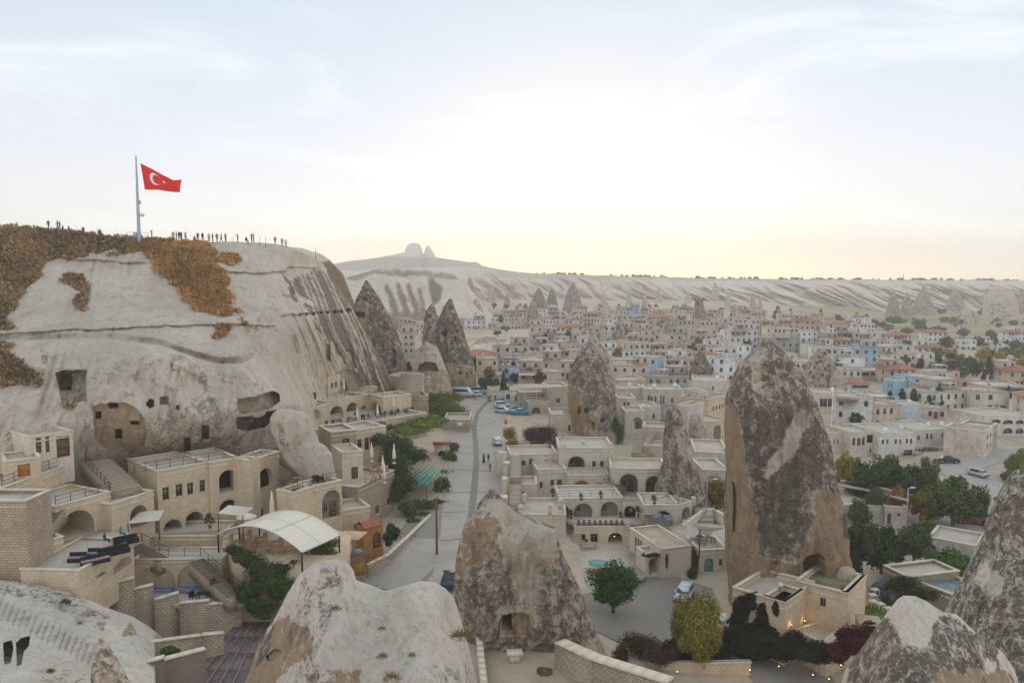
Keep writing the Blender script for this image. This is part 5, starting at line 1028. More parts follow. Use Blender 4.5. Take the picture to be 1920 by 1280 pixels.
garden_wall('brown brick parapet stepping down across the bottom left corner',[(40,1278,62,1270,62,63),(62,1272,95,1262,63,64),(95,1266,150,1250,64,65),(150,1262,175,1254,64,65),(215,1248,240,1250,66,67),(240,1252,308,1234,67,68),(308,1238,386,1218,68,70)],zb=-9,mat_='brickwall',name='parapet_wall')
garden_wall('low stone wall with blocky crenels along the right side of the street',[(941,850,953,850,142,143),(943,870,956,870,138,138),(940,900,952,900,131,131),(938,935,952,935,124,124)],zb=-3,mat_='stone_pale',th=2.0,name='street_wall')
garden_wall('thin white kerb wall between the street and the driveway rocks',[(822,1020,827,1060,104,98),(827,1060,836,1105,98,91)],zb=-2,mat_='stone_pale',th=.3,name='kerb_wall')
garden_wall('curved low wall beside the driveway bushes',[(690,1060,730,1040,96,99),(730,1040,770,1003,99,106),(770,1003,812,962,106,117)],zb=-2,name='roadside_wall',mat_='stone_rough',th=.35)
garden_wall('rock-lined parapet in front of the cave door plateau',[(1040,1206,1110,1238,73,69),(1110,1238,1250,1282,69,64)],zb=-4,mat_='stone_rough',th=1.2,name='parapet_wall')
garden_wall('slanting coping wall of the round terrace beside the white sail',[(1284,985,1320,958,118,124),(1320,956,1340,956,124,124),(1340,957,1362,972,124,121)],zb=-4,mat_='stone_pale',name='terrace_parapet')
garden_wall('dry stone wall under the long metal roof',[(285,1205,380,1192,72,76),(380,1192,420,1188,76,77)],zb=-6,name='garden_wall')
garden_wall('low left edging wall of the cave door plateau',[(893,1190,903,1290,78,68)],zb=-3,mat_='stone_pale',th=.5,name='parapet_wall')
# ---- floors of terraces and courts
def slab(name, pts, z, mat_='paving', th=.5, label=None):
    b = MB(); P = [atz(x, y, z) for x, y in pts]; b.prism([(p[0], p[1]) for p in P], z-th, z); o = b.build(name, M[mat_]); props(o, kind='structure'); return o
slab('sofa_terrace_floor',[(54,1066),(150,1060),(252,1008),(232,990),(100,1000),(50,1040)],7.2)
slab('sunken_court_floor',[(250,1112),(420,1112),(470,1132),(330,1132)],.9)
slab('hotel_forecourt',[(240,1006),(300,1000),(420,992),(520,985),(600,985),(660,1000),(640,1050),(560,1060),(440,1040),(412,1004)],4.6,'stone',th=4.5)
slab('lower_courtyard',[(1070,1022),(1182,1022),(1212,1078),(1150,1110),(1085,1100)],-4.6)
slab('sail_terrace',[(1200,985),(1300,978),(1362,985),(1362,1034),(1292,1030),(1240,990)],-2.6,th=2)
slab('plant_terrace',[(1050,972),(1215,968),(1215,978),(1181,979),(1077,979)],-2.2,th=.6)
slab('cave_plateau',[(893,1190),(1045,1190),(1120,1300),(880,1300)],-1.2,'ground',th=4)
slab('lawn_terrace',[(975,835),(1050,835),(1050,815),(980,815)],.9,'ground')
slab('lawn',[(992,838),(1020,838),(1020,828),(994,828)],1.0,'grassm',th=.1)
slab('garden_lawn',[(1618,1140),(1640,1125),(1690,1150),(1660,1175),(1620,1165)],-4.4,'grassm',th=.6)
# ---- staircases
def st2(label, p0, Y0, p1, Y1, width, n, **kw): return stairs(label, at(*p0, Y0), at(*p1, Y1), width, n, **kw)
st2('wide pale stairs climbing behind the vaulted hall to the brown cave doors',(205,922),91,(150,868),98,-3.6,16)
st2('dark stair flight beside the open arch at the left edge',(52,1007),79,(102,947),85,-1.4,14,mat_='darktread')
st2('dark stair flight descending from the forecourt to the walkway',(318,1046),89,(250,1010),92.3,1.5,14,mat_='darktread')
st2('long dark stair flight curving down into the sunken court',(452,1112),83,(378,1046),88,1.6,18,mat_='darktread')
st2('zigzag stair flight rising behind the right hotel bay, upper part',(578,872),106,(524,836),109,1.4,16,mat_='darktread')
st2('zigzag stair flight rising behind the right hotel bay, lower part',(548,905),104,(578,873),106,1.4,10,mat_='darktread')
st2('dark steps beside the yellow-lit round arch',(640,962),103,(642,915),110,2.0,14,mat_='darktread')
st2('stairs against the cliff above the arcaded terrace',(655,738),150,(680,722),158,-3,10)
st2('curved steps beside the closed parasols',(716,780),146,(726,760),152,-3,9)
st2('steep steps leading up to the cave cliff',(742,735),172,(752,700),182,-5,14)
st2('upper stairs running along the street wall beside the hotel',(956,895),131,(957,852),143,-1.9,20)
st2('lower stairs running along the street wall beside the hotel',(955,945),122,(956,907),130,-1.9,16)
st2('stair flight between the white porch and the right wing',(1152,927),131,(1137,893),136,-2.2,16,mat_='darktread')
st2('long stair flight dropping through the middle of the hotel terraces',(1216,985),117,(1192,928),129,-3.2,24,mat_='darktread')
st2('pale steps curving up to the red stair house',(1184,848),158,(1190,826),165,-4.5,10)
st2('red-brown stairs next to the slender needle rock',(1203,838),158,(1216,806),166,-1.5,14)
st2('short steps beside the courtyard openings',(1071,1020),117,(1071,992),121,-1.6,9)
st2('small fan of garden steps by the sunlit end wall',(1612,1168),84,(1604,1150),87,-2.4,6)
st2('stairs at the right end of the sail terrace',(1310,975),122,(1300,950),128,-2.4,12)
# ---- railings
def rl(label, pts, h=1.0, **kw): return railing(label, [at(*p) for p in pts], h, **kw)
rl('railing along the roof edge of the four-window hotel',[(252,886,97),(294,880,95),(391,863,99.8),(449,855,101),(523,843,104)])
rl('railing beside the wide pale stairs',[(205,918,91),(160,868,97.5),(163,848,97.5)])
rl('railing on the sloping upper terrace wall',[(4,911,84),(70,886,89),(134,865,94.5)])
rl('railing over the vaulted hall arch',[(104,947,85),(160,932,88),(207,919,90.8)])
rl('railing down the first dark stair flight',[(250,1006,92),(316,1042,88.8),(376,1042,88),(452,1108,83)])
rl('railing on the right hotel glass terrace',[(523,913,97.4),(550,920,95.5),(585,907,99),(640,897,102)])
rl('railing on the zigzag stair flight',[(524,832,109),(578,868,106)])
rl('railing of the long cafe terrace',[(600,804,128),(700,789,135),(800,771,143)],step=2)
rl('railing in front of the arcaded terrace roof',[(614,750,140),(692,736,148.7),(718,743,144)],step=2)
rl('balcony railing under the huge balcony arch',[(1064,888,135.3),(1112,887,135.3),(1136,889,135),(1154,922,131)])
rl('railing along the three-arch terrace',[(1048,931,126.5),(1168,930,126.5)])
rl('railing of the lower right terrace wing',[(1208,944,122),(1272,944,122),(1298,936,126.5)])
rl('fence around the flagpole base',[(238,447,141),(278,448,141)],h=1.1,step=1.2,mat_='palemetal',th=.06)
# ================================================================= TOWN
PAL = [('cream', (.74,.63,.50), 8), ('pale', (.78,.71,.62), 7), ('sandy', (.69,.55,.41), 5), ('pinkish', (.68,.53,.43), 4), ('white', (.85,.82,.78), 5), ('pale blue', (.50,.62,.78), 1.4), ('grey', (.52,.47,.42), 2)]
LM = [('the minaret', 1130, 625), ('the two dark hat cones', 1022, 570), ('the capped chimney rock', 1311, 590), ('the wide reddish cone', 1257, 620), ('the steep dark cone', 1314, 685), ('the windowed brown cone', 1540, 700), ('the giant chimney peak', 1440, 640), ('the leaning grey chimney', 1110, 690),
      ('the dark cave cone', 850, 680), ('the white tuff slope', 950, 650), ('the row of green pines', 1770, 745), ('the orange-roofed villa', 1810, 725), ('the autumn poplars', 1830, 670), ('the brown field', 1720, 620), ('the three banded cones', 1705, 590), ('the long white terrace', 1650, 650), ('the far brown cone', 1074, 560), ('the slender needle rock', 1262, 780), ('the pale pointed needles', 1415, 575), ('the valley road', 1835, 880), ('the terrace restaurant', 1630, 690)]
HOUSES = []
def twin(w_, h_, arch):
    def f():
        b = MB(); o = hole('awin' if arch else 'win', 0, w_, 0, h_, 5); b.prism(o, -.05, .02, 'y'); b.m = 1; b.box(-.1, w_+.1, -.12, -.052, -.12, -.01); return b.build('window', [M['glass'], M['coping']], me_only=True)
    return share(('tw', rnd(w_), rnd(h_), arch), f)
def town_house(x, y, z, rz, w_, d_, st, cname, c, q, roof='flat'):
    h = st*2.9+.45; o = empty('house', (x, y, z), rz); b = MB(); b.box(0, w_, 0, d_, -5, h-.35); t = .25
    if roof == 'flat': b.box(0, w_, 0, t, h-.35, h); b.box(0, w_, d_-t, d_, h-.35, h); b.box(0, t, t, d_-t, h-.35, h); b.box(w_-t, w_, t, d_-t, h-.35, h)
    up = None; feats = []
    if q.random() < .45 and w_ > 9:
        ux0, ux1 = (0, w_*q.uniform(.4, .6)) if q.random() < .5 else (w_*q.uniform(.4, .6), w_); up = (ux0, ux1, d_*.35)
    b.build('wall', M['house'], o, color=c, fix=False)
    if up:
        u = MB(); u.box(up[0], up[1], up[2], d_, h-.34, h+2.7); u.build('upper_storey', M['house'], o, color=(lambda f: tuple(min(1, v*f) for v in c))(q.uniform(.85, 1.15))); r = MB(); r.box(up[0]-.15, up[1]+.15, up[2]-.15, d_+.15, h+2.705, h+2.9); r.build('roof', M['roof'], o)
        n = max(1, int((up[1]-up[0])/2.4))
        for k in range(n): link('window', twin(.9, 1.3, False), o, (up[0]+(up[1]-up[0])*(k+.5)/n-.45, up[2], h+.9))
        feats.append('a set-back upper room')
    if roof == 'flat':
        r = MB(); r.box(t, w_-t, t, d_-t, h-.34, h-.28); r.build('roof', M['roof'], o)
        e = MB(); e.box(-.08, w_+.08, -.08, -.002, h-.12, h+.1); e.build('cornice', M['coping'], o)
    else:
        r = MB(); e = .5; hh = min(w_, d_)*.2; m_ = min(w_, d_)/2
        a = (m_, d_/2, h-.3+hh) if w_ > d_ else (w_/2, m_, h-.3+hh); a2 = (w_-m_, d_/2, h-.3+hh) if w_ > d_ else (w_/2, d_-m_, h-.3+hh); H = h-.3
        r.raw([(-e, -e, H), (w_+e, -e, H), (w_+e, d_+e, H), (-e, d_+e, H), a, a2], [(0, 1, 5, 4), (2, 3, 4, 5)] if w_ > d_ else [(1, 2, 5, 4), (3, 0, 4, 5)], [(1, 2, 5), (3, 0, 4)] if w_ > d_ else [(0, 1, 4), (2, 3, 5)])
        r.box(-e, w_+e, -e, d_+e, H-.1, H-.003); r.build('roof', M['tile'], o); feats.append('a red tiled roof')
    arch = q.random() < .35; gap = q.uniform(2.0, 3.0); ww = q.uniform(.8, 1.15)
    for s in range(st):
        n = max(1, int(w_/gap)); big_ = s == 0 and q.random() < .3
        for k in range(n):
            if q.random() < .14: continue
            cx = w_*(k+.5)/n
            if big_ and k % 2 == 0: link('window', twin(min(1.9, w_/n*.7), 2.2, True), o, (cx-.95, 0, s*3.0+.2))
            else: link('window', twin(ww, 1.4, arch), o, (cx-ww/2, 0, s*3.0+1.0))
        if y < 600:
            sw = link('window', twin(ww, 1.4, arch), o, (w_ if x < 0 else 0, d_*.45, s*3.0+1.0), rz=math.pi/2 if x < 0 else -math.pi/2)
    if q.random() < .55: link('door', door_mesh(1.0, 2.2, False, q.choice(['wood', 'wood', 'iron'])), o, (w_*q.uniform(.1, .8), -.075, .05))
    if q.random() < .30:
        a = MB(); az = h-.9 if st > 1 else h-.6; a.raw([(.3, -.02, az+.4), (w_*.6, -.02, az+.4), (w_*.6, -2.0, az), (.3, -2.0, az)], [(0, 1, 2, 3)]); a.raw([(.3, -.02, az+.34), (w_*.6, -.02, az+.34), (w_*.6, -2.0, az-.06), (.3, -2.0, az-.06)], [(0, 3, 2, 1)]); 
        cc = q.choice([((.30, .08, .06), 'a dark red awning'), ((.62, .58, .50), 'a cream awning'), ((.10, .09, .085), 'a black awning'), ((.20, .12, .08), 'a brown awning')]); a.build('awning', M['tint'], o, color=cc[0], fix=False); feats.append(cc[1])
    if q.random() < .35 and roof == 'flat':
        p = MB(); x0 = q.uniform(.5, w_*.5); zz = h-.3
        for i in (0, 1):
            for j in (0, 1): p.box(x0+i*3.4, x0+.12+i*3.4, 1+j*2.8, 1.12+j*2.8, zz, zz+2.3)
        p.box(x0-.3, x0+3.8, .7, 4.3, zz+2.3, zz+2.42); cc = q.choice([((.09, .075, .07), 'a dark roof canopy'), ((.66, .62, .56), 'a pale roof canopy'), ((.24, .10, .08), 'a maroon roof canopy')])
        p.build('canopy', M['tint'], o, color=cc[0]); feats.append(cc[1])
    for _ in range(q.randint(1, 3)):
        if roof == 'flat':
            cx, cy = q.uniform(.5, w_-1), q.uniform(1, d_-1.4); p = MB(); p.box(cx, cx+.5, cy, cy+.5, h-.3, h+.9); p.box(cx-.08, cx+.58, cy-.08, cy+.58, h+.9, h+1.02); p.build('chimney', M['coping'], o)
    if q.random() < .25 and roof == 'flat':
        p = MB(); cx = q.uniform(1, w_-1.5); p.bar((cx, 1.2, h-.3), (cx, 1.2, h+.6), .06); p.lathe([(.02, h+.5), (.35, h+.62), (.42, h+.8)], 10, (cx, 1.2)); p.build('satellite_dish', M['white'], o); feats.append('a satellite dish')
    if q.random() < .3 and roof == 'flat':
        p = MB(); cx = q.uniform(1, w_-2); p.raw([(cx, 2, h-.2), (cx+1.8, 2, h-.2), (cx+1.8, 3, h+.7), (cx, 3, h+.7)], [(0, 1, 2, 3)]); p.lathe([(.3, h+.2), (.3, h+1.0)], 8, (cx+.9, 3.4)); p.build('solar_heater', M['glass'], o, fix=False)
    HOUSES.append((o, cname, st, feats)); return o
def keep_out(px, py, Y):
    if 795 < px < 950 and py > 690 and Y < 260: return True          # street
    if px < 770 and py < 650: return True
    if Y < 212 and px < 1370: return True                            # hand-built quarter
    if Y < 205 and 1500 < px: return True
    if 1640 < px and py < 648 and not (1660 < px < 1730 and py > 640): return True   # fields
    if 1560 < px < 1650 and py < 618: return True
    if 1420 < px < 1660 and py < 608: return True
    if 1100 < px < 1420 and py < 590: return True
    if 870 < px < 1100 and py < 592: return True
    if 870 < px < 1000 and 618 < py < 672: return True
    if 1745 < px and 655 < py < 712: return True
    if px > 1640 and 690 < py < 765: return q_.random() < .75
    return False
q_ = random.Random(5); TREES_AT = []; FARH = []
Y = 206.0; row = 0
while Y < 830:
    step = 12+Y*.028; u = -.16
    while u < .66:
        x = u*Y; w_ = q_.uniform(7, 13.5)*(1+Y/3500); px = 960+u*F
        zg = float(G(x, Y)); pX, pY = proj([x+w_/2, Y, zg]); pX, pY = float(pX), float(pY)
        du = (w_*q_.uniform(.92, 1.06))/Y
        free = all((x+w_/2-fx)**2+(Y+4-fy)**2 > (fr+w_*.42)**2 for fx, fy, fr in FOOTL)
        if not keep_out(pX, pY, Y) and free and q_.random() < .96:
            st = q_.choices([1, 2, 3], [3, 6, 1.6])[0]; h = st*3.2
            xx0, yt_ = proj([x, Y, zg+h]); xx1, _ = proj([x+w_, Y, zg]); hw = (float(xx1)-float(xx0))
            if occ_rect(float(xx0), float(xx1), float(yt_), pY, Y, True) < .72:
                k = q_.choices(range(len(PAL)), [p[2] for p in PAL])[0]; far_white = pX > 1480 and pY < 700 and q_.random() < .5
                if far_white: k = 4
                cname, c, _ = PAL[k]; c = (lambda f: tuple(v*f for v in c))(q_.uniform(.85, 1.1))
                rf = 'hip' if q_.random() < (.13 if pX < 1500 else .24) else 'flat'
                yy = Y+q_.uniform(-step*.4, step*.4)
                if q_.random() < .24: TREES_AT.append((x+w_/2, yy-3, zg))
                args = (x, yy, zg-.2, q_.uniform(-.35, .35), w_, q_.uniform(7, 11), st, cname, c)
                if len(HOUSES) < 255: town_house(*args, q_, rf)
                else: FARH.append(args)
                occ_rect(float(xx0), float(xx1), float(yt_), pY, yy)
        elif q_.random() < .25 and not (Y < 270): TREES_AT.append((x+w_/2, Y, zg))
        u += du
    Y += step; row += 1
def far_houses():
    b = MB(); r = random.Random(8); cols_ = []
    for x, y, z, rz, w_, d_, st, cn, c in FARH:
        h = st*2.9+.4; cs_, sn = math.cos(rz), math.sin(rz)
        T = lambda X, Y_, Z: (x+X*cs_-Y_*sn, y+X*sn+Y_*cs_, z+Z)
        def bx(x0, x1, y0, y1, z0, z1): b.raw([T(x0,y0,z0),T(x1,y0,z0),T(x1,y1,z0),T(x0,y1,z0),T(x0,y0,z1),T(x1,y0,z1),T(x1,y1,z1),T(x0,y1,z1)], [(0,1,5,4),(1,2,6,5),(2,3,7,6),(3,0,4,7),(4,5,6,7)])
        b.m = {'cream': 0, 'pale': 1, 'sandy': 0, 'pinkish': 2, 'white': 1, 'pale blue': 2, 'grey': 2}[cn]; bx(0, w_, 0, d_, -5, h)
        if r.random() < .5: bx(0, w_*.5, d_*.35, d_, h+.002, h+2.8)
        b.m = 4 if r.random() < .8 else 5; bx(-.1, w_+.1, -.1, d_+.1, h-.1, h+.1) if r.random() < .6 else None
        b.m = 3
        for s in range(st):
            n = max(1, int(w_/2.5))
            for k in range(n):
                if r.random() < .85: cx = w_*(k+.5)/n; bx(cx-.5, cx+.5, -.05, .02, s*2.9+1, s*2.9+2.3)
    if FARH: props(b.build('far_town_houses', [M['farcream'], M['farpale'], M['farpink'], M['glass'], M['coping'], M['tile']], fix=False), kind='stuff', label='farthest rows of town houses below the pale slopes', cat='houses')
far_houses()
buck = {}
for o, cname, st, feats in HOUSES:
    px, py = proj([o.location.x, o.location.y, o.location.z+3]); px, py = float(px), float(py); lm = min(LM, key=lambda l: math.hypot(px-l[1], (py-l[2])*1.6)); dx, dy = px-lm[1], (py-lm[2])*1.6
    dr = ('left of' if dx < 0 else 'right of') if abs(dx) > abs(dy)*1.2 else ('beyond' if dy < 0 else 'in front of'); buck.setdefault((lm[0], dr), []).append((math.hypot(dx, dy), o, cname, st, feats))
for (ln, dr), L in buck.items():
    L.sort(key=lambda t: t[0])
    for i, (d, o, cname, st, feats) in enumerate(L):
        f_ = (' with '+feats[0].replace('set-back ', '')) if feats and len((cname+ln+dr+feats[0]).split()) < 13 else ''; sz = {1: 'low', 2: 'two-storey', 3: 'tall'}[st]
        f_ = f_ if len(f'{cname} {sz} house{f_}, twenty-third {dr} {ln}'.split()) < 16 else ''
        lb = f"{cname} {sz} house{f_}, {ORD[min(i, 29)]} {dr} {ln}"; props(o, lb, 'house', 'houses of the town')
print('houses', len(HOUSES), len(FARH), 'trees', len(TREES_AT))
TN = ['small dark tree growing among the town houses', 'rounded green tree growing among the town houses', 'yellowing tree growing among the town houses']
tb = {}
for i, (x, y, z) in enumerate(TREES_AT[:150]):
    k = i % 3 if i % 7 else 2; k = 0 if i % 5 == 0 else k
    px, py = proj([x, y, z]); lm = min(LM, key=lambda l: math.hypot(px-l[1], py-l[2])); key = (k, lm[0]); tb[key] = tb.get(key, 0)+1
    tree(['small dark', 'rounded green', 'yellowing'][k]+f" tree between houses, {ORD[min(tb[key]-1, 29)]} such tree near {lm[0]}", (x, y, z), random.uniform(4, 8.5), random.uniform(1.8, 3.4), [(.045, .065, .035), (.07, .10, .04), (.24, .20, .05)][k], key=20+i % 4, n=1100, leaf=.26, group='trees among the town houses')
# ================================================================= LANDMARKS
# flag and flagpole
fb = Vector(at(261, 447, 141)); k_ = 141/F
fp_ = empty('flagpole', tuple(fb), 0, 'tall grey steel flagpole standing on the hilltop inside a small fence', 'flagpole')
b = MB(); b.lathe([(.34, -1), (.32, 0), (.26, 6), (.20, 10), (.12, 13.9)], 12); b.build('pole', M['palemetal'], fp_, smooth_=True)
b = MB(); b.lathe([(.02, 13.88), (.16, 14.0), (.02, 14.15)], 8); b.build('finial', M['palemetal'], fp_)
b = MB(); b.box(-.9, -.3, -.3, .3, 0, 1.0); b.build('base_box', M['palemetal'], fp_)
b = MB(); b.bar((0, 0, 4.0), (.9, 0, 4.2), .08); b.lathe([(.05, 3.7), (.35, 3.85), (.4, 4.2), (.05, 4.35)], 8, (.7, 0)); b.build('floodlight', M['white'], fp_)
b = MB(); b.lathe([(.05, 5.9), (.2, 6.0), (.2, 6.5), (.05, 6.6)], 8, (.35, 0)); b.build('camera_box', M['palemetal'], fp_)
fl = empty('flag', tuple(at(264, 306, 141)), 0, 'red flag with a white crescent and star flying from the hilltop pole', 'flag')
def fpt(u, v, off=0.0):   # u along the fly, v down the hoist, read from the photo in metres
    top = np.interp(u, [0, .3, .55, .8, 1], [0, 11, 21, 31, 29]); botm = np.interp(u, [0, .1, .4, .7, 1], [48, 48.5, 49, 52, 54])
    x = (u*74-1+v*(6*(1-u)))*k_; z = -(top+(botm-top)*v)*k_; y = math.sin(u*9+v*2.2)*.38*(.25+u)+math.sin(u*21-v*3)*.10*u
    return (x, y+off, z)
nu, nv_ = 60, 34; V = [fpt(i/nu, j/nv_) for j in range(nv_+1) for i in range(nu+1)]; Q = [(j*(nu+1)+i, j*(nu+1)+i+1, (j+1)*(nu+1)+i+1, (j+1)*(nu+1)+i) for j in range(nv_) for i in range(nu)]
flag_red = plain('flag_red', (.80, .035, .02), .75, .2, var=.05); flag_white = plain('flag_white', (.86, .84, .84), .75, .2, var=.03)
link('cloth', mesh_np('cloth', V, np.array(Q), flag_red, smooth_=True), fl)
def emblem(name, poly, off):
    tr = ngon_tris([poly]); 
    fine = []
    for t in tr:
        a, b_, c = [Vector(poly[i]) for i in t]; S_ = 4
        for i in range(S_):
            for j in range(S_-i):
                f = lambda p, q: a+(b_-a)*(p/S_)+(c-a)*(q/S_)
                fine.append((f(i, j), f(i+1, j), f(i, j+1)))
                if i+j < S_-1: fine.append((f(i+1, j), f(i+1, j+1), f(i, j+1)))
    V = [fpt(p.x, p.y, off) for t in fine for p in t]; link(name, mesh_np(name, V, np.arange(len(V)).reshape(-1, 3), flag_white), fl)
cx_, cy_, rr_ = .345, .46, .235; outer = [(cx_+.62*rr_*math.cos(a)*1.05, cy_+rr_*math.sin(a)*1.25) for a in [math.radians(38+i*284/30) for i in range(31)]]
inner = [(cx_+.055+.5*rr_*math.cos(a)*1.05, cy_+.8*rr_*math.sin(a)*1.25) for a in [math.radians(318-i*276/26) for i in range(27)]]
star = [(.565+(.058 if i % 2 == 0 else .022)*math.cos(math.radians(180+i*36)), .45+(.058 if i % 2 == 0 else .022)*1.75*math.sin(math.radians(180+i*36))) for i in range(10)]
for off in (-.03, .03): emblem('crescent', outer+inner, off); emblem('star', star, off)
# minaret
mb_ = Vector(at(1130, 655, 335)); mn = empty('minaret', tuple(mb_), 0, 'slender pink-grey stone minaret rising above the middle of town', 'minaret')
s_ = 335/F; b = MB(); b.lathe([(1.35, -4), (1.35, 5), (1.05, 6.2), (1.0, 13.6)], 14); b.build('shaft', M['pinkstone'], mn, smooth_=False)
b = MB(); b.lathe([(1.0, 9.3), (1.55, 10.0), (1.55, 10.9), (1.45, 10.9), (1.45, 10.1)], 14); b.build('balcony', M['pinkstone'], mn)
b = MB(); b.lathe([(1.15, 13.6), (1.1, 13.8), (.05, 17.2)], 14); b.build('spire', M['pinkstone'], mn)
b = MB(); b.lathe([(1.0, 5.4), (1.3, 5.7), (1.3, 5.9), (1.0, 6.2)], 14); b.build('collar', M['pinkstone'], mn)
# radio mast, poles and lamps
def pole_thing(name, label, base, h, r=.09, mat_='iron', arm=None, lampc=None):
    o = empty(name, tuple(base), 0, label, name.replace('_', ' ')); b = MB(); b.lathe([(r, -1), (r*.8, h)], 7); b.build('pole', M[mat_], o)
    if arm: q = MB(); q.bar((0, 0, h-.1), (arm, 0, h+.15), .09); q.build('arm', M[mat_], o); q = MB(); q.box(arm-.2, arm+.5, -.14, .14, h+.05, h+.2); q.build('lamp_head', M['white'], o)
    return o
pole_thing('utility_pole', 'dark wooden utility pole leaning beside the driveway', at(819, 1045, 100), 7.4, .16, 'wood')
pole_thing('street_lamp', 'curved grey street lamp in front of the orange autumn tree', at(1325, 950, 120), 4.2, .07, 'palemetal', 1.1)
pole_thing('street_lamp', 'tall pale street lamp beside the red-bordered roof terrace', at(1700, 985, 128), 6.2, .09, 'palemetal', .6)
pole_thing('street_lamp', 'thin lamp post on the street corner by the small red flag', at(947, 830, 165), 5.5, .06, 'palemetal')
pole_thing('radio_mast', 'tiny mast on the skyline of the far white cliffs', at(1694, 524, 1235), 9, .7, 'palemetal')
pole_thing('radio_mast', 'thin mast on the skyline right of the castle rock', at(861, 487, 2400), 22, .8, 'palemetal')
pole_thing('signpost', 'small post sticking up at the right end of the hilltop', at(592, 480, 172), 1.6, .05, 'iron')
lp = pole_thing('garden_lamp', 'white box lamp on the gravel roof by the giant chimney', at(1463, 1121, 89), 1.3, .05, 'iron'); q = MB(); q.box(-.22, .22, -.22, .22, 1.3, 1.8); q.build('lamp_box', M['white'], lp)
for i, (px, Y_) in enumerate([(437, 148), (487, 150), (498, 150), (143, 141)]): pole_thing('marker_post', ['thin stick between the standing people and the seated one', 'thin stick right of the dark pair taking photos', 'second thin stick right of the dark pair', 'thin stick near the two left walkers'][i], at(px, [455, 454, 455, 434][i], Y_), 1.1, .03)
# metal roof
mr = empty('metal_roof', tuple(atz(400, 1220, -2)), 0, 'long brown ribbed metal roof sloping down to the bottom edge', 'roof'); org = Vector(mr.location)
cs = [Vector(atz(*p, z)) for p, z in (((447, 1165), -1.6), ((508, 1165), -1.6), ((478, 1330), -2.2), ((290, 1330), -2.2))]
for i in range(6):
    for j in range(5):
        def pp(u, v): return cs[0].lerp(cs[1], u).lerp(cs[3].lerp(cs[2], u), v)-org
        u0, u1, v0, v1 = (i+.01)/6, (i+.99)/6, (j+.01)/5, (j+.985)/5; b = MB(); q4 = [pp(u0, v0), pp(u1, v0), pp(u1, v1), pp(u0, v1)]
        b.raw([tuple(p) for p in q4]+[tuple(p-Vector((0, 0, .12))) for p in q4], [(0, 1, 2, 3), (7, 6, 5, 4), (0, 4, 5, 1), (1, 5, 6, 2), (2, 6, 7, 3), (3, 7, 4, 0)]); link('panel', b.build('panel', M['metalroof'], me_only=True), mr)
    if i: b = MB(); b.bar(pp(i/6-.0, .0) if 0 else (cs[0].lerp(cs[1], i/6)-org), cs[3].lerp(cs[2], i/6)-org, .10, .12); b.build('rib', M['metalrib'], mr)
# white barrel tent
tt = empty('tent_canopy', tuple(at(520, 1000, 92)), 0, 'big white barrel-vaulted fabric canopy over the hotel dining terrace', 'canopy'); org = Vector(tt.location); zt_ = 6.6
FL, FR, BR, BL = [Vector(atz(*p, zt_)) for p in ((409, 1001), (566, 1035), (636, 1003), (486, 972))]
nA, nB = 18, 6
def tp(u, v, dz=0): p = FL.lerp(FR, u).lerp(BL.lerp(BR, u), v); return tuple(p+Vector((0, 0, 1.75*math.sin(math.pi*u)**.85+dz))-org)
for k in range(3):
    V = [tp(k/3+.004+(i/6)*(1/3-.008), j/nB) for j in range(nB+1) for i in range(7)]+[tp(k/3+.004+(i/6)*(1/3-.008), j/nB, -.06) for j in range(nB+1) for i in range(7)]; o7 = 7*(nB+1)
    Q = [(j*7+i, j*7+i+1, (j+1)*7+i+1, (j+1)*7+i) for j in range(nB) for i in range(6)]; Q += [tuple(o7+a for a in q[::-1]) for q in Q]
    link('fabric_panel', mesh_np('fabric_panel', V, np.array(Q), M['fabric'], smooth_=True), tt)
for v in (0, .5, 1): b = MB(); b.tube([tp(i/nA, v, .03) for i in range(nA+1)], .09, 5); b.build('rib', M['white'], tt)
for a, c in ((FL, BL), (FR, BR)): b = MB(); b.bar(a-org, c-org, .16); b.build('edge_beam', M['white'], tt)
for u, v in ((0, 0), (1, 0), (1, 1), (0, 1), (0, .5), (.5, 1)): p = Vector(tp(u, v)); b = MB(); b.bar(p, (p.x, p.y, 4.5-org.z), .16); b.build('post', M['iron'], tt)
# white sail
ss = empty('shade_sail', tuple(at(1310, 1000, 115)), 0, 'white stretched shade sail on the round terrace beside the giant chimney', 'canopy'); org = Vector(ss.location)
sp = [Vector(atz(*p, z)) for p, z in (((1279, 973), 1.2), ((1306, 985), 2.2), ((1360, 990), 1.0), ((1330, 1006), .1), ((1310, 998), .8), ((1291, 1020), -2.4))]; c0 = Vector(atz(1312, 988, 1.7))
V = [tuple(c0-org)]+[tuple(p-org) for p in sp]+[tuple(p-org-Vector((0, 0, .05))) for p in [c0]+sp]; T = [(0, i, i % 6+1) for i in range(1, 7)]; T += [(a+7, c+7, b_+7) for a, b_, c in T]
V = [tuple(c0-org)]; Q_ = []; T = []
for r_ in range(1, 6):
    for k in range(24):
        a = sp[int(k/4) % 6]; b2 = sp[(int(k/4)+1) % 6]; t = (k % 4)/4; e = a.lerp(b2, t); m = c0.lerp(e, 1-.22*math.sin(math.pi*t)); p = c0.lerp(m, r_/5); p.z -= .35*math.sin(math.pi*r_/5); V.append(tuple(p-org))
T = [(0, 1+k, 1+(k+1) % 24) for k in range(24)]; Q_ = [(1+r_*24+k, 1+(r_+1)*24+k, 1+(r_+1)*24+(k+1) % 24, 1+r_*24+(k+1) % 24) for r_ in range(4) for k in range(24)]
link('sail_cloth', mesh_np('sail_cloth', V, [np.array(Q_), np.array(T)], M['whitecloth'], smooth_=True), ss)
b = MB(); b.bar(c0-org, Vector((c0.x, c0.y, -2.6))-org, .16); b.build('mast', M['wood'], ss)
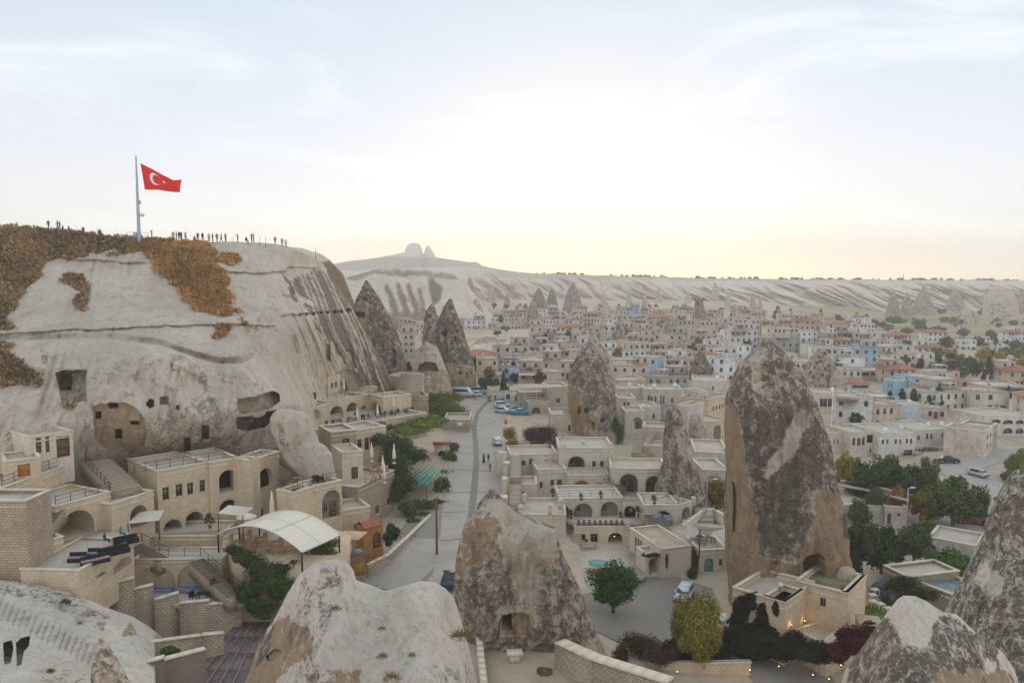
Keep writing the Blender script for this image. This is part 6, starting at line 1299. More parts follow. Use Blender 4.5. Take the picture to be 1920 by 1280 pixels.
# orange gate and kiosk
gt = blk('gate_house', 'ochre plastered gate with a brick-tiled top and arched wooden door by the driveway', (681, 986), (718, 976), 99, 1034, 1.6, [('adoor', 699, 997, 714, 1033, dict(m='wood'))], wall='ochre', roof='none', cornice=False)[0]
b = MB(); ww_ = 2.75; hh_ = 3.3
for i in range(9): b.m = 0; b.raw([(i*.31, -.35, 3.05), (i*.31+.29, -.35, 3.05), (i*.31+.29, .8, 3.75), (i*.31, .8, 3.75)], [(0, 1, 2, 3)]); b.raw([(i*.31, 1.95, 3.05), (i*.31+.29, 1.95, 3.05), (i*.31+.29, .8, 3.75), (i*.31, .8, 3.75)], [(3, 2, 1, 0)])
b.build('tiled_top', M['tile'], gt, fix=False)
def gable(name, label, base, w_, d_, h, hr, rz, mw, mr_, cat):
    o = empty(name, tuple(base), rz, label, cat); b = MB(); b.box(0, w_, 0, d_, -1, h); b.build('wall', M[mw], o); b = MB(); e = .25; b.raw([(-e, -e, h), (w_+e, -e, h), (w_+e, d_+e, h), (-e, d_+e, h), (w_/2, d_/2, h+hr)], [(3, 2, 1, 0)], [(0, 1, 4), (1, 2, 4), (2, 3, 4), (3, 0, 4)]); b.build('roof', M[mr_], o); return o
k1 = gable('kiosk', 'small ochre kiosk with a dark glass roof at the driveway edge', at(658, 1066, 93), 1.7, 1.6, 1.7, .35, .5, 'ochre', 'glassroof', 'kiosk')
link('window', window_mesh(.6, .8, False), k1, (.2, -.05, .6)); link('window', window_mesh(.6, .8, False), k1, (.95, -.05, .6))
g2 = gable('gatehouse', 'little stone gatehouse with a dull red roof beside the street', at(815, 868, 152), 2.9, 2.6, 3.6, .3, .15, 'stone_pale', 'red_paint', 'gatehouse'); link('door', door_mesh(1.4, 2.4, True, 'dark'), g2, (.7, -.08, 0))
gr_ = empty('green_roof', tuple(at(790, 905, 130)), 0, 'sheet of green corrugated roofing half hidden by bushes', 'roof'); org = Vector(gr_.location)
cs = [Vector(at(*p)) for p in ((800, 869, 136), (829, 878, 134), (800, 911, 121), (742, 905, 121))]
for i in range(5):
    f = lambda u, v: cs[0].lerp(cs[1], u).lerp(cs[3].lerp(cs[2], u), v)-org
    b = MB(); q4 = [f((i+.02)/5, 0), f((i+.98)/5, 0), f((i+.98)/5, 1), f((i+.02)/5, 1)]; b.raw([tuple(p) for p in q4]+[tuple(p-Vector((0, 0, .1))) for p in q4], [(0, 1, 2, 3), (7, 6, 5, 4), (0, 4, 5, 1), (1, 5, 6, 2), (2, 6, 7, 3), (3, 7, 4, 0)]); b.build('panel', M['greenroof'], gr_)
b = MB(); [b.bar(c - org, Vector((c.x, c.y, 0)) - org, .12) for c in cs[:0]]; 
for c in cs: b = MB(); b.bar(c-org, Vector((c.x, c.y, float(G(c.x, c.y))))-org, .12); b.build('post', M['wood'], gr_)
# white pergola by the old car
pg = empty('pergola', tuple(at(963, 753, 206)), 0, 'white steel pergola frame beside the turquoise old car', 'pergola'); w_, h_ = 8.8, 3.6
for i in range(4): b = MB(); b.box(i*w_/3, i*w_/3+.18, 0, .18, 0, h_); b.build('post', M['white'], pg); b = MB(); b.box(i*w_/3, i*w_/3+.18, .18, 5.5, h_-.2, h_+.02); b.build('beam', M['white'], pg)
for yy in (0, 5.5): b = MB(); b.box(-.2, w_+.4, yy, yy+.18, h_+.03, h_+.24); b.build('beam', M['white'], pg)
b = MB(); b.box(.1, w_, .3, 5.3, h_+.06, h_+.1); b.build('shade_cloth', M['tan_fabric'], pg)
# ================================================================= PEOPLE
def person_mesh(pose):
    def f():
        J = {'pel': (0, 0, .95, .125), 'spine': (0, .01, 1.15, .125), 'chest': (0, 0, 1.36, .15), 'neck': (0, 0, 1.50, .06), 'head': (0, -.015, 1.60, .095), 'crown': (0, 0, 1.71, .085)}
        st = {'walk': .20, 'stand': .02, 'photo': .02, 'sit': 0, 'robe': .05}[pose]
        for s, sg in (('l', -1), ('r', 1)):
            J['sh'+s] = (.19*sg, 0, 1.42, .07)
            if pose == 'photo': J['el'+s] = (.30*sg, -.18, 1.32, .05); J['wr'+s] = (.12*sg, -.36, 1.52, .035); J['ha'+s] = (.07*sg, -.38, 1.57, .04)
            else: J['el'+s] = (.25*sg, .05-.1*sg*(st > .1), 1.15, .05); J['wr'+s] = (.25*sg, -.06-.14*sg*(st > .1), .92, .035); J['ha'+s] = (.25*sg, -.08-.16*sg*(st > .1), .83, .04)
            J['hip'+s] = (.10*sg, 0, .90, .10)
            if pose == 'sit': J['kn'+s] = (.14*sg, -.42, .92, .065); J['an'+s] = (.14*sg, -.42, .50, .045); J['toe'+s] = (.14*sg, -.58, .46, .04)
            else: J['kn'+s] = (.11*sg, -.04+st*.4*sg, .50, .07); J['an'+s] = (.12*sg, st*1.3*sg, .08, .045); J['toe'+s] = (.13*sg, st*1.3*sg-.16, .03, .04)
        E = [('pel', 'spine'), ('spine', 'chest'), ('chest', 'neck'), ('neck', 'head'), ('head', 'crown')]
        for s in 'lr': E += [('chest', 'sh'+s), ('sh'+s, 'el'+s), ('el'+s, 'wr'+s), ('wr'+s, 'ha'+s), ('pel', 'hip'+s), ('hip'+s, 'kn'+s), ('kn'+s, 'an'+s), ('an'+s, 'toe'+s)]
        names = list(J); me = bpy.data.meshes.new('sk'); me.from_pydata([J[n][:3] for n in names], [(names.index(a), names.index(b)) for a, b in E], [])
        o = bpy.data.objects.new('sk', me); col.objects.link(o); m = o.modifiers.new('s', 'SKIN'); 
        for i, n in enumerate(names): me.skin_vertices[0].data[i].radius = (J[n][3], J[n][3]*.85)
        me.skin_vertices[0].data[0].use_root = True; o.modifiers.new('u', 'SUBSURF').render_levels = 1; o.modifiers['u'].levels = 1
        dg = bpy.context.evaluated_depsgraph_get(); r = bpy.data.meshes.new_from_object(o.evaluated_get(dg)); bpy.data.objects.remove(o); r.name = 'person'
        r.materials.clear()
        for mm in ('tint', 'trousers', 'skin', 'hair'): r.materials.append(M[mm])
        if pose == 'sit':
            for v in r.vertices: v.co.z -= .5
        for p in r.polygons:
            c = p.center; z = c.z+(.5 if pose == 'sit' else 0); k = 0
            if z < (.92 if pose != 'robe' else .12): k = 1
            if z > 1.515: k = 3 if (z > 1.68 or c.y > .0) else 2
            if pose == 'photo' and c.y < -.34: k = 2
            if pose != 'photo' and abs(c.x) > .2 and z < .90: k = 2
            if pose == 'robe' and z < .95 and z > .1: k = 0
            p.material_index = k; p.use_smooth = True
        if pose == 'robe':
            bm = bmesh.new(); bm.from_mesh(r); g = bmesh.ops.create_cone(bm, segments=14, radius1=.30, radius2=.15, depth=.85); bmesh.ops.translate(bm, verts=g['verts'], vec=(0, 0, .55)); bm.to_mesh(r); bm.free()
        return r
    return share(('person', pose), f)
PN = [0]
def person(label, p, pose='stand', rz=0, color=(.05, .05, .06), h=1.72, group=None):
    o = link('person', person_mesh(pose), None, tuple(p), rz, color); o.scale = (h/1.78,)*3; props(o, label, 'person', group); PN[0] += 1; return o
NV = (.03, .035, .06); BK = (.02, .02, .022); RD = (.50, .03, .04); OR = (.45, .20, .08); WH = (.6, .58, .56); PK = (.55, .12, .25); BR_ = (.16, .09, .06)
gP = 'people on the hilltop'
for px, py, pose, rz, c, lb in [(91, 430, 'walk', 1.2, NV, 'person in navy walking at the far left of the hilltop'), (108, 430, 'walk', -1.3, PK, 'person in a pink top striding along the left hilltop'), (112, 431, 'walk', -1.2, (.6, .2, .2), 'person in light red just behind the pink walker'),
    (118, 434, 'sit', 1.6, BR_, 'person in brown sitting low beside the pink walker'), (129, 435, 'sit', -1.5, (.12, .13, .3), 'person in blue sitting with legs stretched on the left crest'), (156, 437, 'sit', .5, BK, 'person in black sitting alone on the left crest'), (184, 441, 'sit', 2, NV, 'left one of the two seated together left of the flagpole'), (188, 441, 'sit', 1, (.08, .09, .14), 'right one of the two seated together left of the flagpole'),
    (285, 448, 'photo', -1.2, BK, 'person in black holding up a camera right of the flagpole'), (325, 451, 'stand', .3, OR, 'person in orange brown at the left of the first cluster'), (331, 451, 'stand', 2, NV, 'person in navy standing beside the orange-brown one'), (336, 451, 'stand', 3, NV, 'stout person in dark blue in the first cluster'), (340, 451, 'stand', 2.6, (.025, .03, .05), 'person in dark blue at the right of the first cluster'),
    (348, 451, 'stand', 1, WH, 'person in a pale jacket right of the first cluster'), (365, 454, 'sit', 1, BR_, 'person crouching left of the dark standing pair'), (371, 453, 'stand', .5, NV, 'left one of the dark standing pair mid-crest'), (380, 453, 'stand', 3, BK, 'person in black with a backpack, right of the dark pair'), (392, 454, 'stand', .4, (.6, .4, .42), 'slim person in pale pink'),
    (399, 454, 'stand', 2.2, BK, 'person in black right of the slim pale pink one'), (407, 454, 'walk', .6, (.12, .13, .10), 'person in dark green beside a person in black'), (415, 454, 'walk', -1, (.22, .06, .05), 'person in dark red mid-stride on the crest'), (423, 454, 'stand', 2.5, BR_, 'person in brown at the end of the long group'), (446, 455, 'photo', -1.5, (.20, .09, .08), 'person in maroon leaning alone near the pale summit'),
    (462, 455, 'sit', 1, NV, 'person sitting near the pale summit'), (472, 454, 'photo', 1.3, BK, 'left one of the black pair taking photos on the pale summit'), (476, 454, 'photo', -1.2, NV, 'right one of the black pair taking photos on the pale summit'), (516, 459, 'stand', 0, (.55, .03, .08), 'person in bright red near the right end of the crest'), (529, 462, 'stand', .4, (.3, .28, .3), 'person in grey near the right end of the crest'), (536, 464, 'stand', .4, WH, 'person in white at the right end of the crest')]:
    g = hill_point(px, 300); q = at(px, py, g.y); person(lb, (q[0], q[1], q[2]-.05), pose, rz, c, 1.75, gP)
for px, py, pose, rz, c, lb in [(907, 868, 'robe', .1, BK, 'person in a long black coat walking up the street'), (916, 868, 'walk', 3.2, (.03, .03, .04), 'person in dark clothes beside the long black coat'), (919, 886, 'walk', .2, RD, 'person in a red jacket on the street'), (889, 751, 'stand', .4, BK, 'person in black behind the pale minibus'), (893, 751, 'stand', .4, (.5, .3, .28), 'person in pink by the pale minibus'), (917, 753, 'walk', .3, NV, 'left one of two dark walkers at the far street end'), (922, 752, 'walk', 3.3, BK, 'right one of two dark walkers at the far street end'),
    (1183, 969, 'stand', .5, (.35, .40, .55), 'person in pale blue inside the cave entrance of the hotel'), (1194, 976, 'sit', .5, (.35, .12, .12), 'person in dark red sitting by the cave entrance')]:
    person(lb, (Vector(at(px, py, 124)) if px > 1100 else on_ground(px, py, .12)), pose, rz, c, 1.74)
for px, py, c, lb in [(197, 1018, (.03, .05, .2), 'person in dark blue on the black sofas'), (227, 1006, (.04, .35, .42), 'person in turquoise at the end of the black sofas')]: person(lb, Vector(atz(px, py, 7.65)), 'sit', 2.5, c, 1.7)
# ================================================================= VEHICLES
def car_mesh(kind):
    def f():
        spec = {'hatch': (3.9, 1.7, [(0,.35),(0,.75),(.15,.85),(.55,.92),(1.05,1.42),(2.75,1.45),(3.35,.95),(3.85,.8),(3.9,.35)], [(.62,.94),(1.08,1.38),(2.72,1.41),(3.28,.95)]),
            'sedan': (4.5, 1.75, [(0,.35),(.02,.78),(.6,.88),(.95,.92),(1.5,1.38),(2.9,1.42),(3.6,.98),(4.3,.85),(4.5,.7),(4.5,.35)], [(1.0,.94),(1.52,1.34),(2.87,1.38),(3.52,.98)]),
            'suv': (4.3, 1.85, [(0,.4),(0,1.0),(.1,1.1),(.45,1.72),(2.8,1.76),(3.35,1.12),(4.2,1.0),(4.3,.75),(4.3,.4)], [(.28,1.12),(.5,1.66),(2.77,1.7),(3.25,1.14)]),
            'van': (4.9, 1.95, [(0,.4),(0,1.1),(.08,1.9),(.3,1.98),(3.6,1.98),(4.3,1.2),(4.85,1.02),(4.9,.4)], [(.2,1.2),(.3,1.8),(3.55,1.86),(4.15,1.22)]),
            'minibus': (6.6, 2.05, [(0,.4),(0,1.2),(.1,2.5),(.4,2.65),(5.0,2.65),(5.9,1.5),(6.5,1.25),(6.6,.4)], [(.2,1.5),(.25,2.25),(4.9,2.3),(5.6,1.55)]),
            'classic': (5.2, 1.9, [(0,.35),(.05,.9),(.9,.98),(1.5,1.0),(2.0,1.42),(3.1,1.45),(3.7,1.02),(4.9,.95),(5.15,.8),(5.2,.35)], [(1.55,1.02),(2.02,1.38),(3.07,1.41),(3.62,1.03)]),
            'jeep': (4.0, 1.75, [(0,.45),(0,1.1),(.05,1.78),(2.2,1.82),(2.5,1.2),(3.8,1.08),(4.0,.95),(4.0,.45)], [(.12,1.15),(.14,1.68),(2.15,1.7),(2.4,1.2)])}[kind]
        L, Wd, body, glass = spec; w2 = Wd/2
        b = MB(); n = len(body)
        def wof(z): return w2 if z < 1.0 or kind in ('minibus',) else w2-(z-.95)*.28*(.5 if kind == 'van' else 1)
        Vl = [(x, -wof(z), z) for x, z in body]; Vr = [(x, wof(z), z) for x, z in body]; Ml = [(x, 0, z+(.03 if z > 1.2 else 0)) for x, z in body]
        tr = ngon_tris([[(x, z) for x, z in body]]); b.raw(Vl+Ml+Vr, [(i, (i+1) % n, n+(i+1) % n, n+i) for i in range(n)]+[(n+i, n+(i+1) % n, 2*n+(i+1) % n, 2*n+i) for i in range(n)], [tuple(t) for t in tr]+[tuple(i+2*n for i in t) for t in tr])
        body_me = b.build('body', M['carpaint'], me_only=True)
        g = MB(); m = len(glass)
        for sg in (-1, 1):
            g.raw([(x, sg*(wof(z)+.012), z) for x, z in glass], (), [tuple(t) for t in ngon_tris([glass])])
        (xa, za), (xb, zb) = glass[0], glass[1]; (xc, zc), (xd, zd) = glass[-2], glass[-1]
        o = .05
        g.raw([(xa-o, -wof(za)*.92, za+.02), (xb-o, -wof(zb)*.9, zb), (xb-o, wof(zb)*.9, zb), (xa-o, wof(za)*.92, za+.02)], [(0, 1, 2, 3)]) ; g.raw([(xd+o+.03, -wof(zd)*.92, zd+.02), (xc+o+.03, -wof(zc)*.9, zc), (xc+o+.03, wof(zc)*.9, zc), (xd+o+.03, wof(zd)*.92, zd+.02)], [(0, 1, 2, 3)])
        glass_me = g.build('window_glass', M['glass'], me_only=True, fix=False)
        wh = MB(); r = .32 if kind not in ('suv', 'minibus', 'jeep') else .37
        rot = [(.0, -.0), (r*.92, -.1), (r, -.06), (r, .06), (r*.92, .1), (0, .1)]
        V = []; k = 16
        for rr, yy in rot:
            for i in range(k): a = 2*math.pi*i/k; V.append((rr*math.cos(a), yy, rr*math.sin(a)))
        wh.raw(V, [(j*k+i, j*k+(i+1) % k, (j+1)*k+(i+1) % k, (j+1)*k+i) for j in range(len(rot)-1) for i in range(k)]); whm = wh.build('wheel', M['rubber'], me_only=True)
        h = MB(); V = [(.18*math.cos(a), yy, .18*math.sin(a)) for yy in (-.115, .115) for a in [2*math.pi*i/10 for i in range(10)]]; h.raw(V, [(i, (i+1) % 10, 10+(i+1) % 10, 10+i) for i in range(10)], [(0, i+1, i) for i in range(1, 9)]+[(10, 10+i, 11+i) for i in range(1, 9)]); hm_ = h.build('hubcap', M['chrome'], me_only=True)
        lt = MB(); lt.box(-.05, .03, -.16, .16, -.08, .08); hl = lt.build('headlight', M['white'], me_only=True); lt = MB(); lt.box(-.05, .03, -.14, .14, -.09, .09); tl = lt.build('tail_light', M['red_paint'], me_only=True)
        bp = MB(); bp.box(L-.05, L+.06, -w2*.9, w2*.9, .32, .5); bp.box(-.06, .05, -w2*.9, w2*.9, .32, .5); bpm = bp.build('bumper', M['iron'], me_only=True)
        rf = MB(); xs0, xs1 = glass[1][0]+.1, glass[2][0]-.1; zz = max(z for x, z in body)+.031; rf.box(xs0, xs1, -w2*.72, w2*.72, zz, zz+.02); rfm = rf.build('roof', M['whitecloth'] if kind == 'classic' else M['carpaint'], me_only=True)
        mi = MB(); mi.box(-.08, .08, -.1, .1, -.07, .07); mim = mi.build('mirror', M['carpaint'], me_only=True)
        return L, Wd, r, body_me, glass_me, whm, hm_, hl, tl, bpm, rfm, mim, glass
    return share(('car', kind), f)
def car(label, p, kind, rz, color, name='parked_car', cat='car', group='vehicles in town'):
    """the car's nose points along local +x"""
    L, Wd, r, bm_, gm, wm, hc, hl, tl, bp, rf, mi, gl = car_mesh(kind); o = empty(name, tuple(p), rz, label, cat, group)
    link('body', bm_, o, (-L/2, 0, 0), color=color); link('window_glass', gm, o, (-L/2, 0, 0)); link('bumper', bp, o, (-L/2, 0, 0)); link('roof', rf, o, (-L/2, 0, 0), color=color)
    for sx_ in (-.31, .31):
        for sy in (-1, 1): w_ = link('wheel', wm, o, (sx_*L, sy*(Wd/2-.08), r)); link('hubcap', hc, w_)
    for sy in (-1, 1): link('headlight', hl, o, (L/2+.01, sy*Wd*.34, .72)); link('tail_light', tl, o, (-L/2, sy*Wd*.36, .80)); link('mirror', mi, o, (gl[-1][0]-L/2-.2, sy*(Wd/2+.1), gl[-1][1]+.1), color=color)
    return o
WHT = (.74, .75, .76); BL_ = (.03, .32, .46)
def cg(px, py): return on_ground(px, py, .14)
car('pale blue-white minibus parked at the far end of the street', cg(867, 744), 'minibus', -.25, (.55, .66, .74), 'parked_minibus', 'minibus')
car('light blue van behind the pale minibus', cg(899, 738), 'van', -.3, (.42, .52, .66), 'parked_van', 'van')
car('white car squeezed between the minibus and the light blue van', cg(892, 743), 'hatch', -.3, WHT)
car('grey-blue van below the dark cypress', cg(932, 752), 'van', 1.9, (.40, .48, .55), 'parked_van', 'van')
car('white off-roader beside the dark cypress', cg(941, 765), 'suv', .2, (.72, .74, .74))
car('white hatchback nose to nose with the turquoise old car', cg(941, 774), 'hatch', -.3, (.66, .72, .78))
car('turquoise old-fashioned saloon with a pale roof', cg(975, 777), 'classic', .0, BL_)
car('blue car roof just behind the turquoise saloon', cg(968, 772), 'sedan', .0, (.10, .36, .50))
car('white hatchback driving on the street, seen from behind', cg(932, 834), 'hatch', 1.7, WHT)
car('dark blue car tucked beside the kerb wall next to the twin-peaked rock', cg(845, 1096), 'sedan', 1.5, (.03, .04, .07))
car('white off-roader in the cobbled yard beside the yellow tree', cg(1283, 1124), 'suv', -2.0, WHT)
car('white car nose hidden behind the yellow tree', cg(1358, 1178), 'hatch', -2.4, WHT)
car('steel blue car next to the garden steps', cg(1655, 1112), 'hatch', .6, (.08, .16, .25))
car('dark jeep with a grey soft top beside the small garden', cg(1684, 1134), 'jeep', .3, (.05, .06, .07))
car('red estate car in the valley parking', cg(1816, 981), 'sedan', 2.85, (.40, .02, .03))
car('dark blue car beside the red estate car', cg(1848, 980), 'sedan', 2.5, (.03, .06, .14))
car('small white car at the rock edge below the dark blue car', cg(1858, 990), 'hatch', 1.0, (.5, .6, .68))
car('silver car coming down the valley road', cg(1833, 893), 'hatch', -1.2, (.50, .53, .56))
car('black car parked under the grey-blue gate of the valley road', cg(1776, 868), 'sedan', 3.0, (.015, .015, .02))
car('dark car on the pale house terrace', at(1211, 764, 205), 'sedan', .1, (.04, .04, .05))
car('white vehicle between the blue wall and the pines', at(1733, 731, 250), 'van', .4, (.6, .66, .72), 'parked_van', 'van')
# ================================================================= GREENERY
def tr(label, px, py, top, rpx, color, kind='round', key=0, n=6000, leaf=.14, Y=None, **kw):
    p = Vector(at(px, py, Y)) if Y else on_ground(px, py); H = (py-top)*p.y/F; return tree(label, p, H, rpx*p.y/F, color, kind, key, n, leaf, **kw)
DG = (.045, .075, .03); MG = (.075, .115, .035); OG = (.12, .13, .045); YG = (.20, .19, .04); YE = (.34, .25, .045); ORG = (.30, .16, .045); PG = (.035, .065, .045)
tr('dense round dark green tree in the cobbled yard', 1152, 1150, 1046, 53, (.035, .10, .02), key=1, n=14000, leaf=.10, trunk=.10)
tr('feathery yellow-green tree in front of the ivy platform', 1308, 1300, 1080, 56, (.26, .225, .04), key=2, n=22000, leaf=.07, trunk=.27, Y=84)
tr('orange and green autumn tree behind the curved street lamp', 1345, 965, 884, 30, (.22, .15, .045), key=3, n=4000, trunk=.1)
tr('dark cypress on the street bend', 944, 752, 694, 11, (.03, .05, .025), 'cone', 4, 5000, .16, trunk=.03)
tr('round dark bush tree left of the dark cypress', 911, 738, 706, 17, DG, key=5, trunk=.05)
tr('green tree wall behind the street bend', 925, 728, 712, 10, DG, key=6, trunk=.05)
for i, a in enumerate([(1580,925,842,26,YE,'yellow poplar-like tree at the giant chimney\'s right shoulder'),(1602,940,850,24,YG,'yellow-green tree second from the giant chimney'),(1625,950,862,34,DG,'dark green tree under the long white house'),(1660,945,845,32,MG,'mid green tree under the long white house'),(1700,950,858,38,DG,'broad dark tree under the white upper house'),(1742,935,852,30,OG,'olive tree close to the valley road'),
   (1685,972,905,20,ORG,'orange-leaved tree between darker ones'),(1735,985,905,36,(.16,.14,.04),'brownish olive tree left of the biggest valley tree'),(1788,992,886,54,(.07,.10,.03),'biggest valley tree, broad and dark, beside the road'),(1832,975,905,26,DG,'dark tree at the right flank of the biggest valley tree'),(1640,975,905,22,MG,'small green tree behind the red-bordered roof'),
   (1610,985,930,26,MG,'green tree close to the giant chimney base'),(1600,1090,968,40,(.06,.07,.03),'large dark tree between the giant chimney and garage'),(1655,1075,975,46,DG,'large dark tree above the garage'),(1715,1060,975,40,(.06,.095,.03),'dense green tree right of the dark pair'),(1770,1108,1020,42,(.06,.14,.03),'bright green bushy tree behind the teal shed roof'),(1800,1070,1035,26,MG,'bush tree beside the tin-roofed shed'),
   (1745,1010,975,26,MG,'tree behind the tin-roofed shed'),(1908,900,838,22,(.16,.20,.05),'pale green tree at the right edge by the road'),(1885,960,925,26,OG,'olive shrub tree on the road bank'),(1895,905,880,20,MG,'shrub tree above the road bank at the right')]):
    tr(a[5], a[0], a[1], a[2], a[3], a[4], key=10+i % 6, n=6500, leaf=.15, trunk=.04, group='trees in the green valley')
for i, a in enumerate([(1748,748,708,9),(1761,752,700,9),(1774,757,715,10),(1787,760,712,11),(1807,756,716,13),(1796,750,728,7),(1668,765,730,12),(1690,768,728,14),(1712,770,728,15),(1742,775,738,14),(1766,778,750,13),(1853,718,668,13),(1852,742,716,10),(1890,745,722,10)]):
    tr(['leftmost slim pine','second slim pine','third slim pine','fourth slim pine','stout egg-shaped pine','short pine peeking','dark spruce left','dark spruce middle','dark spruce right','lone dark spruce','low dark spruce','tall spruce','spruce at dark hall','second spruce at dark hall'][i]+[' in the row beside the orange-roofed villa',' in the row beside the orange-roofed villa',' in the row beside the orange-roofed villa',' in the row beside the orange-roofed villa',' in front of the orange-roofed villa',' behind the stout pine',' of the clump below the sky-blue house',' of the clump below the sky-blue house',' of the clump below the sky-blue house',' above the teal awning house',' by the market tables',' standing among the yellow poplars',' right of the villa',' right of the villa'][i],
       a[0], a[1], a[2], a[3]*1.15, PG, 'cone', 30+i % 3, 2600, .22, trunk=.02, name='pine_tree', cat='pine tree', group='pines by the villa')
rT = random.Random(3); cols = [('golden', YE), ('yellowing', YG), ('green', MG), ('olive', OG), ('dark green', DG)]; cnt = {}
for i in range(30):
    px = 1745+i*6.1; py = rT.uniform(668, 712); k = rT.choices(range(5), [2, 3, 3, 2, 2])[0]; cnt[k] = cnt.get(k, 0)+1
    tr(f'{cols[k][0]} poplar, {ORD[cnt[k]-1]} of its colour from the left behind the villa', px, py, py-rT.uniform(18, 34), rT.uniform(10, 17), cols[k][1], key=40+i % 4, n=1100, leaf=.26, trunk=.06, group='autumn trees behind the villa')
fcnt = {}
for i, (px, py, r_) in enumerate([(1555,648,14),(1600,645,12),(1655,618,12),(1640,612,10),(1625,598,7),(1682,612,14),(1668,606,10),(1720,618,16),(1700,630,12),(1752,640,20),(1738,628,10),(1790,610,12),(1810,602,14),(1770,606,9),(1830,655,18),(1775,654,18),(1858,640,16),(1880,648,14),(1805,632,13),(1900,612,9),(1870,606,8),(1840,592,9),(1765,590,9),(1480,640,10),(1585,640,12),(1260,715,10),(1282,718,9),(1510,628,9),(1575,606,8),(1905,655,14),(1925,640,12)]):
    k = rT.choice([2, 3, 4, 4, 2]); lm = min(LM, key=lambda l: math.hypot(px-l[1], py-l[2])); fcnt[lm[0]] = fcnt.get(lm[0], 0)+1
    tr(f'{cols[k][0]} field tree, {ORD[fcnt[lm[0]]-1]} among those near {lm[0]}', px, py, py-r_*1.5, r_, cols[k][1], key=44+i % 3, n=1200, leaf=.26, trunk=.04, group='trees in the fields')
rs = random.Random(9); sh = crown_mesh('ridge', 260, .35, 77, 'flat', 12)
for i in range(130):
    px = rs.uniform(1000, 1925) if i % 3 else rs.gauss([1200, 1320, 1400, 1560, 1625, 1730, 1850][i % 7], 22); yt = float(lerp_line(top_r, px)); p = Vector(at(px, yt, 1232)); s_ = rs.uniform(2.0, 4.4)
    o = link('ridge_shrub', sh, None, (p.x, p.y+rs.uniform(0, 30), p.z-.3+s_*.3), rs.uniform(0, 6), (.06, .07, .045)); o.scale = (s_*1.6, s_, s_*.95); props(o, 'dark shrub on the skyline of the far white cliffs', 'shrub', 'shrubs along the far cliff top')
def cat_big(n_): return n_ in ('ivy', 'shrubbery', 'hedge', 'vine_pergola')
def Pz(px, py, Y): return Vector(at(px, py, Y))
def bl(name, label, L, n, size, color, seed, **kw):
    g_ = 1.3 if cat_big(name) else 1.0
    return blob_foliage(name, label, [((Pz(a, b_, Y)), (rx*Y/F*g_, ry*Y/F*g_, rz_*Y/F*g_)) for a, b_, Y, rx, rz_, ry in L], int(n*g_*1.25), size, color, seed, **kw)
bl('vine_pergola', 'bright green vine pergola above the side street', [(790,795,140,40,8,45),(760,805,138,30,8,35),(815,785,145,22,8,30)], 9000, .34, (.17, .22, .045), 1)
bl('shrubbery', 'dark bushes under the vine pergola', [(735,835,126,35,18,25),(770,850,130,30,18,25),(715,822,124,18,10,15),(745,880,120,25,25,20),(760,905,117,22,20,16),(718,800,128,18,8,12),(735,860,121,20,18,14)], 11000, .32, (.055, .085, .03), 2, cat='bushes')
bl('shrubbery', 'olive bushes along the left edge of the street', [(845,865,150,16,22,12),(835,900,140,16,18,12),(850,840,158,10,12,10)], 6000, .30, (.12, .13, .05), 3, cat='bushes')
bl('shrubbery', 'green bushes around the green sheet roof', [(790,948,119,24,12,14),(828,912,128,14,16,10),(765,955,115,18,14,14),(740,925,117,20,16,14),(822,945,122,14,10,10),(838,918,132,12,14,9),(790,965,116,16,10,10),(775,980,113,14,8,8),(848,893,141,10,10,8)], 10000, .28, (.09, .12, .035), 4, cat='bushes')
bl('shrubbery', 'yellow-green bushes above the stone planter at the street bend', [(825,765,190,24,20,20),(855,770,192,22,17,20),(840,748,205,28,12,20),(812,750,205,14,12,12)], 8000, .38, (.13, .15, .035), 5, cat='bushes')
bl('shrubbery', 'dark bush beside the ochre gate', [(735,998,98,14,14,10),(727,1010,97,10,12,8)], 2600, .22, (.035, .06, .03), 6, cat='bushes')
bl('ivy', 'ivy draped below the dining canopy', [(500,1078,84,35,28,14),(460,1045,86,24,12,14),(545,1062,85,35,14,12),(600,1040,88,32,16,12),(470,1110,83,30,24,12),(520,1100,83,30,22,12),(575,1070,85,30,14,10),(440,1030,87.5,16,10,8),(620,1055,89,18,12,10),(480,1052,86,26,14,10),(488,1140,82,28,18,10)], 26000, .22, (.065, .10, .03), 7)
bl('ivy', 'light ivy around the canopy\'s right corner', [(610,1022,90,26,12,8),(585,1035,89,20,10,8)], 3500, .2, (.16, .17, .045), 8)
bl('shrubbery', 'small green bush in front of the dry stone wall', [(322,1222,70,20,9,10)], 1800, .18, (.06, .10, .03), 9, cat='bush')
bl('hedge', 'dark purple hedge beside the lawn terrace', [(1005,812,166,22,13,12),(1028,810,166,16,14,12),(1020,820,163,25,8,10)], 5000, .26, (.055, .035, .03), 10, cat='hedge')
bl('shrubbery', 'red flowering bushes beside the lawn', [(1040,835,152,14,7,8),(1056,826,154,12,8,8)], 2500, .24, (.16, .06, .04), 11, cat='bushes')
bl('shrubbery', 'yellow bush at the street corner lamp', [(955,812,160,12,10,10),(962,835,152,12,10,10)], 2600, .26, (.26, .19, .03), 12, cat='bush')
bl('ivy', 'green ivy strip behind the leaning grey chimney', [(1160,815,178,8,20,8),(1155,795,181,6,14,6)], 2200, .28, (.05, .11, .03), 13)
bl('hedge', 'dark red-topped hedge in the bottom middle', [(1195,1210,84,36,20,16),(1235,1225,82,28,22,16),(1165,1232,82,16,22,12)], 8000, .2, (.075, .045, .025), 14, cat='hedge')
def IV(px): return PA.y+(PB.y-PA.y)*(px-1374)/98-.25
PA = Vector(atz(1374, 1099, .1)); PB = Vector(atz(1472, 1127, .1))
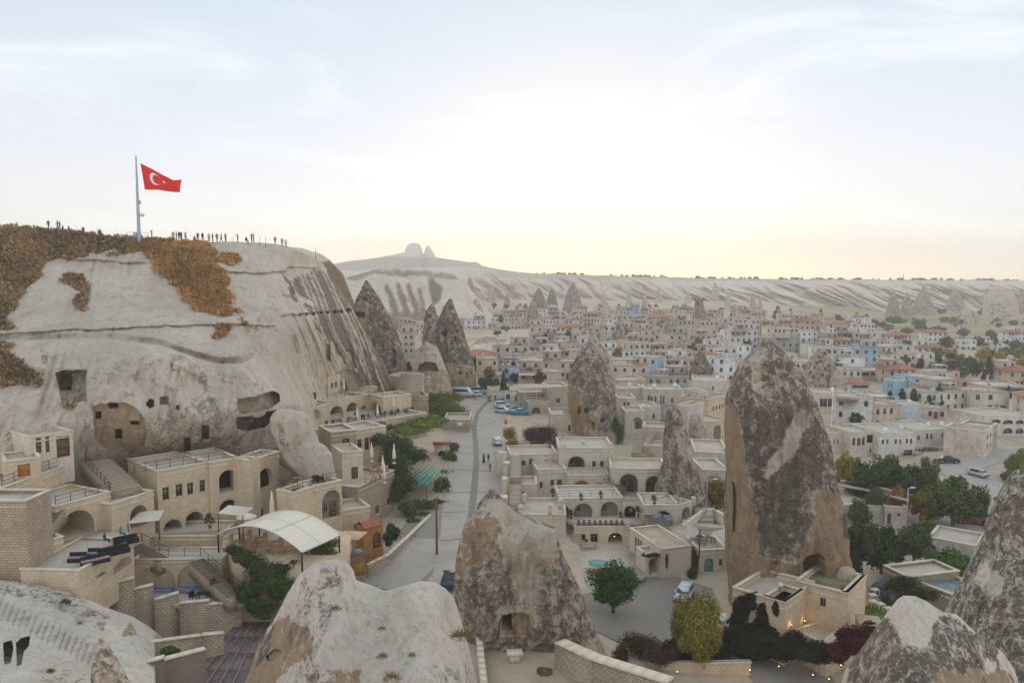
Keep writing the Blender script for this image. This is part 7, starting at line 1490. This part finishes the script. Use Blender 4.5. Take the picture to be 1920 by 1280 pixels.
bl('ivy', 'black-green ivy hanging on the left platform wall', [(1396,1140,IV(1396),20,26,6),(1430,1160,IV(1430),18,30,6),(1385,1172,IV(1385),14,30,6),(1418,1190,IV(1418),26,24,6),(1455,1140,IV(1455),7,12,5),(1410,1125,IV(1410),14,14,5)], 26000, .27, (.022, .026, .016), 15)
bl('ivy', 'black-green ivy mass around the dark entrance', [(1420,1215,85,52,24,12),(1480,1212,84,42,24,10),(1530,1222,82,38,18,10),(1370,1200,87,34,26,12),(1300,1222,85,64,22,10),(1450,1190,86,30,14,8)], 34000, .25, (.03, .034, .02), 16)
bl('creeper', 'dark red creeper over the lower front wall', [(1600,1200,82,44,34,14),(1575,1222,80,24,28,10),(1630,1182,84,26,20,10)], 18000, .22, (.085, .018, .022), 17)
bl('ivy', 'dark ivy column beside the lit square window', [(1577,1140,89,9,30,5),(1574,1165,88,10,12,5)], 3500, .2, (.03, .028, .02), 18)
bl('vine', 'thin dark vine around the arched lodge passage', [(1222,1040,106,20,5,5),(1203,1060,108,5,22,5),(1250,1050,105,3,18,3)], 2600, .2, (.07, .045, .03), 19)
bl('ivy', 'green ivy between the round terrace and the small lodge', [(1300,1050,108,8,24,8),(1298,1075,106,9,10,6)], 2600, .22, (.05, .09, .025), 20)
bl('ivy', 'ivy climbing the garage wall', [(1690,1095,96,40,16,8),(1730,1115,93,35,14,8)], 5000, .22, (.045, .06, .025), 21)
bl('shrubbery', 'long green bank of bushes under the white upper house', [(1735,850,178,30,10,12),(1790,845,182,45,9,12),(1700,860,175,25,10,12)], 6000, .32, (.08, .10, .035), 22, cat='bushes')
bl('dry_bush', 'pale dry bush on the cave door plateau', [(1021,1258,70,15,10,10)], 1800, .2, (.26, .17, .09), 23, mat_='dry', cat='dry bush')
def tuft(label, px, py, Y_, r_, color, n=260, seed=0):
    r = np.random.default_rng(seed); R_ = r_*Y_/F; c = np.array(at(px, py, Y_)); a = r.uniform(0, 6.28, n); q = r.uniform(0, 1, n)**.6*R_*.9; B = np.stack([np.cos(a)*q, np.sin(a)*q*.7, -q*.3], -1); L_ = R_*r.uniform(.4, 1.1, n)[:, None]
    d = np.stack([np.cos(a)*.5+r.normal(size=n)*.3, np.sin(a)*.5-.35+r.normal(size=n)*.2, r.uniform(.4, 1, n)], -1); d /= np.linalg.norm(d, axis=1)[:, None]; w_ = np.stack([-np.sin(a), np.cos(a), a*0], -1)*R_*.035
    V = np.stack([B-w_, B+w_, B+d*L_], 1).reshape(-1, 3); o = link('dry_grass_tuft', mesh_np('dry_grass_tuft', V, [np.zeros((0, 4)), np.arange(3*n).reshape(-1, 3)], M['dry'], uv=False), loc=tuple(c), color=color); props(o, label, 'grass tuft')
for i, (px, py, Y_, r_, lb) in enumerate([(716,1178,40.2,6,'reddish sprig on the middle of the double-humped rock'),(630,1140,41,9,'grey-green tuft below the left hump'),(717,1230,38.5,9,'olive tuft low on the double-humped rock'),(773,1228,38.6,7,'ochre tuft low right on the double-humped rock'),(735,1270,37,14,'wide dry tuft at the bottom of the double-humped rock'),(123,1128,72,9,'dark shrub on the carved-step slope'),(866,1192,41.5,17,'golden grass tuft on the right side of the double-humped rock'),(95,1258,60,7,'small dark bush at the bottom left'),(150,1168,68,5,'brown tuft on the carved-step slope')]):
    tuft(lb, px, py, Y_, r_*1.3, (.30, .21, .09) if i not in (5, 7) else (.10, .09, .06), seed=30+i)
potm = None
def potted(label, p, h=1.1, color=(.05, .09, .03), kind='round'):
    o = empty('potted_plant', tuple(p), 0, label, 'plant', 'potted plants on the terraces'); pm = share('pot', lambda: (lambda b: (b.lathe([(.16, 0), (.26, .4), (.29, .42), (.24, .42)], 10), b.build('pot', M['terracotta'], me_only=True))[1])(MB())); link('pot', pm, o)
    c = link('leaves', crown_mesh(('pot', kind), 420, .2, 5, kind, 12), o, (0, 0, .42+h*.45), color=color); c.scale = (h*.42, h*.42, h*.5); return o
for px, py, Y_, h, lb in [(1037,931,131,1.6,'potted shrub left of the three-arch terrace rail'),(1071,973,123.6,1.8,'conical potted tree at the left porch arch'),(1113,927,134.8,1.6,'potted tree between the white porch and small arch'),(1090,938,124.6,1.2,'hanging box plant left on the three-arch terrace'),(1127,934,124.6,1.2,'hanging box plant right on the three-arch terrace'),(1227,945,120,1.6,'potted shrub on the lower right terrace'),(1215,930,130,1.3,'bush in a pot beside the right tall porch'),(1258,935,127,1.4,'potted plant near the needle rock foot'),(1164,972,123,1.2,'potted plant by the cave entrance'),(1197,968,121,2.0,'dark conical plant by the long stair flight'),
    (590,963,100,1.6,'palm-like potted plant before the slim doors'),(637,955,103,1.6,'potted palm next to the yellow-lit arch'),(394,990,95,2.2,'potted palm at the four-window hotel corner'),(403,1108,84,1.6,'leafy potted plant beside the blue-grey sofas'),(668,765+20,138,1.3,'potted plant before the arcaded terrace'),(1100,1007+14,118,.8,'small potted plant on the courtyard side')]:
    potted(lb, at(px, py, Y_), h)
for i in range(9): potted(f'small planter shrub on the planted terrace edge, {ORD[i]} from the left', at(1085+i*10.2, 984, 119.6+.4), .7)
# ================================================================= FURNITURE
def table_set(label, p, rz=0, color='wood_table', w_=1.3, name='table'):
    o = empty(name, tuple(p), rz, label, 'table', 'terrace tables'); tm = share(('tt', w_, color), lambda: (lambda b: (b.box(-w_/2, w_/2, -.42, .42, .70, .76), b.build('table_top', M[color], me_only=True))[1])(MB())); link('table_top', tm, o)
    lm_ = share(('tl', color), lambda: (lambda b: (b.box(-.04, .04, -.04, .04, 0, .70), b.build('leg', M[color], me_only=True))[1])(MB()))
    for a in (-1, 1):
        for c in (-1, 1): link('leg', lm_, o, (a*(w_/2-.1), c*.34, 0))
    return o
def chair(label, p, rz=0, color='wood_table', group='terrace chairs', w_=.5):
    o = empty('chair', tuple(p), rz, label, 'chair', group)
    link('seat', share(('cs', color, w_), lambda: (lambda b: (b.box(-w_/2, w_/2, -.25, .25, .40, .48), b.build('seat', M[color], me_only=True))[1])(MB())), o)
    link('backrest', share(('cb', color, w_), lambda: (lambda b: (b.box(-w_/2, w_/2, .2, .28, .48, .95), b.build('backrest', M[color], me_only=True))[1])(MB())), o)
    lm_ = share(('cl', color), lambda: (lambda b: (b.box(-.03, .03, -.03, .03, 0, .40), b.build('leg', M[color], me_only=True))[1])(MB()))
    for a in (-1, 1):
        for c in (-1, 1): link('leg', lm_, o, (a*(w_/2-.05), c*.2, 0))
    return o
def sofa(label, p, rz, L, color='blackwicker', cush='bluecush', group=None):
    o = empty('sofa', tuple(p), rz, label, 'sofa', group); b = MB(); b.box(0, L, -.75, 0, 0, .38); b.build('base', M[color], o); b = MB(); b.box(0, L, -.15, 0, .38, .85); b.build('backrest', M[color], o)
    n = max(1, int(L/.8)); cm = share(('cu', round(L/n, 2), cush), lambda: (lambda q: (q.box(.02, L/n-.02, -.72, -.17, .382, .52), q.build('cushion', M[cush], me_only=True))[1])(MB()))
    for k in range(n): link('cushion', cm, o, (k*L/n, 0, 0))
    return o
def parasol(label, p, h=2.6, r=.22, closed=True, mat_='fabric', rz=0):
    o = empty('parasol', tuple(p), rz, label, 'parasol', 'terrace parasols'); b = MB(); b.lathe([(.04, 0), (.04, h)], 6); b.build('pole', M['white'], o); b = MB()
    if closed: b.lathe([(r, .7), (r*.9, 1.2), (r*.6, h*.7), (.05, h+.15)], 8)
    else: b.lathe([(r, h-.3), (r*.98, h-.22), (.05, h+.25)], 8 if mat_ == 'fabric' else 4)
    b.build('canopy', M[mat_], o); b = MB(); b.lathe([(.3, 0), (.3, .08)], 8); b.build('base', M['coping'], o); return o
zf = 4.62
for i, (px, py) in enumerate([(425,1020),(447,1025),(470,1032),(495,1038),(520,1040),(460,1012),(490,1018),(520,1026),(545,1036),(570,1042)]):
    p = atz(px, py, zf); table_set(f'wooden dining table under the white canopy, {ORD[i]} along its rows', p, .3); chair(f'wooden chair beside dining table under the white canopy, {ORD[i]} along its rows', (p[0]+.2, p[1]+.9, p[2]), .3)
for i, (px, py, c) in enumerate([(690,905,0),(700,890,1),(715,885,0),(722,873,1),(705,912-12,0),(695,880,1),(728,866,0),(712,868,1)]):
    Yt = 113+(i % 4)*1.2; zz = 7.0-.35; p = atz(px, py, zz); table_set(f'light wooden cafe table on the parasol terrace, {ORD[i]} of them', p, i*.7, 'wood_table', .9); chair(f'light wooden cafe chair on the parasol terrace, {ORD[i]} of them', (p[0]+.8, p[1]+.2, p[2]), i*.8-1.2)
zc = float(at(600, 806, 128)[2])-.6
for i in range(13):
    px = 612+i*13.5; py = 800-i*2.3; p = atz(px, py-1.5, zc); chair(f'{"reddish" if i < 4 else "dark"} chair on the long cafe terrace, {ORD[i]} from the left', p, i*1.3, 'redwood' if i < 4 else 'iron')
    if i % 2: p = atz(px+4, py-2.5, zc); table_set(f'cafe table on the long cafe terrace, {ORD[i//2]} from the left', p, i*.5, 'iron', .8)
for i, (px, py) in enumerate([(592,905),(601,904)]): p = atz(px, py, zt2-.5); chair(['left dark wicker armchair on the glass-railed terrace', 'right dark wicker armchair on the glass-railed terrace'][i], p, .4, 'blackwicker', w_=.85)
table_set('orange wooden table on the roof terrace by the slim doors', atz(560, 905, zt2-.5), .2, 'wood_orange')
for i, (px, py, L, rz) in enumerate([(182,1044,3.0,.75),(150,1060,2.6,.75),(212,1022,2.4,.75),(132,1050,1.6,.1),(166,1042,1.2,.1)]): sofa(['long black sofa along the diagonal wall, middle', 'black sofa at the low end of the diagonal wall', 'black sofa at the high end of the diagonal wall', 'black armchair sofa on the open side of the terrace', 'black table bench between the sofas'][i], atz(px, py, 7.22), rz, L, 'blackwicker', ['blackwicker', 'pinkcush', 'blackwicker', 'pinkcush', 'bluecush'][i], 'black sofas')
sofa('blue-grey sofa bench under the left wide blind arch', at(288, 1110, 87.4), 0, 2.2, 'bluecush', 'bluecush'); sofa('blue-grey sofa bench under the right wide blind arch', at(337, 1108, 87.2), 0, 3.7, 'bluecush', 'bluecush')
chair('black chair in the sunken court', at(362, 1124, 83.5), 1.2, 'blackwicker', w_=.7); table_set('black low table in the sunken court', at(381, 1124, 83.5), 0, 'blackwicker')
parasol('tall closed white parasol in front of the right hotel bay', at(511, 985, 96), 4.2, .42); parasol('flat open white parasol beside the barrel canopy', at(463, 998, 94.5), 2.2, 1.25, False)
for i, (px, py, Y_, lb) in enumerate([(645,737,150,'above the arcaded terrace by the cave house'),(670,791,137,'left on the arcade forecourt'),(708,786,141,'right on the arcade forecourt'),(738,770,145,'near the curved steps'),(697,865,116,'at the top of the cafe tables'),(718,890,112,'in the middle of the cafe tables'),(739,868,113,'at the street end of the cafe tables'),(721,905,110,'at the low end of the cafe tables')]): parasol('closed cream parasol '+lb, at(px, py, Y_), 2.7, .28)
tp_ = parasol('square tan open parasol beside the ochre gate', at(660, 1035, 95), 2.4, 2.1, False, 'tan_fabric', .6)
lt_ = table_set('long pale wooden table on the lower courtyard', atz(1103, 1027, -4.6), .1, 'wood_table', 2.4)
b = MB(); b.lathe([(.02, 0), (1.35, 0), (1.35, .05), (.02, .06)], 24); cp = b.build('round_mat', M['turq'], None, tuple(atz(1121, 1055, -4.58))); cp.name = 'pool_cover'; props(cp, 'turquoise round disc set in the lower courtyard', 'pool cover')
b = MB()
for k in range(26):
    a = random.uniform(0, 6.28); r_ = random.uniform(0, 1.1); b.bar((r_*math.cos(a)-.6, r_*math.sin(a), .05+.04*k % .4), (r_*math.cos(a)+.6, r_*math.sin(a)+.4, .1+.03*k % .4), .09)
wp_ = b.build('firewood', M['wood_table'], None, tuple(atz(1117, 1071, -4.6))); props(wp_, 'heap of cut branches beside the turquoise disc', 'firewood')
for i, (px, py) in enumerate([(1303,1018),(1318,1020),(1333,1016),(1310,1012)]): p = atz(px, py, -2.6); table_set(f'low wooden table under the white sail, {ORD[i]} of four', p, i, 'wood', 1.1)
for i, (px, py) in enumerate([(1232,980),(1252,983)]): b = MB(); b.box(-.7, .7, -.05, .05, 0, 1.5); b.box(-.6, .6, -.08, -.051, .2, 1.3); o = b.build('blue_panel', M['bluecush'], None, tuple(at(px, py, 120)), .3-.5*i); props(o, ['left', 'right'][i]+' blue painted board leaning in the lower right arch', 'board')
for i, (px, py) in enumerate([(1636,1125),(1636,1137),(1650,1142),(1665,1150),(1678,1158),(1640,1115)]):
    p = atz(px, py, -4.35); table_set(f'small square stone-topped garden table, {ORD[i]} along the garden lawn edge', p, .2, 'coping', 1.0)
b = MB(); b.box(-.5, .5, -.4, .4, 0, .7); b.box(-.75, .75, -.55, .55, .7, .95); o = b.build('stone_block_table', M['coping'], None, tuple(atz(965, 1238, -1.18)), .1); props(o, 'rough stone block capped with a slab on the cave plateau', 'stone block')
b = MB(); b.raw([(0,0,0),(1.0,.1,0),(.9,1.6,0),(-.1,1.4,0)], [(0,1,2,3)]); o = b.build('cloth_sheet', M['bluecush'], None, tuple(atz(958, 1212, -1.14)), 0, fix=False); o.modifiers.new('t', 'SOLIDIFY').thickness = .02; props(o, 'pale blue sheet lying before the cave door', 'sheet')
# slatted awnings
for lb, c4, z_ in [('cream slatted awning before the half-round arch', ((240, 981), (298, 975), (308, 957), (262, 960)), 7.4), ('cream slatted awning under the tall left loggia', ((409, 962), (455, 966), (475, 952), (428, 948)), 8.0)]:
    o = empty('awning', tuple(atz(*c4[0], z_)), 0, lb, 'awning'); org = Vector(o.location); c_ = [Vector(atz(*p, z_+(0 if k < 2 else .6))) for k, p in enumerate(c4)]
    for i in range(7):
        f = lambda u, v: c_[0].lerp(c_[1], v).lerp(c_[3].lerp(c_[2], v), u)-org
        b = MB(); P4 = [f((i+.1)/7, 0), f((i+.1)/7, 1), f((i+.85)/7, 1)+Vector((0, 0, .12)), f((i+.85)/7, 0)+Vector((0, 0, .12))]; b.raw([tuple(p) for p in P4]+[tuple(p-Vector((0, 0, .05))) for p in P4], [(0, 1, 2, 3), (7, 6, 5, 4), (0, 4, 5, 1), (2, 6, 7, 3)]); b.build('slat', M['fabric'], o, fix=False)
    for c in c_[:2]: b = MB(); b.bar(c-org, c-org-Vector((0, 0, 2.4)), .1); b.build('post', M['wood'], o)
# satellite dish, menu board, small flag, red-bordered roof
o = empty('satellite_dish', tuple(at(26, 962, 77)), .3, 'pale blue satellite dish on the rough corner block', 'satellite dish'); b = MB(); b.bar((0, 0, -.6), (0, 0, .3), .07); b.build('stand', M['iron'], o)
V = []; 
for j in range(5):
    for k in range(16): r_ = .62*j/4; a = 2*math.pi*k/16; V.append((r_*math.cos(a), -.3+.28*(r_/.62)**2*-1, .5+r_*math.sin(a)))
link('dish', mesh_np('dish', V, np.array([(j*16+k, j*16+(k+1) % 16, (j+1)*16+(k+1) % 16, (j+1)*16+k) for j in range(4) for k in range(16)]), M['paleblue'], smooth_=True), o); b = MB(); b.bar((0, -.3, .1), (0, -.9, .5), .04); b.build('feed_arm', M['iron'], o)
b = MB(); b.box(-.6, .6, 0, .08, 0, .8); o = b.build('menu_board', M['white'], None, tuple(at(862, 799, 176))); props(o, 'small white board on the planter wall by the street', 'board')
o = empty('small_flag', tuple(at(947, 812, 166)), 0, 'small red flag on a pole at the street corner', 'flag'); b = MB(); b.bar((0, 0, -2), (0, 0, 3.3), .07); b.build('pole', M['white'], o); b = MB(); b.raw([(0, 0, 3.2), (.4, .05, 2.9), (.5, 0, 1.9), (-.3, .05, 2.0)], [(0, 1, 2, 3)]); b.build('cloth', flag_red, o, fix=False)
o = empty('roof_terrace_border', tuple(atz(1576, 905, -2.2)), 0, 'dull red roof strip with pink parapets around the low white building', 'roof'); org = Vector(o.location)
for k, (a, c) in enumerate([((1576, 903), (1640, 914)), ((1640, 914), (1685, 926)), ((1685, 926), (1722, 934))]):
    p, q = Vector(atz(*a, -2.2)), Vector(atz(*c, -2.2)); d = (q-p).normalized(); n = Vector((d.y, -d.x, 0)); b = MB()
    b.raw([tuple(x-org) for x in (p, q, q+n*3.2, p+n*3.2)], [(0, 1, 2, 3)]); b.build('red_strip', M['red_paint'], o, fix=False); b = MB(); b.bar(p-org+Vector((0, 0, .2)), q-org+Vector((0, 0, .2)), .3, .5); b.bar(p+n*3.2-org+Vector((0, 0, .2)), q+n*3.2-org+Vector((0, 0, .2)), .3, .4); b.build('parapet', M['pinkm'], o)
# ochre uplights that are lit in the dusk
for i, (px, py, Y_, lb) in enumerate([(1484,1173,86.2,'on the left corner of the narrow wall return'),(1509,1165,88.6,'in the inner corner of the narrow wall return'),(1566,1167,89.4,'beside the ivy column'),(1460,1250,81,'inside the dark entrance'),(1524,1266,79,'on the lower room wall'),(1577,1248,78,'under the dark red creeper'),(1554,1274,78,'at the lower room corner'),(1406,1257,81,'at the end of the garden wall'),(1270,1260,80,'on the garden wall behind the hedge'),(1152,1006,118.5,'inside the dark courtyard arch')]):
    o = empty('wall_light', tuple(at(px, py, Y_)), 0, 'small glowing amber uplight '+lb, 'light', 'amber uplights'); b = MB(); b.lathe([(.09, -.12), (.11, .06), (.09, .06)], 8); b.build('housing', M['iron'], o); b = MB(); b.lathe([(.05, .061), (.06, .13), (.02, .16)], 8); b.build('lens', M['lamp'], o)
    l = bpy.data.lights.new('lamp', 'POINT'); l.energy = 6; l.color = (1, .62, .22); l.shadow_soft_size = .08; lo = bpy.data.objects.new('lamp', l); col.objects.link(lo); lo.parent = o; lo.location = (0, -.25, .25)
blk('garden_wall','stone garden wall behind the yellow tree with an amber light',(1240,1243),(1408,1240),82.5,1275,.5,(),cat='wall',wall='stone',parapet=.1,cornice=False)
blk('cave_entrance','pale rock canopy over the dark cave entrance by the long stairs',(1168,940),(1206,942),123.5,978,3,[('arch',1170,948,1192,977,dict(d=2.5,**{'in':''}))],cat='cave entrance',wall='stone_pale',inner='dark',roof='none',cornice=False)

def cable(label, a, b_, sag=.8):
    a, b_ = Vector(a), Vector(b_); o = MB(); o.tube([tuple(a.lerp(b_, t/10)-Vector((0, 0, sag*4*(t/10)*(1-t/10)))-a) for t in range(11)], .022, 4); x = o.build('overhead_cable', M['iron'], None, tuple(a)); props(x, label, 'cable')
cable('thin black cable from the wooden pole towards the green sheet roof', at(818, 938, 100), at(735, 915, 118)); cable('thin black cable from the wooden pole up the street', at(819, 939, 100), at(846, 800, 176))
cable('thin black cable across the street by the corner lamp', at(846, 798, 176), at(947, 783, 165))
# rooftop clutter on the nearer buildings: water tanks and flues, each a thing of its own
def tank(label, p, r=.45, h=1.1): b = MB(); b.lathe([(.05, 0), (r, .0), (r, h), (r*.6, h+.18), (.05, h+.2)], 10); x = b.build('water_tank', M['whitecloth'], None, tuple(p)); props(x, label, 'water tank', 'rooftop water tanks')
def flue(label, p): 
    o = empty('chimney', tuple(p), 0, label, 'chimney', 'roof chimneys of the hotel'); b = MB(); b.box(-.3, .3, -.3, .3, -.3, .95); b.build('shaft', M['stone_pale'], o); b = MB(); b.box(-.4, .4, -.4, .4, .95, 1.08); b.build('cap', M['coping'], o); b = MB(); b.box(-.25, .25, -.25, .25, 1.08, 1.3); b.build('vent', M['coping'], o)
for px, py, Y_, lb in [(971, 903, 134, 'on the small plain stone room'), (973, 876, 141, 'on the low flat-roofed wing, left'), (983, 940, 123, 'at the back of the square flat roof block'), (976, 962, 118, 'front left on the square flat roof block'), (1031, 960, 118, 'front right on the square flat roof block'), (1050, 950, 121, 'right edge of the square flat roof block'), (1058, 845, 143.5, 'left end of the balcony arch block'), (1145, 843, 143.5, 'right end of the balcony arch block'), (1093, 838, 147, 'in the middle of the balcony arch block'), (1300, 945, 125, 'above the angled corner wing')]: flue('square stone roof chimney '+lb, at(px, py, Y_))
for i, (px, py, Y_) in enumerate([(1226, 728, 210), (1265, 727, 212), (1180, 726, 216), (1205, 768, 194), (1345, 712, 238), (1560, 736, 205), (1660, 812, 180), (1690, 808, 186), (1740, 802, 190), (1765, 800, 192), (1705, 757, 215), (1900, 778, 215)]): tank(f'white rooftop water tank, {ORD[i]} from the hotel quarter towards the right', at(px, py, Y_))
